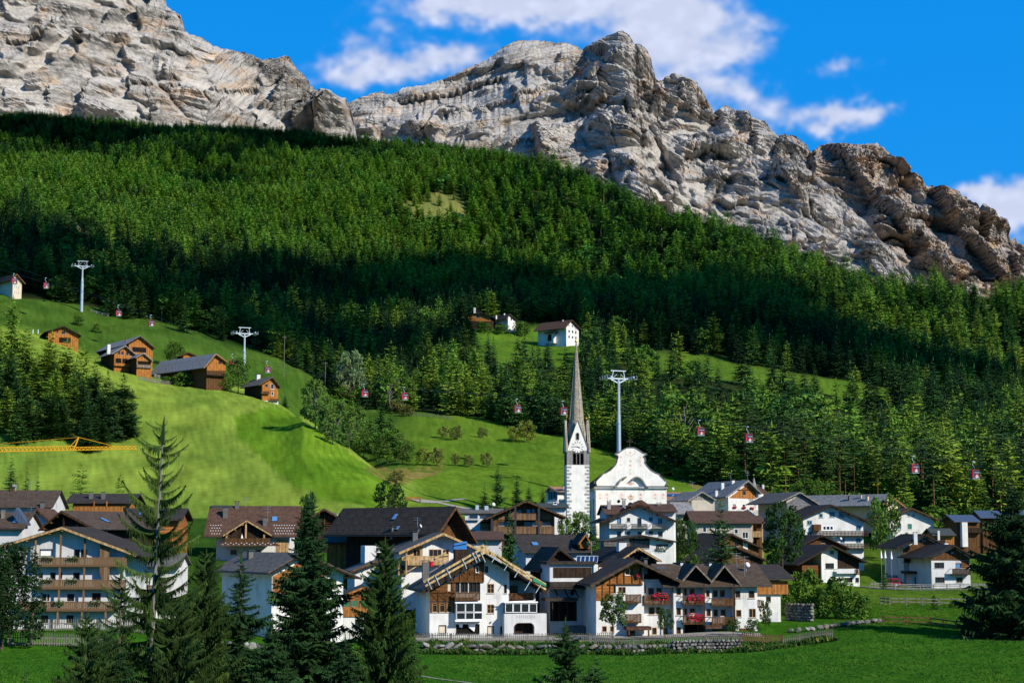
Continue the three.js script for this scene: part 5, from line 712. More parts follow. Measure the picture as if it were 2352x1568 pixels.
    for (let i = 0; i < 4; i++) H.win(912 + i * 63, 942, 912 + i * 63 + 60, 1014, { z: z - .6, proud: true, f: M.frameW, n: 1, t: .06, name: 'annex_window' }); H.block('annex_roof', 905, 928, 1170, 940, -2.2, z - .4, M.frameW); H.block('glazed_room', 908, 940, 1168, 1022, -2.2, z - .64, M.glass); H.block('annex_door', 874, 1122, 893, 1200, .02, .05, M.void); const [c] = H.p(866, 935, .8); H.part('awning_arm', [bar(V(c, H.p(866, 932, .8)[1], .8), V(H.p(1140, 922, .8)[0], H.p(1140, 922, .8)[1], .8), .1, .1)], M.frameW); }
  for (const [x, w] of [[548, 32], [622, 58]]) H.clad([[x, 1104], [x + w, 1104], [x + w * .8, w > 40 ? 1165 : 1132], [x + 4, 1130]], M.cloth, { z: .1, t: .03, name: 'hanging_cloth' });
  for (const [x, y] of [[350, 690], [425, 642], [470, 620]]) H.skylight(x, y, .9, 1.5); 
  H.p_ = 0; H.block('lamp', 796, 1086, 803, 1096, 0.01, .2, M.frameD);
  // scaffold boards along the roof edges
  const S = thing('roof_scaffold', 'yellow guard boards with grey clamps along the roof of the white house under repair', 'scaffolding', H.O); S.rotation.y = H.yaw;
  const B = (x0, y0, x1, y1, z, n = 'board') => { const A = H.p(x0, y0, z), C_ = H.p(x1, y1, z); part(n, bar(V(A[0], A[1], z), V(C_[0], C_[1], z), .06, .26), M.fresh, S); };
  B(270, 776, 766, 492, 1.95); B(284, 806, 762, 536, 2); B(720, 496, 1232, 794, 1.95); B(755, 524, 1232, 832, 2.05); B(700, 500, 745, 485, 2.1); B(760, 496, 762, 560, 1.9, 'upright'); B(800, 530, 800, 560, 2.2, 'upright'); B(850, 560, 985, 655, 2.2);
  for (const [x, y] of [[300, 755], [360, 722], [450, 665], [575, 592], [655, 545], [678, 532], [720, 540]]) { const A = H.p(x, y, 2.12), C_ = H.p(x + 36, y + 78, 2.12); part('clamp', bar(V(A[0], A[1], 2.12), V(C_[0], C_[1], 2.12), .08, .08), M.galv, S); }
  for (const [x, y] of [[850, 548], [945, 615], [1028, 668], [1108, 770], [1195, 790]]) { const A = H.p(x, y, 2.16), C_ = H.p(x - 42, y + 70, 2.16); part('clamp', bar(V(A[0], A[1], 2.16), V(C_[0], C_[1], 2.16), .08, .08), M.galv, S); }
  { const pts = [[1132, 735], [1235, 796], [1235, 812], [1132, 768]].map(([x, y]) => H.p(x, y, 2.22)); part('safety_net', prism(pts, 2.2, 2.23), M.greenN, S); }
  const t = thing('tarpaulin', 'blue tarpaulin bundle behind the roof ridge of the house under repair', 'tarpaulin', H.O); t.rotation.y = H.yaw; { const [a, b] = H.p(508, 530, -3), [c] = H.p(610, 530, -3); part('sheet', [box(a, c, b + .2, b + .95, -4, -3), bar(V(a, b + .8, -3.4), V(c, b + 1.1, -3.4), 1.2, .25)], M.blueP, t); part('dark_stack', box(a + .1, c + .3, b - 2, b + .198, -4, -2.9), M.darkW, t); }
  const bc = thing('bucket', 'red bucket hanging at the chimney of the house under repair', 'bucket', H.O); bc.rotation.y = H.yaw; { const { P } = H.onRoof(330, 655); part('pail', new THREE.CylinderGeometry(.28, .22, .6, 12).translate(P.x, P.y + .35, P.z), M.red, bc); part('rim', new THREE.TorusGeometry(.28, .03, 5, 14).rotateX(1.57).translate(P.x, P.y + .65, P.z), M.red, bc); } H.chimney(285, 690, 50, 70, M.stoneD);
}
{ const H = new House('annex', 'small timber annex with green glass windows left of the house under repair', 'house', 4, 1350, 1170, 213, 8); for (let i = 0; i < 4; i++) H.win(1242 + i * 68, 912, 1242 + i * 68 + 62, 974, { z: .05, proud: true, f: M.orangeW, g: M.glassG, n: 1, t: .1 }); for (let i = 0; i < 4; i++) H.win(1305 + i * 38, 868 + Math.abs(i - 2) * 8, 1305 + i * 38 + 30, 896, { z: .05, proud: true, f: M.orangeW, n: 1, t: .06 }); H.win(1340, 1066, 1386, 1134, D_); H.gable({ apex: [1415, 818], el: [1225, 895], er: [1600, 895], l: 1240, r: 1580, depth: 6, m: M.white, rm: M.roofGreen, barge: M.orangeW }); H.clad([[1240, 976], [1580, 976], [1580, 1046], [1240, 1046]], M.orangeW, { z: .02, t: .16 }); H.clad([[1240, 886], [1410, 832], [1580, 886], [1580, 912], [1240, 912]], M.orangeL, { z: 0 }); H.block('side_wall', 1130, 1046, 1238, 1170, -5, -1.2, M.white); H.clad([[1130, 976], [1236, 976], [1236, 1046], [1130, 1046]], M.orangeW, { z: -1.15, t: .16 }); H.block('side_window', 1185, 922, 1234, 972, -1.6, -1.1, M.glassB); H.skylight(1235, 838, .8, 1); }
{ const H = new House('chalet', 'timber chalet with two balcony levels and dark posts left of the church tower', 'house', 5, 1080, 440, 300, 3); wins(H, D_, [[1008, 205, 1046, 236], [1078, 200, 1112, 236, { g: M.glassB }], [1118, 200, 1150, 236], [1060, 300, 1160, 332], [860, 300, 960, 332], [1200, 300, 1270, 332]]); H.gable({ apex: [1080, 142], el: [762, 282], er: [1402, 274], l: 812, r: 1300, depth: 12, over: 1.6, m: M.brownW, rm: M.roofDark, barge: M.brownW }); H.balcony(1002, 1166, 236, 286, { m: M.balW }); H.balcony(820, 1292, 338, 396, { m: M.balW }); H.clad([[815, 284], [990, 200], [990, 284]], M.balW); H.clad([[1180, 205], [1300, 250], [1300, 280], [1180, 280]], M.balW); for (const x of [808, 992, 1177]) H.post(x, x > 1000 ? 190 : x > 900 ? 185 : 275, 420, 1.6, .36, M.darkMetal); H.chimney(1270, 412, 40, 36, M.white2); H.antenna(1110, 420, 320); }
{ const H = new House('house', 'low house with flat grey metal roof and white wall left of the timber chalet', 'house', 5, 700, 400, 312, 2); wins(H, D_, [[640, 365, 680, 385]]); H.ridge({ el: [540, 238], er: [905, 240], l: 600, r: 890, ridgeY: 205, depth: 9, m: M.white, rm: M.roofGrey }); H.balcony(716, 802, 302, 356, { m: M.orangeW }); H.flowers(722, 795, 300, { label: 'red flower box on the small balcony beside the timber chalet' }); H.clad([[596, 232], [712, 240], [712, 288], [596, 288]], M.palegrey, { z: .3, t: .3, name: 'oriel' }); H.win(625, 245, 700, 280, { z: .6, proud: true, n: 1 }); H.chimney(692, 205, 26, 34, M.galv); H.chimney(765, 206, 30, 30, M.galv); H.dish(815, 200, .5); }
{ const H = new House('house', 'house part with ribbed green metal roof behind the timber chalet', 'house', 5, 1300, 300, 330, 4); wins(H, W_, [[1290, 145, 1320, 165]]); H.ridge({ el: [1170, 192], er: [1415, 192], l: 1200, r: 1390, ridgeY: 162, depth: 8, m: M.white, rm: M.roofGreen }); }
{ const H = new House('house', 'low reddish brown roof below the timber chalet', 'house', 5, 760, 520, 276, 2); H.ridge({ el: [650, 445], er: [905, 445], l: 670, r: 885, ridgeY: 384, depth: 9, m: M.white2, rm: M.roofRed }); }
{ const H = new House('house', 'white-walled house with wide grey roof behind the solar panels', 'house', 5, 1300, 790, 255, 12); wins(H, D_, [[1118, 580, 1145, 618, { n: 1 }], [1116, 712, 1148, 742, { n: 1 }], [1260, 640, 1290, 680, { n: 1 }]]); H.ridge({ el: [1040, 545], er: [1600, 545], l: 1075, r: 1560, ridgeY: 412, depth: 12, m: M.palegrey, rm: M.roofDark }); H.skylight(1146, 478, 1, 1.4); H.gable({ apex: [1545, 408], el: [1490, 480], er: [1592, 485], l: 1500, r: 1582, depth: 3, z: .8, base: 500, foot: .2, m: M.orangeL, rm: M.roofDark, barge: M.orangeW, rafters: false }); }
{ // dark house left of the row house
  const H = new House('house', 'white house with dark timber window band and solar panels left of the row house', 'house', 6, 280, 1210, 224, 12); H.gable({ apex: [200, 578], el: [58, 750], er: [345, 690], l: 92, r: 320, depth: 9, z: -5, m: M.darkW, rm: M.roofDark, barge: M.darkW, base: 860 });
  H.block('wall', 128, 682, 455, 820, -5, .2, M.white2); H.win(155, 712, 436, 788, { z: .2, proud: true, f: M.darkW, g: M.darkW, n: 5, t: .1 }); H.block('flat_roof', 108, 668, 470, 690, -5, .7, M.roofDark);
  H.part('canopy_roof', [prism([[H.p(100, 868)[0], H.p(100, 868)[1]], [H.p(470, 868)[0], H.p(470, 868)[1]], [H.p(470, 868)[0], H.p(470, 858)[1]], [H.p(100, 868)[0], H.p(100, 858)[1]]], -5, 1.9), box(H.p(120, 840)[0], H.p(440, 840)[0], H.p(120, 855)[1], H.p(120, 818)[1], -4.8, .8)], M.roofDark);
  H.block('wall', 128, 868, 442, 1260, -6, -.2, M.palegrey); for (const x of [195, 268, 342, 415]) H.beam('bracket', x - 34, 868, x, 935, .7, .14, .16, M.darkW);
  H.block('window', 285, 880, 308, 920, -.19, -.12, M.darkW); H.block('shop_canopy', 95, 938, 338, 962, -.2, 2.2, M.roofDark); H.block('doorway', 132, 965, 328, 1110, -.19, -.1, M.void); for (const x of [150, 200, 262, 320]) H.post(x, 962, 1110, 2, .16, M.darkW); H.beam('downpipe', 428, 900, 428, 1145, .05, .12, .12, M.gutter); H.block('terrace_wall', 275, 1145, 470, 1235, -.2, 1.8, M.stoneD);
  H.block('corner_wall', 455, 690, 486, 800, -5, .5, M.white); H.clad([[487, 690], [700, 690], [700, 780], [487, 780]], M.darkW, { z: -.4, t: .3 }); H.win(492, 712, 530, 758, { z: -.1, proud: true, f: M.frameW, g: M.cream, n: 1, tr: .5 });
  for (let i = 0; i < 5; i++) { const t = thing('solar_panel', ['leftmost tilted solar collector on the dark-banded white house', 'second tilted solar collector from the left on the dark-banded house', 'middle tilted solar collector on the dark-banded white house', 'fourth tilted solar collector from the left on the dark-banded house', 'rightmost tilted solar collector on the dark-banded white house'][i], 'solar panel', H.O, 'solar collectors on the dark-banded house'); t.rotation.y = H.yaw; const [a, b] = H.p(325 + i * 32, 676, -1), [c, d] = H.p(358 + i * 32, 628, -1); part('frame', [bar(V(a, b, -1), V(a + .25, d, -1.6), .06, .05), bar(V(c - .1, b, -1), V(c + .15, d, -1.6), .06, .05), bar(V(a, b, -1), V(c - .1, b, -1), .05, .06), bar(V(a + .25, d, -1.6), V(c + .15, d, -1.6), .05, .06)], M.galv, t); part('panel', bar(V((a + c - .1) / 2, b + .03, -1.02), V((a + c + .4) / 2, d - .03, -1.58), Math.abs(c - a) - .16, .03).clone(), M.solar, t); }
  H.antenna(438, 600, 520); 
}
{ const H = new House('house', 'house with dark tile roof and pale timber roof edge behind the row house', 'house', 6, 790, 760, 246, 16); wins(H, D_, [[735, 625, 765, 650], [800, 625, 830, 650]]); H.gable({ apex: [785, 572], el: [645, 668], er: [955, 672], l: 668, r: 920, depth: 13, m: M.darkW, rm: M.roofDark, barge: M.lightW, over: 1.3 }); H.chimney(660, 575, 60, 45, M.white2); H.antenna(872, 690, 590); H.dish(880, 660); H.chimney(598, 660, 26, 16, M.white2); }
{ // row house with three gables
  const H = new House('row_house', 'long white row house with three gables, timber cladding and red flower balconies', 'house', 6, 790, 1232, 217, 9);
  wins(H, O_, [[685, 718, 722, 770, { f: M.frameW }], [758, 725, 800, 772], [582, 846, 620, 906, { n: 1 }], [636, 855, 692, 905], [516, 1146, 552, 1190], [575, 1146, 606, 1190, { n: 1 }], [700, 1180, 760, 1228, { n: 2, f: M.frameD }]]);
  H.gable({ apex: [770, 668], el: [432, 856], er: [1112, 828], l: 470, r: 824, depth: 13, over: 1.5, m: M.white, rm: M.roofBrown, barge: M.roofBrown, pm: M.brownW, th: .26 });
  wins(H, { ...O_, z: -1.2 }, [[830, 845, 842, 905, { n: 1 }], [856, 862, 902, 915], [918, 862, 960, 915, { n: 1 }], [860, 1006, 906, 1062], [916, 1006, 952, 1060, { n: 1 }], [886, 1156, 922, 1210], [966, 1156, 1004, 1210, { n: 1 }]].map((a) => a)); 
  { const z = -1.2, [a, B] = H.p(824, 1232, z), [b, T] = H.p(1045, 800, z); H.wall([[a, B - 4], [b, B - 4], [b, T], [a, T]], z, 10, M.white); }
  H.clad([[471, 832], [640, 742], [770, 684], [816, 706], [816, 844], [600, 844], [600, 958], [471, 958]], M.orangeL, { name: 'timber_cladding' }); for (const x of [520, 575, 630, 680, 740, 800]) H.beam('timber_stud', x, x < 600 ? 800 : 745 - Math.max(0, x - 640) * .3, x, x < 600 ? 955 : 842, .1, .12, .1, M.brownW); H.beam('timber_beam', 560, 836, 816, 836, .14, .2, .16, M.brownW);
  H.balcony(690, 808, 912, 975, { out: 1.1, m: M.brownW }); H.balcony(690, 808, 1058, 1122, { out: 1.1, m: M.brownW }); H.balcony(824, 1018, 918, 986, { z: -1.2, out: 1.4, m: M.brownW }); 
  H.flowers(888, 1005, 925, { z: .26, label: 'box of red flowers on the left upper balcony of the row house', tall: 1.5 }); H.flowers(766, 796, 778, { z: .14, label: 'red flowers in the gable window of the row house' });
  H.block('porch_roof', 700, 1150, 882, 1178, .0, 1.8, M.roofRed); for (const x of [716, 862]) H.post(x, 1178, 1232, 1.7, .18, M.brownW);
  H.beam('downpipe', 1036, 850, 1030, 1200, .1, .12, .12, M.gutter); H.skylight(950, 722, 1, 1.5); H.chimney(838, 690, 24, 32, M.stoneD);
  H.fr = 7; const F2 = { ...O_, z: -1.2 };
  wins(H, F2, [[70, 998, 96, 1055, { n: 1 }], [118, 998, 160, 1052], [72, 1165, 98, 1222, { n: 1 }], [120, 1165, 166, 1210], [318, 1010, 358, 1072], [376, 1010, 420, 1070], [322, 1175, 360, 1235], [382, 1175, 426, 1235]]);
  H.holes.push(); wins(H, O_, [[6, 990, 46, 1055], [6, 1160, 46, 1225], [6, 1325, 46, 1385], [258, 1010, 290, 1070, { n: 1 }], [262, 1170, 300, 1235], [506, 1015, 552, 1078], [620, 1015, 672, 1080], [514, 1178, 560, 1240], [624, 1168, 682, 1245]]);
  { const z = -1.2, [a, B] = H.p(-20, 1415, z), [b, T] = H.p(500, 905, z); H.wall([[a, B - 4], [b, B - 4], [b, T], [a, T]], z, 10, M.white); for (const [x0, x1] of [[-15, 56], [248, 306], [500, 694]]) { const [c, B2] = H.p(x0, 1418), [d, T2] = H.p(x1, x0 > 400 ? 985 : 960); H.wall([[c, B2 - 4], [d, B2 - 4], [d, T2], [c, T2]], 0, x0 > 400 ? 11 : 1.19, M.white); } }
  H.gable({ apex: [172, 806], el: [50, 948], er: [308, 948], l: 60, r: 300, depth: 9, z: -.6, base: 958, foot: .1, over: 1.4, m: M.darkW, rm: M.roofBrown, barge: M.greyW, rafters: false });
  H.gable({ apex: [416, 808], el: [305, 948], er: [572, 992], l: 315, r: 555, depth: 9, z: -.6, base: 965, foot: .1, over: 1.4, m: M.darkW, rm: M.roofBrown, barge: M.greyW, rafters: false });
  H.ridge({ el: [-110, 985], er: [824, 985], l: 500, r: 690, ridgeY: 800, depth: 11, z: 0, noWall: true, rm: M.roofBrown });
  H.antenna(588, 895, 720); H.dish(600, 850, .5); H.antenna(522, 820, 690); H.chimney(295, 805, 24, 20, M.white2); H.chimney(50, 800, 24, 20, M.white2);
  H.balcony(60, 248, 1068, 1132, { z: -1.2, out: 2, m: M.brownW }); H.balcony(62, 250, 1232, 1300, { z: -1.2, out: 2, m: M.brownW }); H.balcony(305, 510, 1080, 1142, { z: -1.2, out: 2, m: M.brownW }); H.balcony(308, 508, 1242, 1306, { z: -1.2, out: 2, m: M.brownW });
  H.flowers(105, 245, 1076, { z: .86, label: 'box of red flowers on the upper middle balcony of the row house', tall: 1.5 }); H.flowers(108, 245, 1240, { z: .86, label: 'box of red flowers on the lower middle balcony of the row house', tall: 1.5 });
  H.block('door', 78, 1306, 186, 1410, -1.19, -1.1, M.void); H.clad([[190, 1306], [250, 1306], [250, 1410], [190, 1410]], M.brownW, { z: -.4 }); H.block('awning', 256, 1312, 394, 1340, -.4, 1.6, M.roofRed); H.clad([[262, 1342], [424, 1342], [424, 1410], [262, 1410]], M.orangeW, { z: -1.1 }); H.clad([[540, 1336], [655, 1336], [655, 1416], [540, 1416]], M.brownW, { z: 0.0, name: 'garage_panel' }); for (const x of [244, 500]) H.post(x, 960, 1416, .85, .14, M.darkW); H.balcony(695, 752, 1100, 1162, { z: -3, out: 2.6, m: M.brownW });
}
{ const H = new House('barn', 'orange timber barn on a white garage base at the right end of the row house', 'barn', 7, 820, 1300, 232, 9); wins(H, { ...D_ }, [[770, 1066, 810, 1110]]); H.clad([[780, 1200], [872, 1200], [872, 1300], [780, 1300]], M.palegrey, { z: -.02, name: 'garage_door' }); H.ridge({ el: [585, 924], er: [1010, 924], l: 640, r: 890, ridgeY: 805, depth: 11, m: M.white, rm: M.roofDark, over: 1 }); H.clad([[640, 932], [950, 932], [950, 1046], [640, 1046]], M.orangeW, { z: .1, t: .3 }); H.block('upper_side', 888, 934, 950, 1044, -8, .09, M.orangeW); }
{ // white guest house before the church
  const H = new House('guest_house', 'white gabled house with three small balconies in front of the church', 'house', 6, 800, 505, 300, 5); wins(H, { ...D_, f: M.frameD }, [[627, 346, 657, 388, { n: 1, g: M.glassB }], [700, 345, 724, 373, { n: 1 }], [778, 346, 808, 412, { n: 1 }], [863, 342, 890, 370, { n: 1 }], [930, 350, 962, 388, { n: 1 }], [627, 446, 657, 486, { n: 1 }], [698, 446, 724, 471, { n: 1 }], [780, 447, 810, 472, { n: 1 }], [863, 442, 892, 470, { n: 1 }], [932, 446, 965, 484, { n: 1 }]]);
  H.gable({ apex: [790, 250], el: [512, 384], er: [1072, 378], l: 570, r: 1046, depth: 13, over: 1.4, m: M.white, rm: M.roofRed, barge: M.darkW, bh: .4 });
  H.part('half_hip', [prism([[H.p(700, 262, .8)[0], H.p(700, 262, .8)[1]], [H.p(885, 262, .8)[0], H.p(885, 262, .8)[1]], [H.p(792, 214, -2)[0], H.p(792, 214, -2)[1]]], -3, .8)], M.roofRed);
  for (const [a, b] of [[582, 700], [735, 852], [888, 1006]]) H.balcony(a, b, 390, 428, { out: 1.1, m: M.darkMetal, bw: .06, step: .1, mid: true });
  H.ridge({ el: [532, 322], er: [702, 322], l: 545, r: 690, ridgeY: 258, depth: 8, z: -1.5, base: 505, m: M.white, rm: M.roofRed }); H.ridge({ el: [885, 302], er: [1076, 302], l: 900, r: 1060, ridgeY: 250, depth: 8, z: -1.5, base: 505, m: M.white, rm: M.roofRed });
  H.chimney(567, 278, 26, 52, M.stone); H.chimney(678, 262, 24, 48, M.stone); H.chimney(936, 252, 30, 10, M.stoneD); H.dish(560, 335, .45);
}
{ const H = new House('house', 'white house with low dark gable and wide glazed front below the guest house', 'house', 6, 900, 695, 281, 5); wins(H, D_, [[724, 512, 866, 570, { n: 4 }], [916, 540, 1004, 574, { n: 2 }]]); H.gable({ apex: [800, 478], el: [538, 524], er: [1064, 526], l: 600, r: 1046, depth: 10, over: 1, m: M.white, rm: M.roofGreen, barge: M.darkW }); H.clad([[718, 500], [868, 500], [868, 576], [718, 576]], M.darkW); H.flowers(920, 1000, 572, { z: .15, c: [.7, .7, .65], label: 'white flowers on the wide window below the guest house' }); H.block('roof_terrace', 530, 525, 722, 580, .2, 4, M.roofGrey); }
{ const H = new House('house', 'small white house with orange roof and solar panel left of the church tower', 'house', 'C', 190, 1515, 382, -30); wins(H, D_, [[135, 1395, 212, 1462, { n: 3 }], [175, 1478, 212, 1506]]); H.gable({ apex: [140, 1358], el: [105, 1400], er: [222, 1402], l: 118, r: 214, depth: 10, m: M.white, rm: M.roofOrange, barge: M.greyW }); H.clad([[180, 1372], [262, 1372], [270, 1388], [190, 1388]], M.solar, { z: .5, name: 'solar_panel' }); H.chimney(265, 1365, 12, 18); }
{ const H = new House('house', 'low house with orange tiles and blue solar panel right of the church', 'house', 'C', 1240, 1530, 398, 4); H.ridge({ el: [1140, 1470], er: [1350, 1470], l: 1150, r: 1340, ridgeY: 1405, depth: 9, m: M.white2, rm: M.roofOrange }); { const { P, N } = H.onRoof(1262, 1427), q = new THREE.Quaternion().setFromUnitVectors(V(0, 1, 0), N); part('solar_panel', new THREE.BoxGeometry(8.5, .08, 1.8).applyQuaternion(q).translate(P.x, P.y + .1, P.z), M.solar, H.roofs[0].mesh); } H.dish(1192, 1400, .5); H.antenna(1365, 1440, 1350); }
{ const H = new House('house', 'grey shingled gable house between church and farmhouse with turret', 'house', 'C', 1300, 1640, 350, 12); H.ridge({ el: [1225, 1590], er: [1395, 1590], l: 1235, r: 1385, ridgeY: 1492, depth: 8, m: M.beige, rm: M.roofSilver }); }
{ // sunlit farmhouse with turret
  const H = new House('farmhouse', 'sunlit white farmhouse with silver shingle roof, orange gable and pointed corner turret', 'house', 7, 570, 352, 392, 22); wins(H, W_, [[488, 276, 514, 304, { n: 2 }], [567, 280, 593, 308], [638, 285, 663, 312], [690, 290, 704, 330, { n: 1 }], [570, 168, 594, 204, { f: M.frameD, n: 1 }]]);
  H.gable({ apex: [620, 84], el: [428, 226], er: [735, 196], l: 445, r: 700, depth: 17, over: 1.2, m: M.white, rm: M.roofSilver, barge: M.silverW });
  H.clad([[460, 222], [618, 108], [688, 180], [680, 236], [460, 228]], M.orangeW, { name: 'timber_gable' }); H.beam('timber_beam', 500, 158, 690, 158, .12, .14, .2, M.brownW); H.beam('timber_post', 605, 90, 605, 140, .5, .14, .14, M.brownW);
  { const [x] = H.p(726, 300, -1), yb = H.p(726, 360, -1)[1] - 3, ye = H.p(726, 192, -1)[1], [, yt] = H.p(682, 54, -2), k = H.px(); H.part('turret', new THREE.CylinderGeometry(34 * k, 34 * k, ye - yb, 18).translate(x, (ye + yb) / 2, -1.6), M.white); H.part('turret_roof', new THREE.ConeGeometry(38 * k, yt - ye + .3, 8).translate(x - 1.2, (yt + ye) / 2, -1.9), M.roofSilver); }
  H.ridge({ el: [690, 196], er: [800, 198], l: 700, r: 770, ridgeY: 118, depth: 9, z: -3, m: M.white2, rm: M.roofRed, base: 350 }); for (const [a, y] of [[502, 306], [580, 310], [650, 313]]) H.flowers(a - 15, a + 14, y, { z: .1, label: a < 510 ? 'red flower box at the left window of the farmhouse with turret' : a < 600 ? 'red flower box at the middle window of the farmhouse with turret' : 'red flower box at the right window of the farmhouse with turret', group: 'flower boxes on the farmhouse with turret', tall: .7 });
  H.chimney(396, 152, 26, 52); H.chimney(486, 104, 26, 24); H.chimney(345, 212, 24, 48); H.chimney(742, 142, 18, 28); H.antenna(612, 90, 0); H.antenna(470, 100, 10, { q: [.95] });
}
{ const H = new House('house', 'small silver-roofed wing left of the farmhouse with turret', 'house', 7, 240, 360, 382, 20); H.gable({ apex: [226, 178], el: [105, 256], er: [345, 250], l: 135, r: 330, depth: 9, m: M.beige, rm: M.roofSilver, barge: M.silverW }); H.clad([[140, 244], [226, 190], [325, 244]], M.silverW); }
{ const H = new House('house', 'beige house with broad brown roof below the farmhouse with turret', 'house', 7, 420, 765, 330, 3); wins(H, W_, [[568, 515, 618, 572], [500, 490, 532, 532], [230, 475, 262, 520], [330, 480, 370, 520]]); H.ridge({ el: [132, 445], er: [684, 445], l: 172, r: 652, ridgeY: 346, depth: 11, m: M.beige, rm: M.roofRed }); H.ridge({ el: [686, 447], er: [770, 447], l: 690, r: 740, ridgeY: 386, depth: 8, z: -2, base: 765, m: M.brownW, rm: M.roofRed }); H.balcony(652, 742, 510, 560, { z: -2, out: 2, m: M.lightW, posts: [[740, 450, 740], [656, 450, 600]] }); H.antenna(540, 500, 445); }
{ const H = new House('shed', 'narrow timber house with white wall strip below the beige house, upper of two', 'house', 7, 640, 760, 306, 26); wins(H, D_, [[500, 590, 535, 640]]); H.gable({ apex: [468, 538], el: [300, 660], er: [748, 662], l: 340, r: 705, depth: 9, m: M.brownW, rm: M.roofDark, barge: M.darkW }); H.clad([[572, 585], [612, 605], [612, 668], [572, 650]], M.white2, { name: 'white_strip' }); H.antenna(520, 800, 680); }
{ const H = new House('shed', 'narrow timber house below the beige house, lower of two with gutter', 'house', 7, 640, 830, 284, 26); H.gable({ apex: [500, 645], el: [320, 770], er: [788, 768], l: 360, r: 740, depth: 8, m: M.brownW, rm: M.roofDark, barge: M.darkW }); H.clad([[645, 730], [705, 760], [705, 800], [645, 800]], M.darkW); }
{ const H = new House('house', 'house with grey shingled gable wall behind the broad tree', 'house', 7, 1080, 745, 374, 16); wins(H, D_, [[1035, 375, 1062, 398, { n: 1 }], [1012, 480, 1040, 520], [1010, 590, 1048, 640], [880, 480, 910, 520]]); H.gable({ apex: [1060, 182], el: [862, 278], er: [1252, 302], l: 942, r: 1215, depth: 15, m: M.beige, rm: M.roofGrey, barge: M.silverW }); H.clad([[945, 272], [1060, 200], [1212, 290], [1212, 344], [950, 344]], M.shingleW, { name: 'shingled_gable', t: .12 }); }
{ const H = new House('house', 'white house with teal window frames and long carved dark balcony', 'house', 7, 1330, 700, 360, 8), Tl = { f: M.teal, t: .2 }; wins(H, Tl, [[1220, 358, 1252, 396], [1308, 345, 1354, 393], [1388, 345, 1436, 394], [1118, 418, 1162, 459], [1118, 514, 1164, 571], [1535, 460, 1576, 505], [1250, 462, 1345, 505, { n: 3, f: M.frameW }], [1535, 570, 1576, 612], [1400, 570, 1440, 612]]); H.gable({ apex: [1326, 290], el: [1024, 420], er: [1646, 432], l: 1082, r: 1592, depth: 14, over: 1.4, m: M.white, rm: M.roofDark, barge: M.darkW, bh: .34 }); H.balcony(1172, 1642, 508, 552, { m: M.darkW, bw: .2, step: .3, mid: true }); H.balcony(1400, 1645, 615, 658, { m: M.darkW, bw: .2, step: .3, mid: true }); H.block('timber_box', 1176, 452, 1238, 505, .05, 1, M.brownW); H.dish(1370, 600, .4); }
{ const H = new House('chalet', 'weathered timber gable house below the white house with teal windows', 'house', 7, 1250, 810, 338, 10); wins(H, D_, [[1114, 640, 1144, 676, { n: 1 }], [1240, 590, 1266, 612, { n: 1 }]]); H.gable({ apex: [1250, 550], el: [1026, 660], er: [1498, 668], l: 1066, r: 1450, depth: 10, m: M.brownL, rm: M.roofDark, barge: M.darkW }); H.clad([[1070, 655], [1250, 575], [1430, 655], [1430, 676], [1070, 676]], M.brownW, { z: .02 }); H.antenna(1350, 610, 530); H.dish(1400, 610); }
{ const H = new House('house', 'white house with deep dark roofed recess above the round bushes', 'house', 7, 1340, 990, 324, 16); wins(H, D_, [[1275, 782, 1347, 830], [1313, 675, 1346, 706, { n: 1 }], [1435, 905, 1505, 946], [1530, 905, 1560, 946, { n: 1 }]]); H.gable({ apex: [1336, 636], el: [1040, 802], er: [1640, 782], l: 1238, r: 1560, depth: 11, over: 1.6, m: M.white, rm: M.roofDark, barge: M.darkW }); H.clad([[1380, 668], [1560, 740], [1560, 828], [1380, 828]], M.darkW, { z: 0.02, name: 'recess' }); H.balcony(1375, 1560, 830, 868, { out: .8, m: M.white2, bw: .4, step: .3 }); H.balcony(1540, 1568, 828, 880, { out: 1.2, m: M.brownW }); H.block('side_wall', 1080, 800, 1240, 1000, -10, -.6, M.brownL); }
{ const H = new House('house', 'old house with worn silver roof and cream gable turned right, behind trees', 'house', 8, 430, 330, 404, 46); wins(H, W_, [[440, 262, 460, 295]]); H.gable({ apex: [376, 176], el: [318, 262], er: [508, 284], l: 345, r: 480, depth: 26, m: M.cream, rm: M.roofSilver, barge: M.orangeW }); H.chimney(72, 215, 14, 26, M.stoneD); H.chimney(160, 200, 10, 22, M.ochre); H.chimney(208, 215, 16, 28, M.ochre); }
{ const H = new House('house', 'plain white house with two square blue windows at right', 'house', 8, 535, 610, 390, 7); wins(H, { f: M.white2 }, [[428, 388, 460, 430, { g: M.glassB, n: 1 }], [505, 388, 538, 430, { n: 1, g: M.glassG }], [505, 316, 522, 336, { n: 1 }], [542, 316, 558, 336, { n: 1 }]]); H.gable({ apex: [540, 278], el: [312, 370], er: [740, 364], l: 372, r: 696, depth: 13, over: 1.3, m: M.white, rm: M.roofBrown, barge: M.brownW }); H.chimney(562, 500, 24, 44); { const [a, b] = H.p(402, 494), [c, d] = H.p(452, 472), font = await new FontLoader().loadAsync('fonts/droid/droid_serif_regular.typeface.json'), g = new TextGeometry('Cias', { font, size: d - b, depth: .02, curveSegments: 4 }); g.computeBoundingBox(); g.scale((c - a) / g.boundingBox.max.x, 1, 1).translate(a, b, .003); H.part('inscription', g, M.stone); } }
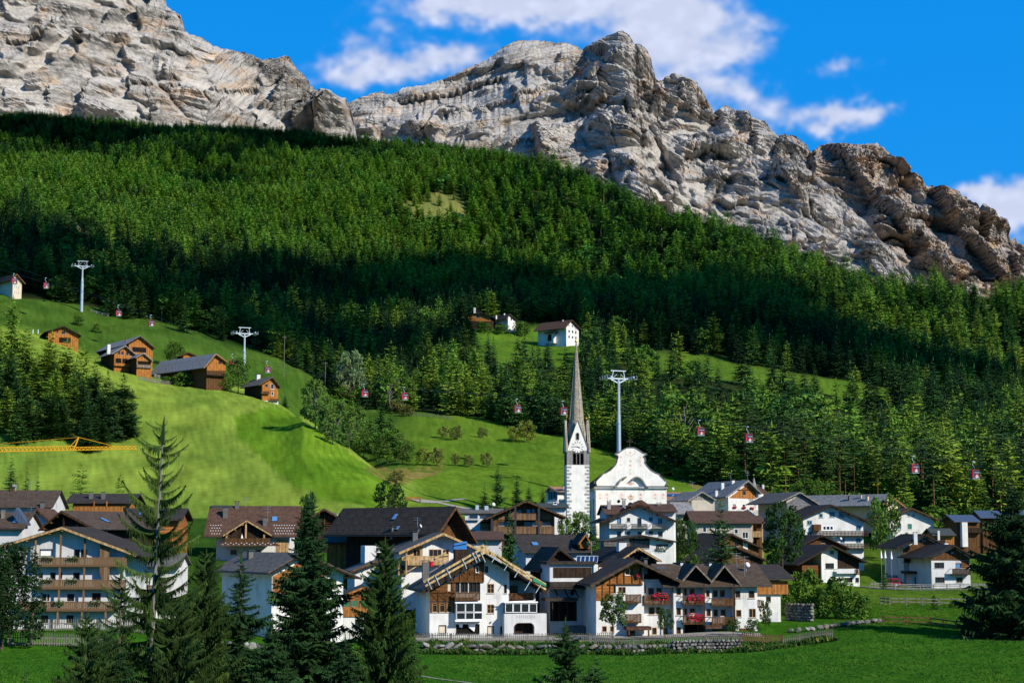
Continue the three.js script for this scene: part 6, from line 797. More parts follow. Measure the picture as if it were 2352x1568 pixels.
{ const H = new House('chalet', 'timber chalet with pink flower balcony, left one of the pair by the road', 'house', 8, 600, 855, 348, 6); wins(H, D_, [[515, 592, 551, 626, { n: 1 }], [518, 698, 556, 742], [610, 505, 645, 535, { n: 1, proud: true, z: .1 }]]); H.gable({ apex: [630, 472], el: [428, 576], er: [828, 572], l: 472, r: 775, depth: 12, over: 1.3, m: M.white2, rm: M.roofDark, barge: M.darkW }); H.clad([[472, 576], [630, 492], [775, 570], [775, 640], [472, 640]], M.brownW); H.balcony(482, 645, 640, 676, { m: M.darkW }); H.flowers(505, 606, 640, { c: [.5, .12, .35], label: 'pink flower box on the timber chalet by the road' }); H.block('garage', 540, 752, 672, 862, .5, 4, M.white2); H.block('garage_opening', 560, 786, 668, 858, 4.002, 4.03, M.void); H.block('garage_roof', 508, 740, 690, 760, .5, 4.8, M.roofDark); H.chimney(562, 500, 26, 40); }
{ const H = new House('house', 'white and timber house with dark balcony, right one of the pair by the road', 'house', 8, 820, 855, 336, 8); wins(H, D_, [[706, 676, 776, 719, { n: 2 }], [862, 680, 903, 716, { g: M.glassB, n: 1 }], [711, 784, 780, 826, { n: 2 }], [867, 786, 913, 824], [825, 596, 850, 614, { proud: true, z: .1, g: M.glassB }]]); H.gable({ apex: [846, 552], el: [628, 650], er: [1024, 650], l: 678, r: 965, depth: 12, over: 1.4, m: M.white2, rm: M.roofDark, barge: M.darkW }); H.clad([[680, 660], [680, 642], [846, 572], [962, 640], [962, 660]], M.brownW); H.clad([[905, 662], [962, 662], [962, 718], [905, 718]], M.brownL); H.balcony(838, 975, 722, 768, { m: M.darkW }); H.chimney(790, 572, 28, 40); }
{ const H = new House('carport', 'flat-roofed low building with pale roof edge beside the timber chalet', 'garage', 8, 450, 850, 352, 4); H.block('wall', 372, 800, 530, 880, -5, -1.5, M.stoneD); H.block('roof', 362, 772, 540, 800, -5.2, .4, M.stone); for (const x of [380, 450, 520]) H.post(x, 800, 870, .2, .2, M.brownW); }
{ const H = new House('house', 'timber and white house with blue metal roof behind the big right spruce', 'house', 8, 960, 580, 384, 6); H.ridge({ el: [852, 378], er: [1048, 378], l: 872, r: 1040, ridgeY: 330, depth: 8, m: M.brownW, rm: M.roofBlue }); H.win(880, 390, 902, 425, { ...D_, proud: true }); H.block('pillar', 915, 378, 950, 560, 0, 1.4, M.white); H.balcony(950, 1060, 420, 455, { m: M.darkW }); }
{ const H = new House('house', 'house with blue metal roof furthest right behind the big spruce', 'house', 8, 1200, 560, 392, 0); H.ridge({ el: [1045, 350], er: [1230, 350], l: 1060, r: 1210, ridgeY: 298, depth: 9, m: M.brownW, rm: M.roofBlue }); H.ridge({ el: [1290, 336], er: [1420, 336], l: 1300, r: 1410, ridgeY: 298, depth: 8, z: -.5, base: 560, m: M.white2, rm: M.roofBlue }); }
{ const H = new House('shed', 'low shed with ribbed green roof and orange boards right of the plain white house', 'shed', 8, 780, 600, 372, 3); H.ridge({ el: [690, 478], er: [868, 478], l: 705, r: 850, ridgeY: 430, depth: 7, m: M.orangeW, rm: M.roofGreen }); H.block('wall', 705, 500, 785, 600, -.1, .1, M.darkW); H.chimney(735, 470, 16, 30); }
// ---------- farms on the hillside ----------
{ const H = new House('farmhouse', 'cream and white farmhouse with grey half-hipped roof at the upper left edge', 'house', 'F', 130, 386, 652, 42); wins(H, W_, [[106, 300, 114, 318], [121, 303, 129, 322], [136, 308, 144, 326], [106, 345, 114, 363], [121, 348, 129, 366], [136, 352, 144, 370]]); H.gable({ apex: [124, 217], el: [82, 266], er: [192, 292], l: 97, r: 166, depth: 20, over: 1.2, m: M.cream, rm: M.roofDark, barge: M.orangeW }); }
{ const H = new House('barn', 'orange timber barn highest and leftmost on the hillside, with open loft', 'barn', 'F', 485, 775, 534, 22); wins(H, D_, [[430, 650, 441, 669, { n: 1 }], [468, 654, 496, 676], [522, 654, 536, 671, { n: 1 }], [447, 704, 539, 741, { g: M.void, n: 1, f: M.brownW, sill: false }]]); H.gable({ apex: [485, 617], el: [340, 660], er: [622, 690], l: 368, r: 600, depth: 22, over: 1.2, m: M.darkW, front: M.orangeF, rm: M.roofDark, barge: M.darkW }); for (const x of [246, 285]) H.block('chimney_pipe', x, 640, x + 8, 672, -12, -11.8, M.galv); }
{ const H = new House('barn', 'big timber barn with silver shingle roof behind the hillside farmhouse', 'barn', 'F', 1080, 850, 538, 34); wins(H, D_, [[1008, 780, 1117, 812, { g: M.void, n: 4, f: M.brownW, sill: false }]]); H.gable({ apex: [1072, 694], el: [945, 765], er: [1188, 788], l: 985, r: 1168, depth: 24, over: 1.1, m: M.darkW, front: M.orangeF, rm: M.roofSilver, barge: M.darkW }); H.chimney(962, 735, 12, 18, M.stoneD); }
{ const H = new House('farmhouse', 'timber farmhouse with row of four gable windows and open balcony on the hillside', 'house', 'F', 955, 945, 522, 30); wins(H, D_, [[900, 808, 918, 833, { n: 1 }], [927, 809, 943, 834, { n: 1 }], [962, 812, 980, 838, { n: 1 }], [989, 820, 1004, 842, { n: 1 }], [880, 862, 926, 896, { g: M.void, n: 1, f: M.brownW, sill: false }], [932, 864, 975, 900, { g: M.void, n: 1, f: M.brownW, sill: false }], [980, 868, 1030, 904, { g: M.void, n: 1, f: M.brownW, sill: false }]]); H.gable({ apex: [958, 766], el: [852, 830], er: [1050, 842], l: 873, r: 1035, depth: 14, over: 1.1, m: M.darkW, front: M.orangeF, rm: M.roofSilver, barge: M.silverW }); H.balcony(876, 1034, 898, 924, { out: 1, m: M.orangeW }); H.chimney(828, 800, 24, 46); }
{ const H = new House('barn', 'small timber annex with round-edged grey roof right of the hillside farmhouse', 'barn', 'F', 1100, 965, 517, 30); wins(H, D_, [[1096, 850, 1108, 862, { n: 1 }], [1050, 885, 1150, 908, { g: M.void, n: 3, f: M.brownW, sill: false }]]); H.gable({ apex: [1098, 822], el: [1035, 858], er: [1170, 884], l: 1045, r: 1158, depth: 9, over: .9, m: M.darkW, front: M.orangeF, rm: M.roofSilver, barge: M.silverW }); H.balcony(1046, 1158, 908, 935, { m: M.greyW, out: .7 }); }
{ const H = new House('barn', 'long barn with big grey shingle roof beside the round hillside tree', 'barn', 'F', 1650, 1012, 510, 42); H.gable({ apex: [1652, 830], el: [1560, 938], er: [1742, 892], l: 1582, r: 1727, depth: 30, over: 1.2, m: M.brownW, rm: M.roofSilver, barge: M.orangeW }); H.clad([[1585, 925], [1650, 848], [1725, 890], [1725, 955], [1585, 955]], M.orangeF); H.balcony(1582, 1728, 962, 1000, { m: M.darkW, out: 1.2, bw: .1, step: .6, mid: true }); H.win(1672, 882, 1690, 902, { ...D_, proud: true, z: .1, n: 1 }); }
{ const H = new House('barn', 'little timber hut with dark roof behind the long grey-roofed barn', 'barn', 'F', 1445, 880, 548, 24); H.gable({ apex: [1440, 816], el: [1375, 845], er: [1505, 845], l: 1400, r: 1488, depth: 8, m: M.darkW, front: M.orangeF, rm: M.roofDark, barge: M.brownW }); }
{ const H = new House('farmhouse', 'tall narrow timber house with white chimney lowest on the hillside', 'house', 'F', 2065, 1205, 503, 34); wins(H, D_, [[2070, 1056, 2096, 1096, { n: 1, f: M.frameW }], [2028, 1060, 2046, 1082, { n: 1 }], [2108, 1074, 2121, 1091, { n: 1 }], [2074, 1118, 2093, 1146, { n: 1, f: M.frameW }], [2025, 1112, 2046, 1136, { n: 1 }]]); H.gable({ apex: [2085, 1007], el: [1985, 1068], er: [2150, 1088], l: 2005, r: 2130, depth: 12, over: 1, m: M.darkW, front: M.orangeF, rm: M.roofGrey, barge: M.brownW }); H.balcony(1998, 2062, 1112, 1134, { m: M.brownW, out: .9 }); H.balcony(2064, 2134, 1168, 1188, { m: M.brownW, out: .9 }); H.chimney(1972, 1020, 30, 34); H.clad([[2000, 1185], [2128, 1185], [2128, 1215], [2000, 1215]], M.white, { z: .02, name: 'plinth' }); }
{ const H = new House('farmhouse', 'timber farmhouse with half-hipped roof in the forest clearing, leftmost', 'house', 'H', 420, 470, 798, -12); wins(H, D_, [[370, 300, 422, 330, { n: 2 }]]); H.gable({ apex: [368, 222], el: [190, 300], er: [600, 318], l: 250, r: 570, depth: 14, over: 1, m: M.darkW, rm: M.roofDark, barge: M.darkW }); H.clad([[250, 300], [368, 236], [570, 316], [570, 380], [250, 370]], M.orangeF); H.clad([[340, 230], [430, 235], [500, 275], [300, 262]], M.roofDark, { z: .6, t: .3, name: 'half_hip' }); H.chimney(345, 225, 26, 42); }
{ const H = new House('farmhouse', 'white farmhouse with grey curved roof half behind bushes in the forest clearing', 'house', 'H', 860, 470, 800, 38); wins(H, D_, [[862, 330, 880, 362, { n: 1 }], [900, 345, 915, 365, { n: 1 }], [900, 395, 915, 412, { n: 1 }]]); H.gable({ apex: [858, 276], el: [800, 345], er: [965, 372], l: 824, r: 942, depth: 18, over: 1, m: M.white, rm: M.roofDark, barge: M.brownW }); H.chimney(652, 350, 22, 58); H.chimney(770, 285, 20, 18); }
{ const H = new House('farmhouse', 'tall white farmhouse with red-brown roof behind the spire tip', 'house', 'H', 1750, 700, 768, 48); wins(H, D_, [[1692, 506, 1712, 534, { n: 1 }], [1742, 512, 1762, 542, { n: 1 }], [1790, 520, 1808, 552, { n: 1 }], [1692, 585, 1712, 612, { n: 1 }], [1742, 592, 1762, 618, { n: 1 }], [1790, 600, 1808, 630, { n: 1 }], [1740, 432, 1756, 458, { n: 1 }], [1694, 426, 1706, 442, { n: 1 }], [1796, 440, 1806, 460, { n: 1 }]]); H.gable({ apex: [1750, 362], el: [1640, 480], er: [1882, 498], l: 1660, r: 1840, depth: 17, over: 1.2, m: M.white, rm: M.roofRed, barge: M.brownW }); H.chimney(1610, 378, 18, 20, M.ochre); { const X = H.xl; const [z0, y1] = H.q(1425, 640, X), [z1, y0] = H.q(1520, 535, X); H.part('porch', box(X - 2, X, y1 - 2, y0 - .6, z0, z1), M.white2); H.part('porch_roof', box(X - 2.8, X + .0, y0 - .6, y0, z0 - .8, z1 + 1), M.roofRed); H.part('porch_opening', box(X - 2.03, X - 2.005, y1 - 1, y0 - .9, z0 + .4, mix(z0, z1, .7)), M.void); } }
{ const H = new House('hut', 'tiny orange timber hut right of the white farmhouse in the forest clearing', 'hut', 'H', 2045, 745, 768, 14); wins(H, D_, [[2032, 680, 2050, 702, { n: 1 }]]); H.gable({ apex: [2042, 638], el: [2000, 694], er: [2088, 694], l: 2012, r: 2082, depth: 4, over: .4, m: M.orangeF, rm: M.roofRed, barge: M.orangeW, rafters: false }); }
{ const H = new House('barn', 'weathered timber barn among trees left of the paired gondolas', 'barn', 'G', 715, 745, 606, 16); wins(H, D_, [[700, 655, 716, 680, { n: 1 }]]); H.gable({ apex: [715, 600], el: [660, 640], er: [772, 642], l: 672, r: 760, depth: 8, over: .8, m: M.balW, rm: M.roofGrey, barge: M.silverW }); }
// ---------- single trees and shrubs ----------
const LP = {
  broad: [1, 2, 3].map((s) => leafTree({ seed: 100 + s, h: 1, w: .42, leaves: 2600, leaf: .034, clumps: 24, clump: .3, bole: .1, color: C.broad })),
  deep: [1, 2].map((s) => leafTree({ seed: 120 + s, h: 1, w: .42, leaves: 2600, leaf: .034, clumps: 24, clump: .3, bole: .1, color: C.deep })),
  birch: [1, 2].map((s) => leafTree({ seed: 140 + s, h: 1, w: .36, leaves: 2300, leaf: .033, clumps: 26, clump: .27, bole: .08, color: C.birch, shape: (t) => Math.pow(Math.sin(Math.PI * clamp(t * .85 + .12)), .8) })),
  pale: [1].map((s) => leafTree({ seed: 160 + s, h: 1, w: .45, leaves: 2600, leaf: .031, clumps: 26, clump: .27, bole: .2, color: C.pale })),
  bush: [1, 2, 3].map((s) => leafTree({ seed: 180 + s, h: 1, w: .5, leaves: 1700, leaf: .052, clumps: 17, clump: .36, bole: 0, color: C.broad, shape: (t) => Math.sqrt(Math.max(.1, 1 - t * t * .9)) })),
  dryBush: [1, 2].map((s) => leafTree({ seed: 190 + s, h: 1, w: .45, leaves: 1300, leaf: .046, clumps: 15, clump: .34, bole: .1, color: [.13, .14, .035] })),
  yellow: [1].map((s) => leafTree({ seed: 200 + s, h: 1, w: .45, leaves: 1700, leaf: .042, clumps: 17, clump: .32, bole: .1, color: C.broadY })),
  apple: [1, 2].map((s) => leafTree({ seed: 210 + s, h: 1, w: .42, leaves: 2000, leaf: .033, clumps: 22, clump: .24, bole: .3, color: [.05, .095, .02] })),
};
let vk = 0;
const leafMade = {};
function plant(kind, o) { // o: x, y base, t top, w width in reference units; d depth when the foot is hidden
  const P = o.d ? put(o.x, o.d) : hit(o.x, o.y, o.from ?? 150), d = -P.z, H = slope(o.x, o.t)[1] * d - P.y, set = LP[kind] ?? protos[kind], v = (vk++) % set.length, g = set[v], key = kind + v, W = o.w ? o.w * d / FOC / (LP[kind] ? (kind === 'bush' ? 1.05 : .92) : .42) : H * 1.05;
  let t; if (leafMade[key]) { t = leafMade[key].clone(); t.name = numbered(o.n); t.userData = {}; scene.add(t); tag(t, o.l, o.c, o.g); }
  else { t = leafMade[key] = thing(o.n, o.l, o.c, null, o.g); if (g.trunk) { const m = new THREE.Mesh(g.trunk, kind === 'birch' ? M.barkG : kind === 'pine' ? M.barkO : M.bark); m.name = 'trunk'; t.add(m); } const m = new THREE.Mesh(g.crown, M.leaf); m.name = 'crown'; t.add(m); }
  t.position.set(P.x, P.y - .15, P.z); t.rotation.y = vk * 1.7; t.scale.set(W, H, W); return t;
}
const tr = (kind, n, c, list, g) => { for (const [x, y, t, w, l, d] of list) plant(kind, { x, y, t, w, l, n, c, d, g }); };
tr('birch', 'birch_tree', 'tree', [[722, 985, 864, 96, 'large pale green tree first of the row down the meadow edge'], [776, 1006, 914, 84, 'slender birch just right of the large pale tree in the gully'], [818, 1022, 928, 84, 'second slender birch in the gully row, with white stem'], [750, 1000, 925, 66, 'leafy tree filling the gap behind the first gully trees'], [800, 1030, 965, 70, 'lower leafy tree at the meadow edge in the gully row'], [762, 1020, 968, 60, 'small leafy tree at the meadow edge below the large pale one'], [868, 1056, 1000, 60, 'leafy tree below the gully spruces'], [912, 1060, 990, 60, 'leafy tree right of the gully spruces']]);
tr('spruce', 'spruce_tree', 'tree', [[874, 1030, 905, 58, 'taller dark spruce in the gully row below the barn'], [896, 1026, 930, 52, 'shorter spruce touching the taller one in the gully row'], [850, 1022, 940, 48, 'small spruce between birches and dark spruces in the gully'], [654, 934, 899, 20, 'small young spruce right of the lowest hillside chalet']]);
tr('broad', 'broadleaf_tree', 'tree', [[836, 1054, 985, 70, 'round bright green tree in the gully above the dry grass'], [890, 1064, 980, 80, 'tall light leafy tree at the lower end of the gully row'], [926, 1066, 1008, 64, 'leafy tree beside the yellow bush at the gully end'], [399, 845, 782, 58, 'round leafy tree between hillside farmhouse and long barn'], [547, 904, 818, 66, 'big round leafy tree right of the long grey-roofed barn']]);
tr('yellow', 'yellow_bush', 'bush', [[970, 1068, 1026, 36, 'yellow-green bush at the end of the gully row'], [1208, 1016, 964, 50, 'yellowish tree alone at the forest edge above the tower'], [1180, 1016, 978, 32, 'small yellowish bush left of the yellow tree at the forest edge'], [1612, 1176, 1138, 40, 'yellow-green bush left of the farmhouse with turret']]);
tr('dryBush', 'dry_bush', 'bush', [[1003, 1069, 1027, 40, 'brownish thin bush next to the yellow-green one'], [911, 950, 915, 44, 'brownish round bush at the forest edge above the gully'], [934, 956, 930, 40, 'low reddish bush right of the brownish round one'], [1107, 1006, 979, 26, 'lone small bush in the upper valley meadow'], [1018, 1006, 978, 30, 'left bush of the touching pair in the valley meadow'], [1048, 1011, 976, 34, 'right bush of the touching pair in the valley meadow'], [1046, 1069, 1040, 22, 'left bush of the row of three in the meadow'], [1075, 1072, 1042, 27, 'middle bush of the row of three in the meadow'], [1117, 1072, 1038, 29, 'right and largest bush of the row of three'], [912, 1110, 1078, 40, 'pale grey-green bush standing in the dry grass']]);
tr('pale', 'willow_tree', 'tree', [[806, 892, 803, 74, 'pale grey-green willow before the weathered barn', 601]]);
tr('dark', 'dark_spruce_tree', 'tree', [[768, 908, 836, 46, 'dark spruce left of the weathered barn', 598], [838, 918, 848, 44, 'dark spruce right of the willow at the forest edge', 592]]);
tr('bush', 'bush', 'bush', [[786, 910, 884, 46, 'bush hiding the foot of the weathered barn', 597], [822, 914, 890, 44, 'bush right of the foot of the weathered barn', 594]]);
tr('fir', 'dark_spruce_tree', 'tree', [[1144, 1168, 1063, 40, 'darkest and tallest spruce of the group above the timber chalet'], [1187, 1162, 1088, 32, 'dark spruce in the middle of the group above the timber chalet'], [255, 726, 640, 40, 'left spruce of the dense dark trio on the upper meadow'], [287, 730, 628, 48, 'middle spruce of the dense dark trio on the upper meadow'], [318, 730, 640, 46, 'right spruce of the dense dark trio on the upper meadow'], [507, 782, 704, 32, 'dark spruce left of the second lift tower on the upper meadow']]);
tr('spruce', 'spruce_tree', 'tree', [[1112, 1174, 1106, 44, 'leftmost spruce of the group above the timber chalet'], [1215, 1157, 1103, 26, 'slim spruce of the group above the timber chalet'], [1247, 1160, 1118, 28, 'small spruce beside the orange-roofed house left of the tower'], [421, 763, 671, 44, 'single spruce standing free on the upper meadow'], [492, 748, 660, 32, 'spruce at the forest edge above the second lift tower']]);
tr('birch', 'birch_tree', 'tree', [[558, 752, 702, 48, 'pale leafy tree at the forest edge above the second lift tower']]);
tr('bush', 'bush', 'bush', [[180, 748, 723, 34, 'dark round bush on the upper meadow above the leftmost barn'], [221, 764, 741, 26, 'smaller low bush on the upper meadow right of the dark one'], [423, 886, 852, 60, 'wide grey-green bush in front of the long grey-roofed barn'], [468, 882, 860, 30, 'low bush at the corner of the long grey-roofed barn'], [126, 688, 665, 40, 'light bush left of the highest lift tower'], [163, 690, 676, 26, 'small bush close to the foot of the highest lift tower'], [214, 696, 682, 22, 'low bush right of the foot of the highest lift tower'], [510, 896, 872, 40, 'bush below the gallery of the long grey-roofed barn'], [380, 880, 862, 32, 'low bush by the fence below the hillside barns'], [1110, 768, 738, 44, 'bushes before the leftmost timber farmhouse of the clearing', 792], [1152, 772, 742, 40, 'bush before the curved-roof farmhouse of the clearing', 794], [1196, 768, 736, 46, 'leafy bush right of the curved-roof farmhouse of the clearing', 796]]);
tr('deep', 'broadleaf_tree', 'tree', [[896, 1190, 1100, 84, 'dark leafy tree in front of the bright meadow above the big dark roof', 318], [713, 1190, 1126, 48, 'leafy tree tip behind the tall spruce in front of the bright meadow', 300], [1790, 1290, 1150, 104, 'big dark leafy tree between beige house and teal-window house', 318], [1568, 1256, 1186, 72, 'dark leafy tree right of the guest house', 305], [1596, 1290, 1250, 44, 'smaller dark tree below right of the guest house', 290]]);
tr('broad', 'broadleaf_tree', 'tree', [[2020, 1270, 1134, 84, 'broad light tree between teal-window house and plain white house', 372], [2078, 1270, 1222, 40, 'leafy tree against the wall of the plain white house', 362], [1864, 1160, 1096, 78, 'bright round tree at the forest foot above the shingled gable', 428], [1826, 1140, 1104, 48, 'paler tree left of the bright round one at the forest foot', 432], [1640, 1170, 1142, 50, 'leafy tree close behind the farmhouse with turret', 402], [1330, 1242, 1170, 62, 'light birch-like tree right of the timber chalet', 318], [1298, 1245, 1182, 44, 'smaller light tree touching the timber chalet', 312], [1288, 1266, 1244, 34, 'bush on the ridge of the wide grey roof', 262]]);
tr('bush', 'bush', 'bush', [[1310, 1268, 1246, 34, 'second bush by the wide grey roof, right one', 262], [1116, 1270, 1230, 46, 'bush below the timber chalet left of the dark conifer', 280], [1844, 1402, 1302, 92, 'dense dark bush right of the orange timber barn', 240], [1912, 1428, 1320, 84, 'tall light bush above the low stone row', 236], [1955, 1434, 1356, 78, 'dark round bush at the left end of the rail fence', 233], [1800, 1402, 1352, 50, 'bush behind the cobbled wall by the barn', 246], [2130, 1220, 1158, 70, 'left hedge tree at the forest foot behind the green-roofed shed', 425], [2175, 1222, 1162, 64, 'middle hedge tree at the forest foot behind the green-roofed shed', 425], [2225, 1226, 1160, 66, 'right hedge tree at the forest foot behind the green-roofed shed', 425], [2062, 1180, 1150, 60, 'light bush at the forest foot above the plain white house', 428], [1960, 1160, 1128, 60, 'bush at the forest foot above the worn silver roof', 430], [1915, 1160, 1122, 60, 'leafy bush at the forest foot left of the worn silver roof', 430], [1780, 1160, 1118, 50, 'bush at the forest foot right of the turret', 428], [1560, 1100, 1070, 50, 'round bush at the forest edge right of the church gable', 470], [1530, 1085, 1058, 60, 'pale bush above the church gable at the forest edge', 478], [2147, 1390, 1364, 14, 'tiny round tree by the middle rail fence'], [2188, 1396, 1378, 22, 'low dark bush on the middle rail fence'], [2150, 1400, 1384, 24, 'low dark bush under the tiny round tree'], [1590, 1320, 1272, 46, 'dark bush behind the row house chimneys', 262], [1060, 1490, 1468, 40, 'bush at the left end of the stone bank'], [2320, 1212, 1168, 60, 'hedge tree at the right edge behind the blue metal roof', 425]]);
tr('spruce', 'spruce_tree', 'tree', [[1365, 1245, 1180, 32, 'small spruce before the church wall', 325], [2018, 1340, 1298, 20, 'narrow dark conifer left of the parked red car', 322], [1838, 1262, 1200, 30, 'dark spruce beside the big leafy tree', 352]]);
tr('dark', 'dark_spruce_tree', 'tree', [[502, 1318, 1246, 48, 'bluish spruce left of the dotted brown roof house', 240], [662, 1290, 1250, 34, 'small conifer before the dotted brown roof house', 258]]);
tr('apple', 'apple_tree', 'tree', [[1403, 1472, 1357, 84, 'round apple tree in front of the row house timber cladding', 211], [1521, 1474, 1392, 46, 'thin small tree in front of the row house bay', 211], [1675, 1466, 1416, 44, 'small tree before the third gable of the row house', 212], [1720, 1464, 1418, 42, 'small tree before the brown garage panel of the row house', 212], [1748, 1418, 1376, 34, 'climbing shrub at the row house corner balcony', 214]]);
// the clump of conifers on the left slope
{ const nm = { fir: 'spruce_tree', spruce: 'spruce_tree', larch: 'larch_tree', larchY: 'yellow_larch_tree', dark: 'dark_spruce_tree', pine: 'pine_tree' };
  for (const [k, x, d, t, w, l] of [['larch', 24, 468, 688, 62, 'tallest larch at the left edge of the slope clump'], ['larch', 60, 466, 765, 60, 'larch with rounded tip second from the left edge'], ['spruce', 8, 446, 790, 62, 'spruce cut by the left edge in the slope clump'], ['larchY', 104, 462, 800, 66, 'yellowish larch below the highest barn'], ['larchY', 152, 460, 790, 70, 'broad yellowish larch in the middle of the slope clump'], ['larch', 192, 458, 806, 62, 'light larch right of the broad yellowish one'], ['dark', 130, 452, 845, 60, 'dark spruce in the heart of the slope clump'], ['larch', 84, 440, 850, 64, 'light larch low in the left of the slope clump'], ['dark', 40, 425, 880, 70, 'dark spruce at the lower left of the slope clump'], ['fir', 218, 440, 838, 56, 'spruce above the two end spruces of the slope clump'], ['fir', 250, 436, 862, 58, 'second last spruce at the right end of the slope clump'], ['fir', 286, 426, 868, 64, 'last big spruce at the right end of the slope clump'], ['fir', 306, 424, 905, 40, 'smallest spruce at the right end of the slope clump'], ['fir', 240, 420, 900, 60, 'front spruce right of centre at the foot of the clump'], ['fir', 190, 418, 892, 62, 'front spruce at the middle foot of the slope clump'], ['dark', 148, 418, 905, 58, 'dark front spruce left of centre at the foot of the clump'], ['fir', 112, 416, 915, 60, 'front spruce left at the foot of the slope clump'], ['larch', 70, 412, 918, 56, 'front larch left at the foot of the slope clump'], ['larchY', 20, 408, 900, 60, 'yellowish front larch at the left picture edge'], ['spruce', 170, 436, 850, 52, 'spruce hidden halfway up the slope clump'], ['dark', 60, 450, 830, 60, 'dark spruce between the left larches of the slope clump'], ['dark', 176, 450, 835, 58, 'dark spruce behind the broad yellowish larch'], ['larch', 226, 446, 860, 54, 'light larch near the right end of the slope clump'], ['dark', 262, 418, 895, 58, 'dark spruce at the right foot of the slope clump'], ['dark', 92, 408, 935, 56, 'dark spruce at the lowest left foot of the slope clump'], ['spruce', 45, 402, 930, 60, 'spruce at the lowest left corner of the slope clump'], ['dark', 205, 410, 920, 56, 'dark spruce in front at the middle foot of the clump'], ['larchY', 118, 470, 770, 50, 'yellowish larch reaching up before the highest barn'], ['dark', 10, 440, 830, 60, 'dark spruce behind the left edge of the slope clump'], ['larch', 130, 432, 860, 60, 'larch in the lower heart of the slope clump']]) plant(k, { x, d, t: t - 14, w: w * 1.2, l, n: nm[k], c: 'tree' });
  for (const [k, x, d, t, w, l] of [['spruce', 35, 345, 1035, 46, 'bluish young spruce under the crane jib, left one'], ['spruce', 70, 345, 1060, 34, 'young spruce under the crane jib, right one'], ['spruce', 96, 345, 1075, 22, 'smallest young spruce right of the crane jib foot trees']]) plant(k, { x, d, t, w, l, n: nm[k], c: 'tree' });
  plant('larch', { x: 194, d: 335, t: 1060, w: 62, l: 'rounded larch alone below the crane jib tip', n: 'larch_tree', c: 'tree' }); plant('larch', { x: 285, d: 322, t: 1085, w: 60, l: 'light larch behind the tall foreground larch', n: 'larch_tree', c: 'tree' });
}
tr('fir', 'spruce_tree', 'tree', [[1650, 1300, 1146, 100, 'large spruce in front of the beige house with brown roof', 266], [1172, 1300, 1170, 76, 'dense dark conifer in front of the timber chalet', 236], [1116, 1290, 1236, 60, 'dark conifer bush left of the dense conifer below the timber chalet', 244]]);
{ // the trees that fill the clump on the left slope
  reseed(515); const top = [[-40, 690], [24, 700], [60, 768], [100, 800], [150, 796], [200, 812], [250, 866], [310, 895]], tl = (x) => { let i = 0; while (i < top.length - 2 && top[i + 1][0] < x) i++; return mix(top[i][1], top[i + 1][1], clamp((x - top[i][0]) / (top[i + 1][0] - top[i][0]))); };
  for (let i = 0; i < 64; i++) { const x = rr(-40, 300), f = rnd(), d = mix(404, 474, f), q = rnd(), k = x > 190 || f < .4 ? (q < .8 ? 'fir' : 'dark') : q < .55 ? 'larch' : q < .75 ? 'larchY' : 'dark', lab = { fir: ['spruce_tree', 'full green spruce filling the conifer clump on the left slope', 'spruces filling the slope clump'], spruce: ['spruce_tree', 'green spruce filling the conifer clump on the left slope', 'spruces filling the slope clump'], dark: ['dark_spruce_tree', 'dark spruce filling the conifer clump on the left slope', 'dark spruces filling the slope clump'], larch: ['larch_tree', 'light larch filling the conifer clump on the left slope', 'larches filling the slope clump'], larchY: ['yellow_larch_tree', 'yellowish larch filling the conifer clump on the left slope', 'yellowish larches filling the slope clump'] }[k]; plant(k, { x, d, t: tl(x) + 105 * (1 - f) + rr(0, 34), w: rr(56, 76), l: lab[1], n: lab[0], c: 'tree', g: lab[2] }); }
}
// big conifers in the foreground
function bigTree(name, label, x, d, top, o) {
  const P = put(x, d), H = slope(x, top)[1] * d - P.y, g = needleTree({ ...o, h: H }), t = thing(name, label, 'tree', P.clone().setY(P.y - .1));
  const a = new THREE.Mesh(g.trunk, o.bark ?? M.bark); a.name = 'trunk'; const b = new THREE.Mesh(g.crown, M.leaf); b.name = 'crown'; t.add(a, b); t.rotation.y = o.turn ?? 0; return t;
}
const SPR = { per: 11, start: .02, droop: .46, tip: .42, twigs: 14, twig: .3, hang: .8, fine: true, gap: .1, vary: .3, lean: .006, thick: .013, bare: .06 };
const LAR = { per: 9, start: .03, droop: .35, tip: .42, rise: .3, twigs: 24, twig: .11, hang: 2.4, fine: true, gap: .16, vary: .35, lean: .012, bare: .1, thick: .0115 };
bigTree('spruce_tree', 'tall dark spruce in the foreground before the grey roofed house', 717, 118, 1128, { ...SPR, seed: 301, rad: .27, levels: 66, color: [.017, .044, .015], profile: (t) => Math.pow(1 - t, .72) * (.9 + .16 * Math.sin(t * 23)) });
bigTree('larch_tree', 'tall bare-tipped larch with thin trunk in the left foreground', 362, 104, 962, { ...LAR, seed: 302, rad: .21, levels: 60, per: 6, gap: .4, twigs: 36, twig: .055, hang: 4.2, shortest: .25, tip: .55, color: [.036, .066, .016], bark: M.barkG, lean: .02, turn: 1.1, profile: (t) => t > .72 ? .06 + .5 * Math.pow(clamp((1.01 - t) / .29), .5) : t > .55 ? .56 + .1 * Math.sin(t * 60) : .62 + .38 * clamp((.55 - t) / .3) });
bigTree('larch_tree', 'feathery larch in the foreground left of the house under repair', 884, 116, 1234, { ...LAR, seed: 303, rad: .24, levels: 54, twig: .13, per: 11, color: [.026, .054, .013], profile: (t) => Math.pow(1 - t, .55) });
bigTree('spruce_tree', 'slender spruce with open branches in the foreground left of the tall dark one', 562, 112, 1258, { ...SPR, seed: 304, rad: .36, levels: 46, per: 9, gap: .16, shortest: .5, color: [.016, .041, .014], profile: (t) => Math.pow(1 - t, .85) * (.85 + .25 * Math.sin(t * 31)) });
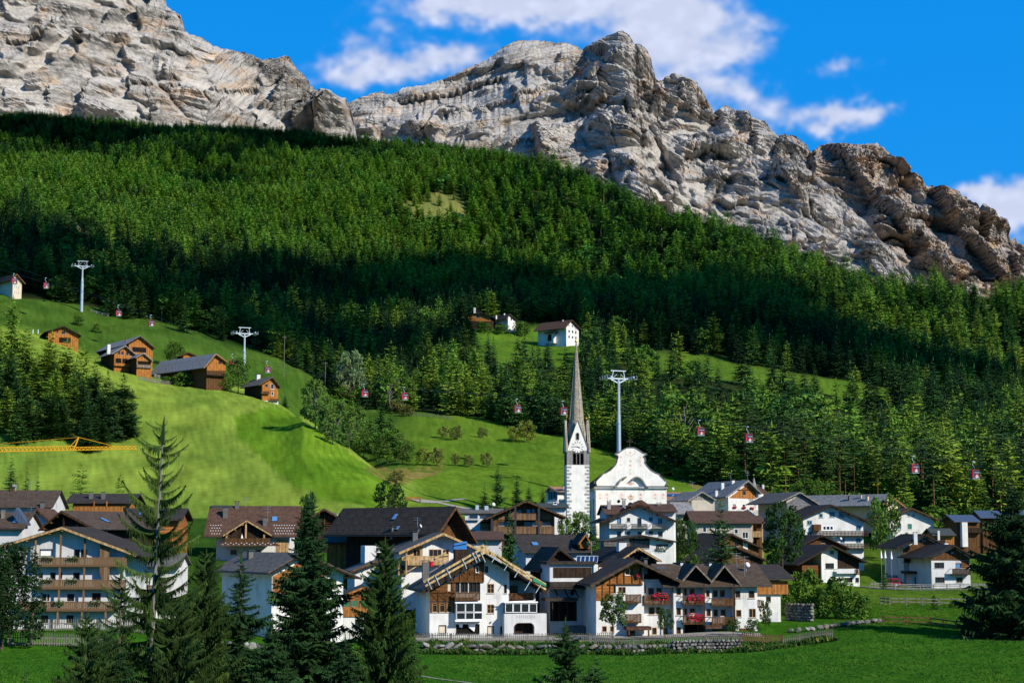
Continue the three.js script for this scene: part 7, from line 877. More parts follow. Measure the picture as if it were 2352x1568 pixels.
bigTree('spruce_tree', 'young bushy conifer in the foreground below the row house', 1296, 128, 1414, { ...SPR, seed: 305, rad: .42, levels: 34, per: 10, twigs: 11, gap: .1, color: [.024, .058, .016], profile: (t) => Math.pow(1 - t, .7) * (.8 + .3 * Math.sin(t * 19)) });
bigTree('spruce_tree', 'dark low conifer in the foreground left of the larch trunk', 272, 96, 1425, { ...SPR, seed: 306, rad: .36, levels: 36, per: 10, color: [.016, .041, .014], profile: (t) => Math.pow(1 - t, .75) });
bigTree('larch_tree', 'thick drooping larch in the foreground between trunk and slender spruce', 478, 108, 1262, { ...LAR, seed: 307, rad: .26, levels: 48, per: 11, twig: .13, color: [.024, .047, .012], turn: 2, profile: (t) => Math.pow(1 - t, .5) * (.85 + .2 * Math.sin(t * 21)) });
bigTree('larch_tree', 'small drooping larch at the bottom left edge of the foreground', 215, 92, 1400, { ...LAR, seed: 308, rad: .34, levels: 32, per: 10, twig: .13, color: [.024, .047, .012], gap: .3, profile: (t) => Math.pow(1 - t, .6) });
bigTree('spruce_tree', 'huge dark spruce at the right edge before the rail fence', 2318, 205, 1116, { ...SPR, seed: 309, rad: .45, levels: 52, per: 11, twigs: 14, start: .06, color: [.016, .041, .014], gap: .12, profile: (t) => Math.pow(1 - t, .62) * (.82 + .25 * Math.sin(t * 27)) });
bigTree('spruce_tree', 'dark spruce cut by the right picture edge behind the huge one', 2392, 212, 1180, { ...SPR, seed: 310, rad: .36, levels: 40, per: 9, twigs: 11, color: [.016, .041, .014] });
bigTree('spruce_tree', 'small conifer tip at the bottom edge left of the larch', 80, 92, 1530, { ...SPR, seed: 311, rad: .4, levels: 14, per: 7, twigs: 8, color: [.02, .045, .014] });
bigTree('larch_tree', 'low drooping larch in the foreground right of the larch trunk', 420, 100, 1372, { ...LAR, seed: 312, rad: .34, levels: 34, per: 11, twig: .13, color: [.022, .044, .012], profile: (t) => Math.pow(1 - t, .5) });
bigTree('spruce_tree', 'low dark spruce between slender and tall foreground spruces', 636, 106, 1420, { ...SPR, seed: 313, rad: .4, levels: 34, per: 10, color: [.016, .041, .014] });
bigTree('spruce_tree', 'low dark spruce right of the tall foreground spruce', 800, 112, 1452, { ...SPR, seed: 314, rad: .42, levels: 32, per: 10, color: [.016, .041, .014] });
bigTree('spruce_tree', 'low spruce at the bottom edge right of the young bushy conifer', 1362, 118, 1500, { ...SPR, seed: 315, rad: .5, levels: 22, per: 9, twigs: 9, color: [.024, .058, .016] });
bigTree('larch_tree', 'airy drooping larch in the foreground before the right part of the apartment house', 292, 101, 1292, { ...LAR, seed: 316, rad: .22, levels: 40, per: 7, gap: .4, twigs: 28, twig: .06, hang: 3.6, shortest: .35, color: [.028, .052, .013], profile: (t) => Math.pow(1 - t, .45) });
{ // dense leafy tree at the left edge, drawn finely
  const P = put(26, 172), H = slope(26, 1246)[1] * 172 - P.y;
  const g2 = leafTree({ seed: 331, h: 1, w: .36, leaves: 15000, leaf: .016, clumps: 46, clump: .3, bole: .05, color: [.014, .038, .01], shape: (t) => .55 + .5 * Math.sin(Math.PI * clamp(t * .8 + .15)) });
  const t = thing('broadleaf_tree', 'dense dark leafy tree at the left edge before the apartment house', 'tree', P); const a = new THREE.Mesh(g2.trunk, M.bark); a.name = 'trunk'; const b = new THREE.Mesh(g2.crown, M.leaf); b.name = 'crown'; t.add(a, b); t.scale.setScalar(H);
}
// ---------- gondola lift ----------
{
  // two track ropes lie about six metres apart; each gondola hangs at the place the photograph shows
  const body = new THREE.Group(); 
  function gondola() {
    const g = new THREE.Group(); const w = .95, h = 2.05;
    const prof = [[-.8, 0], [.8, 0], [.98, .3], [1.0, 1.0], [.9, 1.7], [.74, 2.0], [-.74, 2.0], [-.9, 1.7], [-1.0, 1.0], [-.98, .3]];
    const s = new THREE.Shape(prof.map((p) => new THREE.Vector2(p[0], p[1])));
    part('cabin', new THREE.ExtrudeGeometry(s, { depth: 1.7, bevelEnabled: true, bevelSize: .06, bevelThickness: .08, bevelSegments: 2 }).translate(0, -2.05, -.85), M.darkMetal, g);
    part('corner_pillar', [prism([[-1.06, -1.9], [-.84, -1.98], [-.7, -.05], [-.86, .0]], .94, 1.0), prism([[-1.1, -1.9], [-1.0, -1.9], [-.9, 0], [-.98, 0]], .6, .94)], M.red, g); part('corner_pillar', [prism([[.94, -1.9], [1.04, -1.9], [.92, -.9], [.86, -.9]], .94, .98)], M.red, g); part('roof_edge', box(-.84, .84, -.1, .0, .94, .98), M.red, g);
    part('front_window', box(-.72, .8, -.98, -.2, .935, .955), M.glass, g); part('side_window', [box(1.0, 1.05, -1.15, -.4, -.8, .64)], M.glass, g); part('side_window', [box(-1.05, -1.0, -1.15, -.4, -.8, .58)], M.glass, g); part('ski_rack', box(-.55, .75, -.72, -.6, .955, 1.0), M.galv, g);
    const disc = (a0, a1) => { const s2 = new THREE.Shape(); s2.absarc(0, 0, .46, a0, a1, false); return new THREE.ExtrudeGeometry(s2, { depth: .03, bevelEnabled: false, curveSegments: 12 }).translate(.12, -1.45, .94); }; part('emblem', [disc(-.2, Math.PI + .2)], M.red, g); part('emblem', [disc(Math.PI + .2, 2 * Math.PI - .2), box(-.03, .27, -1.5, -1.2, .972, .985)], M.white2, g); part('bumper', box(-.9, .9, -2.16, -2.06, -.8, .98), M.galv, g);
    part('hanger', [rod(V(0, .05, 0), V(-.05, .7, 0), .07), rod(V(-.05, .7, 0), V(-.42, 1.15, 0), .07), rod(V(-.42, 1.15, 0), V(-.42, 1.7, 0), .07), rod(V(-.42, 1.7, 0), V(-.1, 1.95, 0), .06), box(-.5, .1, 1.85, 2.0, -.45, .45)], M.galv, g); void w; void h; return g;
  }
  void body;
  const list = [[32, 640, 604, 'small gondola at the far left, above the white farmhouse'], [105, 650, 600, 'second gondola from the left, left of the highest lift tower'], [272, 713, 572, 'red gondola before the dark spruces right of the highest lift tower'], [347, 736, 566, 'red gondola at the upper forest edge, above the meadow'], [534, 826, 541, 'dark red gondola directly left of the second lift tower'], [614, 842, 537, 'red gondola directly right of the second lift tower'], [837, 896, 504, 'red gondola in front of the pale willow'], [929, 903, 500, 'red gondola right of the willow in front of the forest'], [1188, 931, 462, 'red gondola left of the church spire'], [1294, 936, 454, 'red gondola just left of the church spire, the nearest to it'], [1608, 982, 416, 'left one of the two red gondolas right of the tall lift tower'], [1719, 997, 408, 'right one of the two red gondolas right of the tall lift tower'], [2100, 1066, 382, 'left one of the two rightmost red gondolas'], [2239, 1079, 375, 'rightmost red gondola in front of the forest']];
  let first; const ropes = [[], []];
  list.forEach(([x, y, d, l], i) => {
    let g; if (!first) { first = g = gondola(); g.name = numbered('gondola'); scene.add(g); } else { g = first.clone(); g.name = numbered('gondola'); scene.add(g); }
    g.userData = { label: l, category: 'gondola', group: 'red gondolas on the lift' }; const P = at(x, y, d); g.position.copy(P); g.scale.setScalar(.92); g.rotation.y = .42 - i * .015; ropes[i % 2].push(V(P.x - .35, P.y + 1.98, P.z));
  });
  ropes.forEach((r, i) => { r.sort((a, b) => a.x - b.x); const a = r[0].clone().lerp(r[1], -1.2), b = r[r.length - 1].clone().lerp(r[r.length - 2], -1.2), curve = new THREE.CatmullRomCurve3([a, ...r, b]); const m = new THREE.Mesh(metreUV(plain(new THREE.TubeGeometry(curve, 90, .035, 5))), M.darkMetal); m.name = numbered('ropeway_cable'); tag(m, i ? 'lower thin dark cable of the gondola lift' : 'upper thin dark cable of the gondola lift', 'cable'); scene.add(m); });
  const tower = (x, yBase, yTop, d, label, r, bend, dg) => { // tapered steel mast with cross arm, rope guides and maintenance frame
    const B = dg ? put(x, dg) : at(x, yBase, d), t = thing('lift_tower', label, 'lift tower', B, 'masts of the gondola lift'), top = slope(x, yTop)[1] * -B.z - B.y, hh = top - 1.8; t.rotation.y = .35;
    const L = [rod(V(0, -2, 0), V(0, hh * .52, 0), r, r * .86, 16), rod(V(0, hh * .52, 0), V(0, hh * .66, 0), r * .86, r * .84, 16), rod(V(0, hh * .66, 0), V(0, hh * .76, 0), r * .84, r * .52, 16), rod(V(0, hh * .76, 0), V(0, hh, 0), r * .52, r * .46, 16)]; part('mast', L, M.galv, t); void bend;
    part('flange', [.25, .44, .66].map((q) => rod(V(0, hh * q, 0), V(0, hh * q + .16, 0), r * 1.05, r * 1.05, 16)), M.metal, t);
    const arm = part('cross_arm', [box(-3.1, 3.1, hh + .08, hh + .4, -.2, .2), bar(V(0, hh - .9, 0), V(-2, hh + .05, 0), .24, .3), bar(V(0, hh - .9, 0), V(2, hh + .05, 0), .24, .3)], M.galv, t);
    part('frame', [bar(V(-1.7, hh + .4, 0), V(-1.35, hh + 2.1, 0), .14, .18), bar(V(1.7, hh + .4, 0), V(1.35, hh + 2.1, 0), .14, .18), bar(V(-1.6, hh + .4, .2), V(-.5, hh + 1.3, .2), .09, .09), bar(V(1.6, hh + .4, .2), V(.5, hh + 1.3, .2), .09, .09), box(-2.0, 2.0, hh + 2.05, hh + 2.28, -.14, .14)], M.galv, arm);
    for (const s of [-1, 1]) { const b = part('rope_guide', [box(s * 3 - .14, s * 3 + .14, hh + .3, hh + .62, -2.6, 2.6), box(s * 3.6 - .35, s * 3.6 + .35, hh - .06, hh + .0, -2.4, 2.4), box(s * 3.94 - .02, s * 3.94 + .02, hh + .8, hh + .86, -2.4, 2.4), ...[-2.3, -.8, .8, 2.3].map((z) => box(s * 3.94 - .02, s * 3.94 + .02, hh, hh + .84, z - .03, z + .03))], M.galv, arm); part('wheel', [-2.3, -1.6, -.9, -.2, .5, 1.2, 1.9].map((z) => new THREE.CylinderGeometry(.26, .26, .12, 12).rotateZ(Math.PI / 2).translate(s * 3 + s * .22, hh + .72, z)), M.darkMetal, b); }
    part('ladder', [box(-.2, -.16, 0, hh, r * .9 + .1, r * .9 + .14), box(.16, .2, 0, hh, r * .9 + .1, r * .9 + .14), ...Array.from({ length: Math.floor(hh / .5) }, (_, i) => box(-.16, .16, i * .5 + .3, i * .5 + .34, r * .9 + .1, r * .9 + .14))], M.metal, t, 'stuff'); return t;
  };
  tower(1420, 1100, 855, 418, 'tallest light blue lift tower, right behind the church gable', .6, 0, 418); tower(561, 830, 755, 545, 'light blue lift tower on the upper meadow above the hillside chalet', .55, 0, 545); tower(184, 696, 602, 640, 'highest light blue lift tower at the forest edge on the left', .6, 0, 640);
}
{ // crane jib reaching in from the left
  const d = 330, A = at(-60, 1038, d), B = at(312, 1031, d), t = thing('tower_crane', 'yellow lattice crane jib reaching in at the left edge', 'crane', A), L = B.clone().sub(A), W = .7, Hh = .8, pt = (q, k) => k === 0 ? V(L.x * q, L.y * q + Hh, L.z * q) : V(L.x * q, L.y * q, L.z * q + (k === 1 ? W / 2 : -W / 2)), taper = (q, k) => { const p = pt(q, k); if (k === 0 && q > .62) p.y -= Hh * .3; return p; };
  part('chord', [0, 1, 2].map((k) => bar(taper(0, k), taper(.62, k), .15, .15)).concat([0, 1, 2].map((k) => bar(taper(.6201, k), taper(1, k), .12, .12))), M.yellow, t); const n = 40, R = []; for (let i = 0; i < n; i++) { for (const k of [1, 2]) { R.push(bar(taper(i / n, k), taper((i + .5) / n, 0), .065, .065), bar(taper((i + .5) / n, 0), taper((i + 1) / n, k), .065, .065)); } R.push(bar(taper(i / n, 1), taper(i / n, 2), .06, .06)); } part('lattice', R, M.yellow, t, 'stuff');
  const h = at(180, 1004, d).sub(A), q0 = (180 - 12 + 60) / 372; part('mast_head', [bar(taper(q0, 1), h, .12, .12), bar(taper(q0, 2), h, .12, .12), bar(taper(q0 - .02, 0), h, .12, .12)], M.yellow, t); part('tie_bar', [bar(h, taper((265 + 60) / 372, 0), .09, .09), bar(h, V(-40, h.y - 5, h.z), .05, .05)], M.yellow, t);
  const m = at(-60, 1038, d); void m; const g = ground(A.x, A.z) - A.y; part('tower_mast', [[-.9, -.9], [.9, -.9], [-.9, .9], [.9, .9]].map(([a, b]) => box(a - .1, a + .1, g - 1, 1.6, b - .1, b + .1)).concat(Array.from({ length: Math.max(2, Math.floor(-g / 2)) }, (_, i) => bar(V(-.9, g + i * 2, .9), V(.9, g + i * 2 + 2, .9), .08, .08))), M.yellow, t);
}
// ---------- fences, walls, paths, bench, car ----------
const along = (pts, step) => { const out = []; for (let i = 0; i < pts.length - 1; i++) { const a = pts[i], b = pts[i + 1], n = Math.max(1, Math.round(a.distanceTo(b) / step)); for (let k = 0; k < n + (i === pts.length - 2 ? 1 : 0); k++) out.push(a.clone().lerp(b, k / n)); } return out; };
const onG = (p, dy = 0) => V(p.x, ground(p.x, p.z) + dy, p.z);
const groundLine = (px, from) => px.map(([x, y, d]) => d ? put(x, d) : hit(x, y, from ?? 150));
function picketFence(label, pts, o = {}) {
  const t = thing('picket_fence', label, 'fence', onG(pts[0])), O = t.position, m = o.m ?? M.fence, H = o.h ?? 1.15, dir = pts[1].clone().sub(pts[0]), turn = Math.atan2(-dir.z, dir.x), g = joined([box(-.045, .045, .1, H, -.012, .012), box(-.02, .02, H, H + .06, -.012, .012)]), gp = joined([box(-.07, .07, -.3, H - .06, -.07, .07)]); reseed(Math.round(pts[0].x * 10));
  const sp = along(pts, o.step ?? .24); if (sp.length <= 300) for (const p of sp) { const q = new THREE.Mesh(g, m); q.name = 'picket'; const w = onG(p, rr(-.03, .03)); q.position.copy(w.sub(O)); q.rotation.y = turn + rr(-.05, .05); q.rotation.z = rr(-.03, .03); t.add(q); }
  else part('picket', sp.map((p) => g.clone().rotateY(turn).translate(...onG(p).sub(O).toArray())), m, t, 'stuff');
  const ps = along(pts, 2.2); for (const p of ps) { const q = new THREE.Mesh(gp, m); q.name = 'post'; q.position.copy(onG(p).sub(O)).add(V(0, 0, -.09)); t.add(q); } for (const h of [.3, .85]) for (let i = 0; i < ps.length - 1; i++) part('rail', bar(onG(ps[i], h).sub(O).add(V(0, 0, -.04)), onG(ps[i + 1], h).sub(O).add(V(0, 0, -.04)), .04, .09), m, t); return t;
}
function railFence(label, pts, o = {}) {
  const t = thing('rail_fence', label, 'fence', onG(pts[0])), O = t.position, m = o.m ?? M.fence, H = o.h ?? 1.2, ps = along(pts, o.step ?? 2.4), gp = joined([box(-.09, .09, -.4, H, -.09, .09)]); reseed(Math.round(pts[0].x * 10) + 3);
  for (const p of ps) { const q = new THREE.Mesh(gp, m); q.name = 'post'; q.position.copy(onG(p).sub(O)); q.rotation.z = rr(-.04, .04); t.add(q); } for (const h of o.rails ?? [.45, .95]) for (let i = 0; i < ps.length - 1; i++) part('rail', bar(onG(ps[i], h + rr(-.04, .04)).sub(O).add(V(0, 0, .11)), onG(ps[i + 1], h + rr(-.04, .04)).sub(O).add(V(0, 0, .11)), .06, o.w ?? .16), m, t); return t;
}
const L = groundLine;
picketFence('grey picket fence in front of the apartment house, upper of two', L([[40, 0, 185], [300, 0, 187], [470, 0, 190]]), { h: 1.3 }); picketFence('grey picket fence at the lower left, nearer of two', L([[40, 0, 174], [270, 0, 176]]), { h: 1.3 });
picketFence('pale picket fence on the bank before the house under repair', L([[955, 0, 206.5], [1120, 0, 207.6], [1255, 0, 208]])); picketFence('white picket fence below the green glass annex', L([[770, 0, 207], [850, 0, 207]]), { m: M.white2 }); picketFence('picket fence above the rough stones left of the apple tree', L([[1258, 0, 208], [1400, 0, 208.4]])); picketFence('weathered picket fence on the long stone wall before the row house', L([[1362, 0, 206.2], [1540, 0, 206.4], [1692, 0, 206.2]])); picketFence('brown picket fence right of the stone wall end', L([[1696, 0, 206.8], [1785, 0, 207.4]]), { m: M.fenceB }); picketFence('pale weathered picket fence end in the meadow right of the row house', L([[1788, 0, 205], [1898, 0, 205.4]]), { h: 1.3 });
picketFence('dark board fence on the cobbled wall beside the barn', L([[1800, 0, 238], [1850, 0, 236]]), { m: M.fenceB, step: .2, h: 1.5 }); picketFence('picket fence by the hillside farmhouse terrace', L([[318, 872], [398, 884]], 400), { h: 1.3 }); picketFence('picket fence below the hillside barns', L([[345, 858], [402, 862]], 460), { h: 1.2 });
railFence('rail fence along the road before the pair of houses', L([[1985, 0, 322], [2100, 0, 322], [2280, 0, 321]]), { m: M.silverW, rails: [.4, .8, 1.1] }); railFence('middle rail fence across the right meadow', L([[2010, 0, 268], [2030, 0, 264], [2215, 0, 263]])); railFence('dark rail fence nearest on the right meadow', L([[2013, 0, 222], [2120, 0, 221], [2240, 0, 214], [2420, 0, 206]]), { m: M.fenceB }); railFence('rail fence at the forest edge above the valley meadow', L([[935, 0, 578], [1035, 0, 572]]), { h: 1.3 }); railFence('fence beside the foot of the highest lift tower', L([[206, 0, 642], [246, 0, 640]]), { m: M.silverW });
{ // ground sheets laid on the terrain
  const ribbon = (name, pts, w, m, lift) => { const sp = along(pts, 2), P = [], U = []; const side = (i) => { const a = sp[Math.max(0, i - 1)], b = sp[Math.min(sp.length - 1, i + 1)], d = b.clone().sub(a).setY(0).normalize(); return V(-d.z, 0, d.x); }; for (let i = 0; i < sp.length - 1; i++) { const s0 = side(i), s1 = side(i + 1), q = [[-1, i, s0], [1, i, s0], [1, i + 1, s1], [-1, i, s0], [1, i + 1, s1], [-1, i + 1, s1]]; for (const [k, j, s] of q) { const p = onG(sp[j].clone().addScaledVector(s, k * w / 2), lift); P.push(p.x, p.y, p.z); U.push(p.x, p.z); } } const g = new THREE.BufferGeometry(); g.setAttribute('position', new THREE.Float32BufferAttribute(P, 3)); g.setAttribute('uv', new THREE.Float32BufferAttribute(U, 2)); g.computeVertexNormals(); const me = new THREE.Mesh(g, m); me.name = numbered(name); tag(me, null, null, null, 'structure'); scene.add(me); };
  ribbon('path', L([[948, 1150], [1000, 1153], [1030, 1160], [1090, 1172]], 300), 3, M.gravel, .12); ribbon('path', L([[1000, 1153], [1035, 1149], [1070, 1146]], 300), 1.3, M.gravel, .1);
  ribbon('road', L([[1960, 0, 326], [2100, 0, 326], [2330, 0, 325]]), 5, M.asphalt, .08); ribbon('path', L([[960, 1552], [1010, 1560], [1100, 1572]], 120), .5, M.gravel, .06); ribbon('yard', L([[960, 0, 214], [1260, 0, 215], [1740, 0, 214]]), 5, M.gravel, .09); ribbon('path', L([[820, 905], [842, 925]], 500), 2, M.gravel, .2);
}
{ const P = hit(950, 1152, 300), t = thing('bench', 'red-brown wooden bench at the fork of the meadow path', 'bench', P); t.rotation.y = .2; part('seat', [box(-1.7, 1.7, .45, .53, -.25, .25)], M.orangeL, t); part('backrest', [box(-1.7, 1.7, .62, .78, -.32, -.25), box(-1.7, 1.7, .84, 1, -.34, -.27)], M.orangeL, t); for (const x of [-1.4, 1.4]) part('leg', [box(x - .08, x + .08, -.2, .45, -.22, .22), box(x - .06, x + .06, .45, 1, -.33, -.27)], M.brownW, t); }
{ // parked red car seen from behind the fence
  const P = put(2044, 327), t = thing('parked_car', 'dark red van parked on the road behind the fence', 'car', P.setY(P.y + .1)); t.rotation.y = .1; const pr = [[-.9, .35], [.9, .35], [.93, .95], [.84, 1.1], [.72, 1.75], [.6, 1.85], [-.6, 1.85], [-.72, 1.75], [-.84, 1.1], [-.93, .95]], s = new THREE.Shape(pr.map((p) => new THREE.Vector2(...p))); part('body', new THREE.ExtrudeGeometry(s, { depth: 4.0, bevelEnabled: true, bevelSize: .05, bevelThickness: .12, bevelSegments: 2 }).translate(0, 0, -4), mat([.2, .008, .012], null, null, 0, .35), t); part('rear_window', box(-.62, .62, 1.12, 1.62, .1, .14), M.glass, t); for (const x of [-1, 1]) { part('side_window', box(x * .86 - .02, x * .86 + .02, 1.15, 1.6, -3.2, -.5), M.glass, t); part('tail_light', box(x * .8 - .08, x * .8 + .08, .85, 1.1, .1, .16), M.redF, t); for (const z of [-.7, -3.3]) { const w = part('wheel', new THREE.CylinderGeometry(.34, .34, .22, 16).rotateZ(Math.PI / 2).translate(x * .8, .34, z), M.tyre, t); part('rim', new THREE.CylinderGeometry(.2, .2, .23, 12).rotateZ(Math.PI / 2).translate(x * .81, .34, z), M.metal, w); } } part('number_plate', box(-.26, .26, .62, .74, .12, .14), M.white2, t); part('bumper', box(-.92, .92, .35, .55, .1, .18), M.darkMetal, t);
}
{ // retaining walls built of single stones
  const rockG = [1, 2, 3, 4].map((s) => { reseed(600 + s); const g = new THREE.IcosahedronGeometry(1, 1), p = g.attributes.position; const j = {}; for (let i = 0; i < p.count; i++) { const k = p.getX(i).toFixed(3) + p.getY(i).toFixed(3) + p.getZ(i).toFixed(3), f = j[k] ??= rr(.78, 1.1); const x = p.getX(i) * f, y = p.getY(i) * f, z = p.getZ(i) * f, q = (v) => Math.sign(v) * Math.min(.82, Math.abs(v)); p.setXYZ(i, q(x), q(y), q(z)); } g.computeVertexNormals(); return metreUV(plain(g)); });
  const tones = [[.3, .29, .26], [.2, .19, .17], [.38, .36, .33], [.15, .15, .14], [.25, .22, .18]].map((c) => mat(c, T.stone, T.stoneB, .04));
  const wall = (label, name, pts, H, size, n, rough, back = true) => { const t = thing(name, label, 'wall', onG(pts[0])), O = t.position; if (back) for (let i = 0; i < pts.length - 1; i++) { const a = onG(pts[i]).sub(O), b = onG(pts[i + 1]).sub(O); part('wall_core', bar(a.clone().setY(Math.min(a.y, b.y) + H * .47 - .2).add(V(0, 0, -.42)), b.clone().setY(Math.min(a.y, b.y) + H * .47 - .2).add(V(0, 0, -.42)), .5, H * .94 + .4), M.mortar, t); } reseed(Math.round(H * 100 + pts[0].x)); const len = pts.reduce((s, p, i) => i ? s + p.distanceTo(pts[i - 1]) : 0, 0), rows = Math.max(1, Math.round(H / (size * .8))), per = Math.min(Math.ceil(len / size), Math.floor(n / rows)); for (let r = 0; r < rows; r++) for (let i = 0; i < per; i++) { let q = (i + .5 + rr(-.25, .25) + (r % 2) * .4) / per * len, k = 0; while (k < pts.length - 2 && q > pts[k].distanceTo(pts[k + 1])) { q -= pts[k].distanceTo(pts[k + 1]); k++; } const p = pts[k].clone().lerp(pts[k + 1], clamp(q / pts[k].distanceTo(pts[k + 1]))), w = len / per * .56 * rr(.8, 1.2), hh = H / rows * .56 * rr(.8, 1.2), m = new THREE.Mesh(rockG[(i * 7 + r) % 4], tones[Math.floor(rnd() * 5)]); m.name = 'stone'; m.position.copy(onG(p, (r + .5) / rows * H + rr(-.05, .05) * rough).sub(O)).add(V(0, 0, rr(-.1, .1) * rough)); m.scale.set(w, hh, .24 + .2 * rough * rnd()); m.rotation.set(0, rr(-.3, .3) * rough, rr(-.25, .25) * (.4 + rough)); t.add(m); } return t; };
  wall('long grey stone wall under the picket fence before the row house', 'stone_wall', L([[1535, 0, 203.6], [1692, 0, 203.4]]), 1.5, .45, 300, .5); wall('rough boulders of the bank below the apple tree', 'stone_bank', L([[1362, 0, 204.4], [1535, 0, 204]]), 1.15, .62, 80, 1.7, false); wall('rough half-overgrown boulders of the bank below the house under repair', 'stone_bank', L([[965, 0, 203.5], [1120, 0, 204.4], [1360, 0, 204.6]]), 1.0, .7, 34, 1.9, false); wall('cobbled retaining wall stepping down right of the barn', 'cobble_wall', L([[1796, 0, 234], [1856, 0, 231]]), 2.4, .5, 200, .4); wall('row of low pale boulders along the meadow edge', 'boulder_row', L([[1800, 0, 219], [1880, 0, 219], [2008, 0, 224]]), .55, .9, 60, 1.2, false); wall('pale dry stone wall by the hillside farmhouse', 'stone_wall', L([[352, 868], [400, 873]], 480), 1.2, .7, 60, .8); wall('stone bank at the lower left before the larch', 'stone_bank', L([[470, 0, 186], [700, 0, 193]]), .8, 1.2, 40, 1.5, false);
}
{ // utility poles on the slopes
  for (const [x, y0, y1, d, l] of [[652, 812, 770, 590, 'thin pole at the forest edge right of the second lift tower'], [369, 738, 705, 648, 'thin pole right of the upper gondola pair'], [488, 744, 718, 642, 'thin pole before the forest above the second lift tower'], [747, 900, 830, 600, 'leaning grey pole at the forest edge above the gully']]) { const P = put(x, d), t = thing('utility_pole', l, 'pole', P), h = slope(x, y1)[1] * d - P.y; void y0; part('pole', rod(V(0, -.5, 0), V(.2, h, 0), .14, .1, 8), M.fence, t); part('cross_arm', box(-.6, .9, h - .7, h - .55, -.06, .06), M.fence, t); }
  for (const [x, y] of [[2214, 1], [2216, 1]]) void x, y;
  for (const [i, [x, d, t_]] of [[2013, 340, 1262], [2022, 340, 1262], [2036, 340, 1264]].entries()) { const P = put(x, d), u = thing('parasol', ['left closed white parasol on the terrace left of the timber chalet', 'middle closed white parasol on the terrace left of the timber chalet', 'right closed white parasol on the terrace left of the timber chalet'][i], 'parasol', P, 'closed parasols on the terrace'), h = slope(x, t_)[1] * d - P.y; part('pole', rod(V(0, 0, 0), V(0, h, 0), .04), M.metal, u); part('canopy', new THREE.ConeGeometry(.24, 1.7, 9).translate(0, h - .8, 0), M.cloth, u); }
}
{ // rough growth on the banks, long grass and the field's tufts: nobody could count these
  reseed(808); const G = new Leaves(); const bankLine = L([[960, 0, 204.6], [1120, 0, 205.4], [1360, 0, 205.6], [1540, 0, 205.2], [1700, 0, 205], [1900, 0, 207]]);
  for (let i = 0; i < 20000; i++) { const q = Math.pow(rnd(), 1), k = Math.min(bankLine.length - 2, Math.floor(q * (bankLine.length - 1))), p = bankLine[k].clone().lerp(bankLine[k + 1], rnd()); if (p.x > 18 && p.x < 27 && rnd() < .6) continue; const dz = rr(-1.2, 3.2), b = onG(p.clone().add(V(0, 0, dz))), cl = .5 + .5 * n2(p.x / 3, p.z / 2), h = rr(.1, .7) * (.4 + 1.1 * cl), kk = tone(rnd() < .15 ? [.12, .14, .03] : [.03, .075, .014], .4), a = rnd() * 6.3, s = rr(.08, .22); G.tri([b.x - Math.cos(a) * s, b.y + h * .2, b.z - Math.sin(a) * s], [b.x + Math.cos(a) * s, b.y + h * .3, b.z + Math.sin(a) * s], [b.x + rr(-.2, .2), b.y + h, b.z + rr(-.2, .2)], kk); G.tri([b.x, b.y + h * .9, b.z], [b.x + rr(-.3, .3), b.y + h * .5, b.z + .1], [b.x + rr(-.3, .3), b.y + h * .6, b.z - .1], kk); }
  const bm = new THREE.Mesh(G.geo(), M.leaf); bm.name = 'bank_plants'; tag(bm, 'weeds and low shrubs growing over the stone bank before the front houses', 'plants', null, 'stuff'); scene.add(bm);
  const B = new Leaves(); for (let i = 0; i < 9; i++) { const a = rnd() * 6.3, r = rr(.02, .22), h = rr(.5, 1), x = Math.cos(a * 3) * r, z = Math.sin(a * 3) * r, w = .022; B.tri([x - Math.cos(a) * w, 0, z - Math.sin(a) * w], [x + Math.cos(a) * w, 0, z + Math.sin(a) * w], [x + rr(-.14, .14), h, z + rr(-.14, .14)], tone([1, 1, 1], .25)); }
  const N = 70000, im = new THREE.InstancedMesh(B.geo(), M.leaf, N), mx = new THREE.Matrix4(), q = new THREE.Quaternion(), cc = new THREE.Color(); let n = 0;
  while (n < N) { const d = 128 + 150 * Math.pow(rnd(), 1.3), u = rr(-.33, .33), x = u * d; const px = 1176 + u * FOC * CP; if (d > 203 && px < 1900) continue; if (d > 172 && px < 940) continue; const pa = fbm2(x / 9, d / 14, 3), h = rr(.08, .2) * (1 + .6 * pa) * (rnd() < .03 ? 2 : 1); mx.compose(V(x, ground(x, -d) - .01, -d), q.setFromAxisAngle(V(0, 1, 0), rnd() * 6.28), V(1.2, h, 1.2)); im.setMatrixAt(n, mx); const br = 1 + .35 * pa + rr(-.15, .15), y = d > 222 ? 1 : 0; im.setColorAt(n, cc.setRGB((y ? .085 : .044) * br * (1 + .5 * pa), (y ? .16 : .14) * br, .013 * br)); n++; }
  im.name = 'grass'; tag(im, 'short green meadow grass in the field below the village', 'grass', null, 'stuff'); scene.add(im);
}
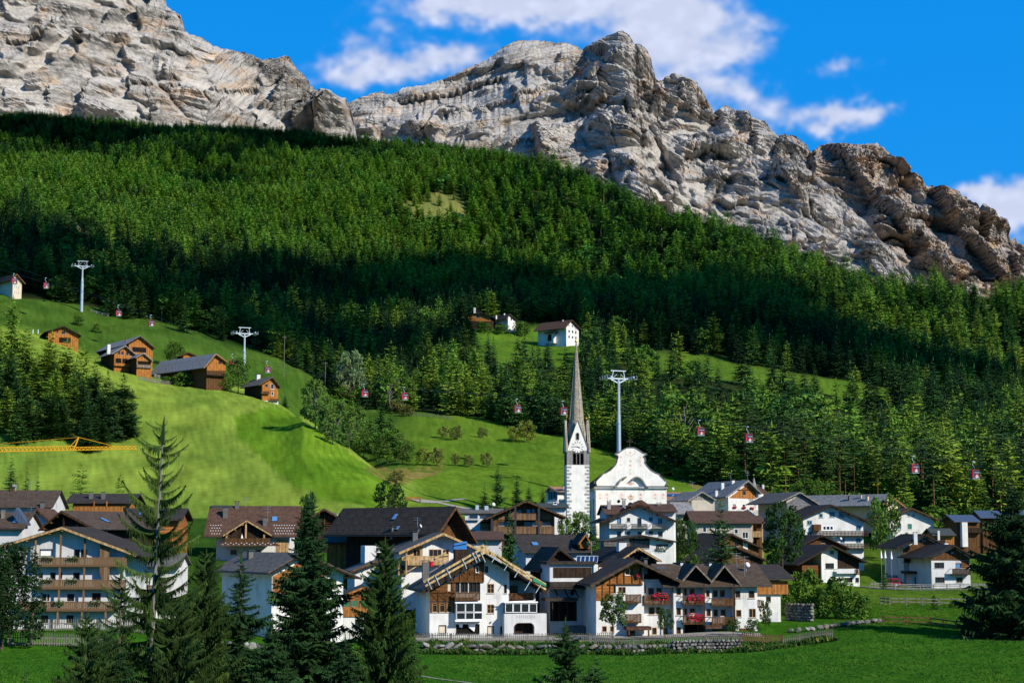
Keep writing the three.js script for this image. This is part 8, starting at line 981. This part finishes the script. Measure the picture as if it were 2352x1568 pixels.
// ---------- passing clouds outside the picture, between the sun and the shaded slopes ----------
{
  const m = mat([.8, .8, .82], null, null, 0, 1);
  function cloud(list, t) { // [x, y, depth] of a shaded spot on the land, radius in metres
    const L = []; list.forEach(([x, y, d, R, f], i) => {
      const P = (typeof x === 'object' ? V(...x) : y ? at(x, y, d) : put(x, d)).addScaledVector(SUNV, t), g = new THREE.IcosahedronGeometry(1, 4), p = g.attributes.position;
      for (let k = 0; k < p.count; k++) { const X = p.getX(k), Y = p.getY(k), Z = p.getZ(k), s = 1 + .22 * n3(X * 1.7 + i * 9, Y * 1.7, Z * 1.7) + .12 * n3(X * 4.3, Y * 4.3 + i * 5, Z * 4.3) + .06 * n3(X * 9, Y * 9 + i * 5, Z * 9); p.setXYZ(k, X * s, (Y < 0 ? Y * .5 : Y) * s, Z * s); }
      g.computeVertexNormals(); L.push(plain(g.scale(R, R * (f ?? .5), R).translate(P.x, P.y, P.z)));
    });
    const me = new THREE.Mesh(metreUV(mergeGeometries(L)), m); me.name = numbered('cloud'); tag(me, null, null, null, 'structure'); scene.add(me);
  }
  // over the middle of the forest
  cloud([[-60, 625, 700, 34], [20, 640, 692, 32], [100, 655, 690, 30], [190, 680, 684, 28], [280, 695, 682, 28], [370, 715, 678, 28], [460, 742, 672, 26], [550, 775, 662, 26], [640, 812, 650, 26], [720, 815, 660, 28], [800, 790, 700, 34], [900, 770, 740, 36], [-60, 640, 800, 50], [60, 640, 790, 46], [180, 655, 780, 44], [300, 668, 770, 44], [420, 690, 760, 42], [520, 720, 740, 38], [620, 740, 750, 42], [700, 690, 850, 56], [800, 640, 920, 60], [900, 660, 900, 56], [640, 640, 900, 40], [1000, 660, 930, 52], [980, 600, 1000, 50], [1100, 620, 980, 56], [1180, 560, 1060, 52], [1200, 660, 920, 48], [1300, 610, 980, 56], [1400, 590, 1000, 56], [1300, 690, 870, 42], [1400, 670, 880, 50], [1500, 640, 930, 56], [1500, 730, 830, 44], [1600, 660, 900, 54], [1620, 750, 800, 44], [1700, 720, 850, 52], [1740, 790, 780, 42], [1800, 740, 830, 50], [1900, 800, 770, 44], [1860, 770, 800, 46], [1990, 830, 760, 44], [2080, 840, 760, 44], [2180, 850, 750, 40], [1600, 590, 980, 34], [1780, 670, 900, 34]], 1350);
  // over the top of the left forest
  cloud([[-80, 350, 1700, 100], [80, 345, 1720, 100], [230, 345, 1720, 95], [380, 350, 1700, 90], [520, 350, 1680, 80], [640, 370, 1600, 60], [300, 430, 1350, 45], [420, 420, 1380, 45]], 1500);
}
shade(scene);
renderer.render(scene, camera);
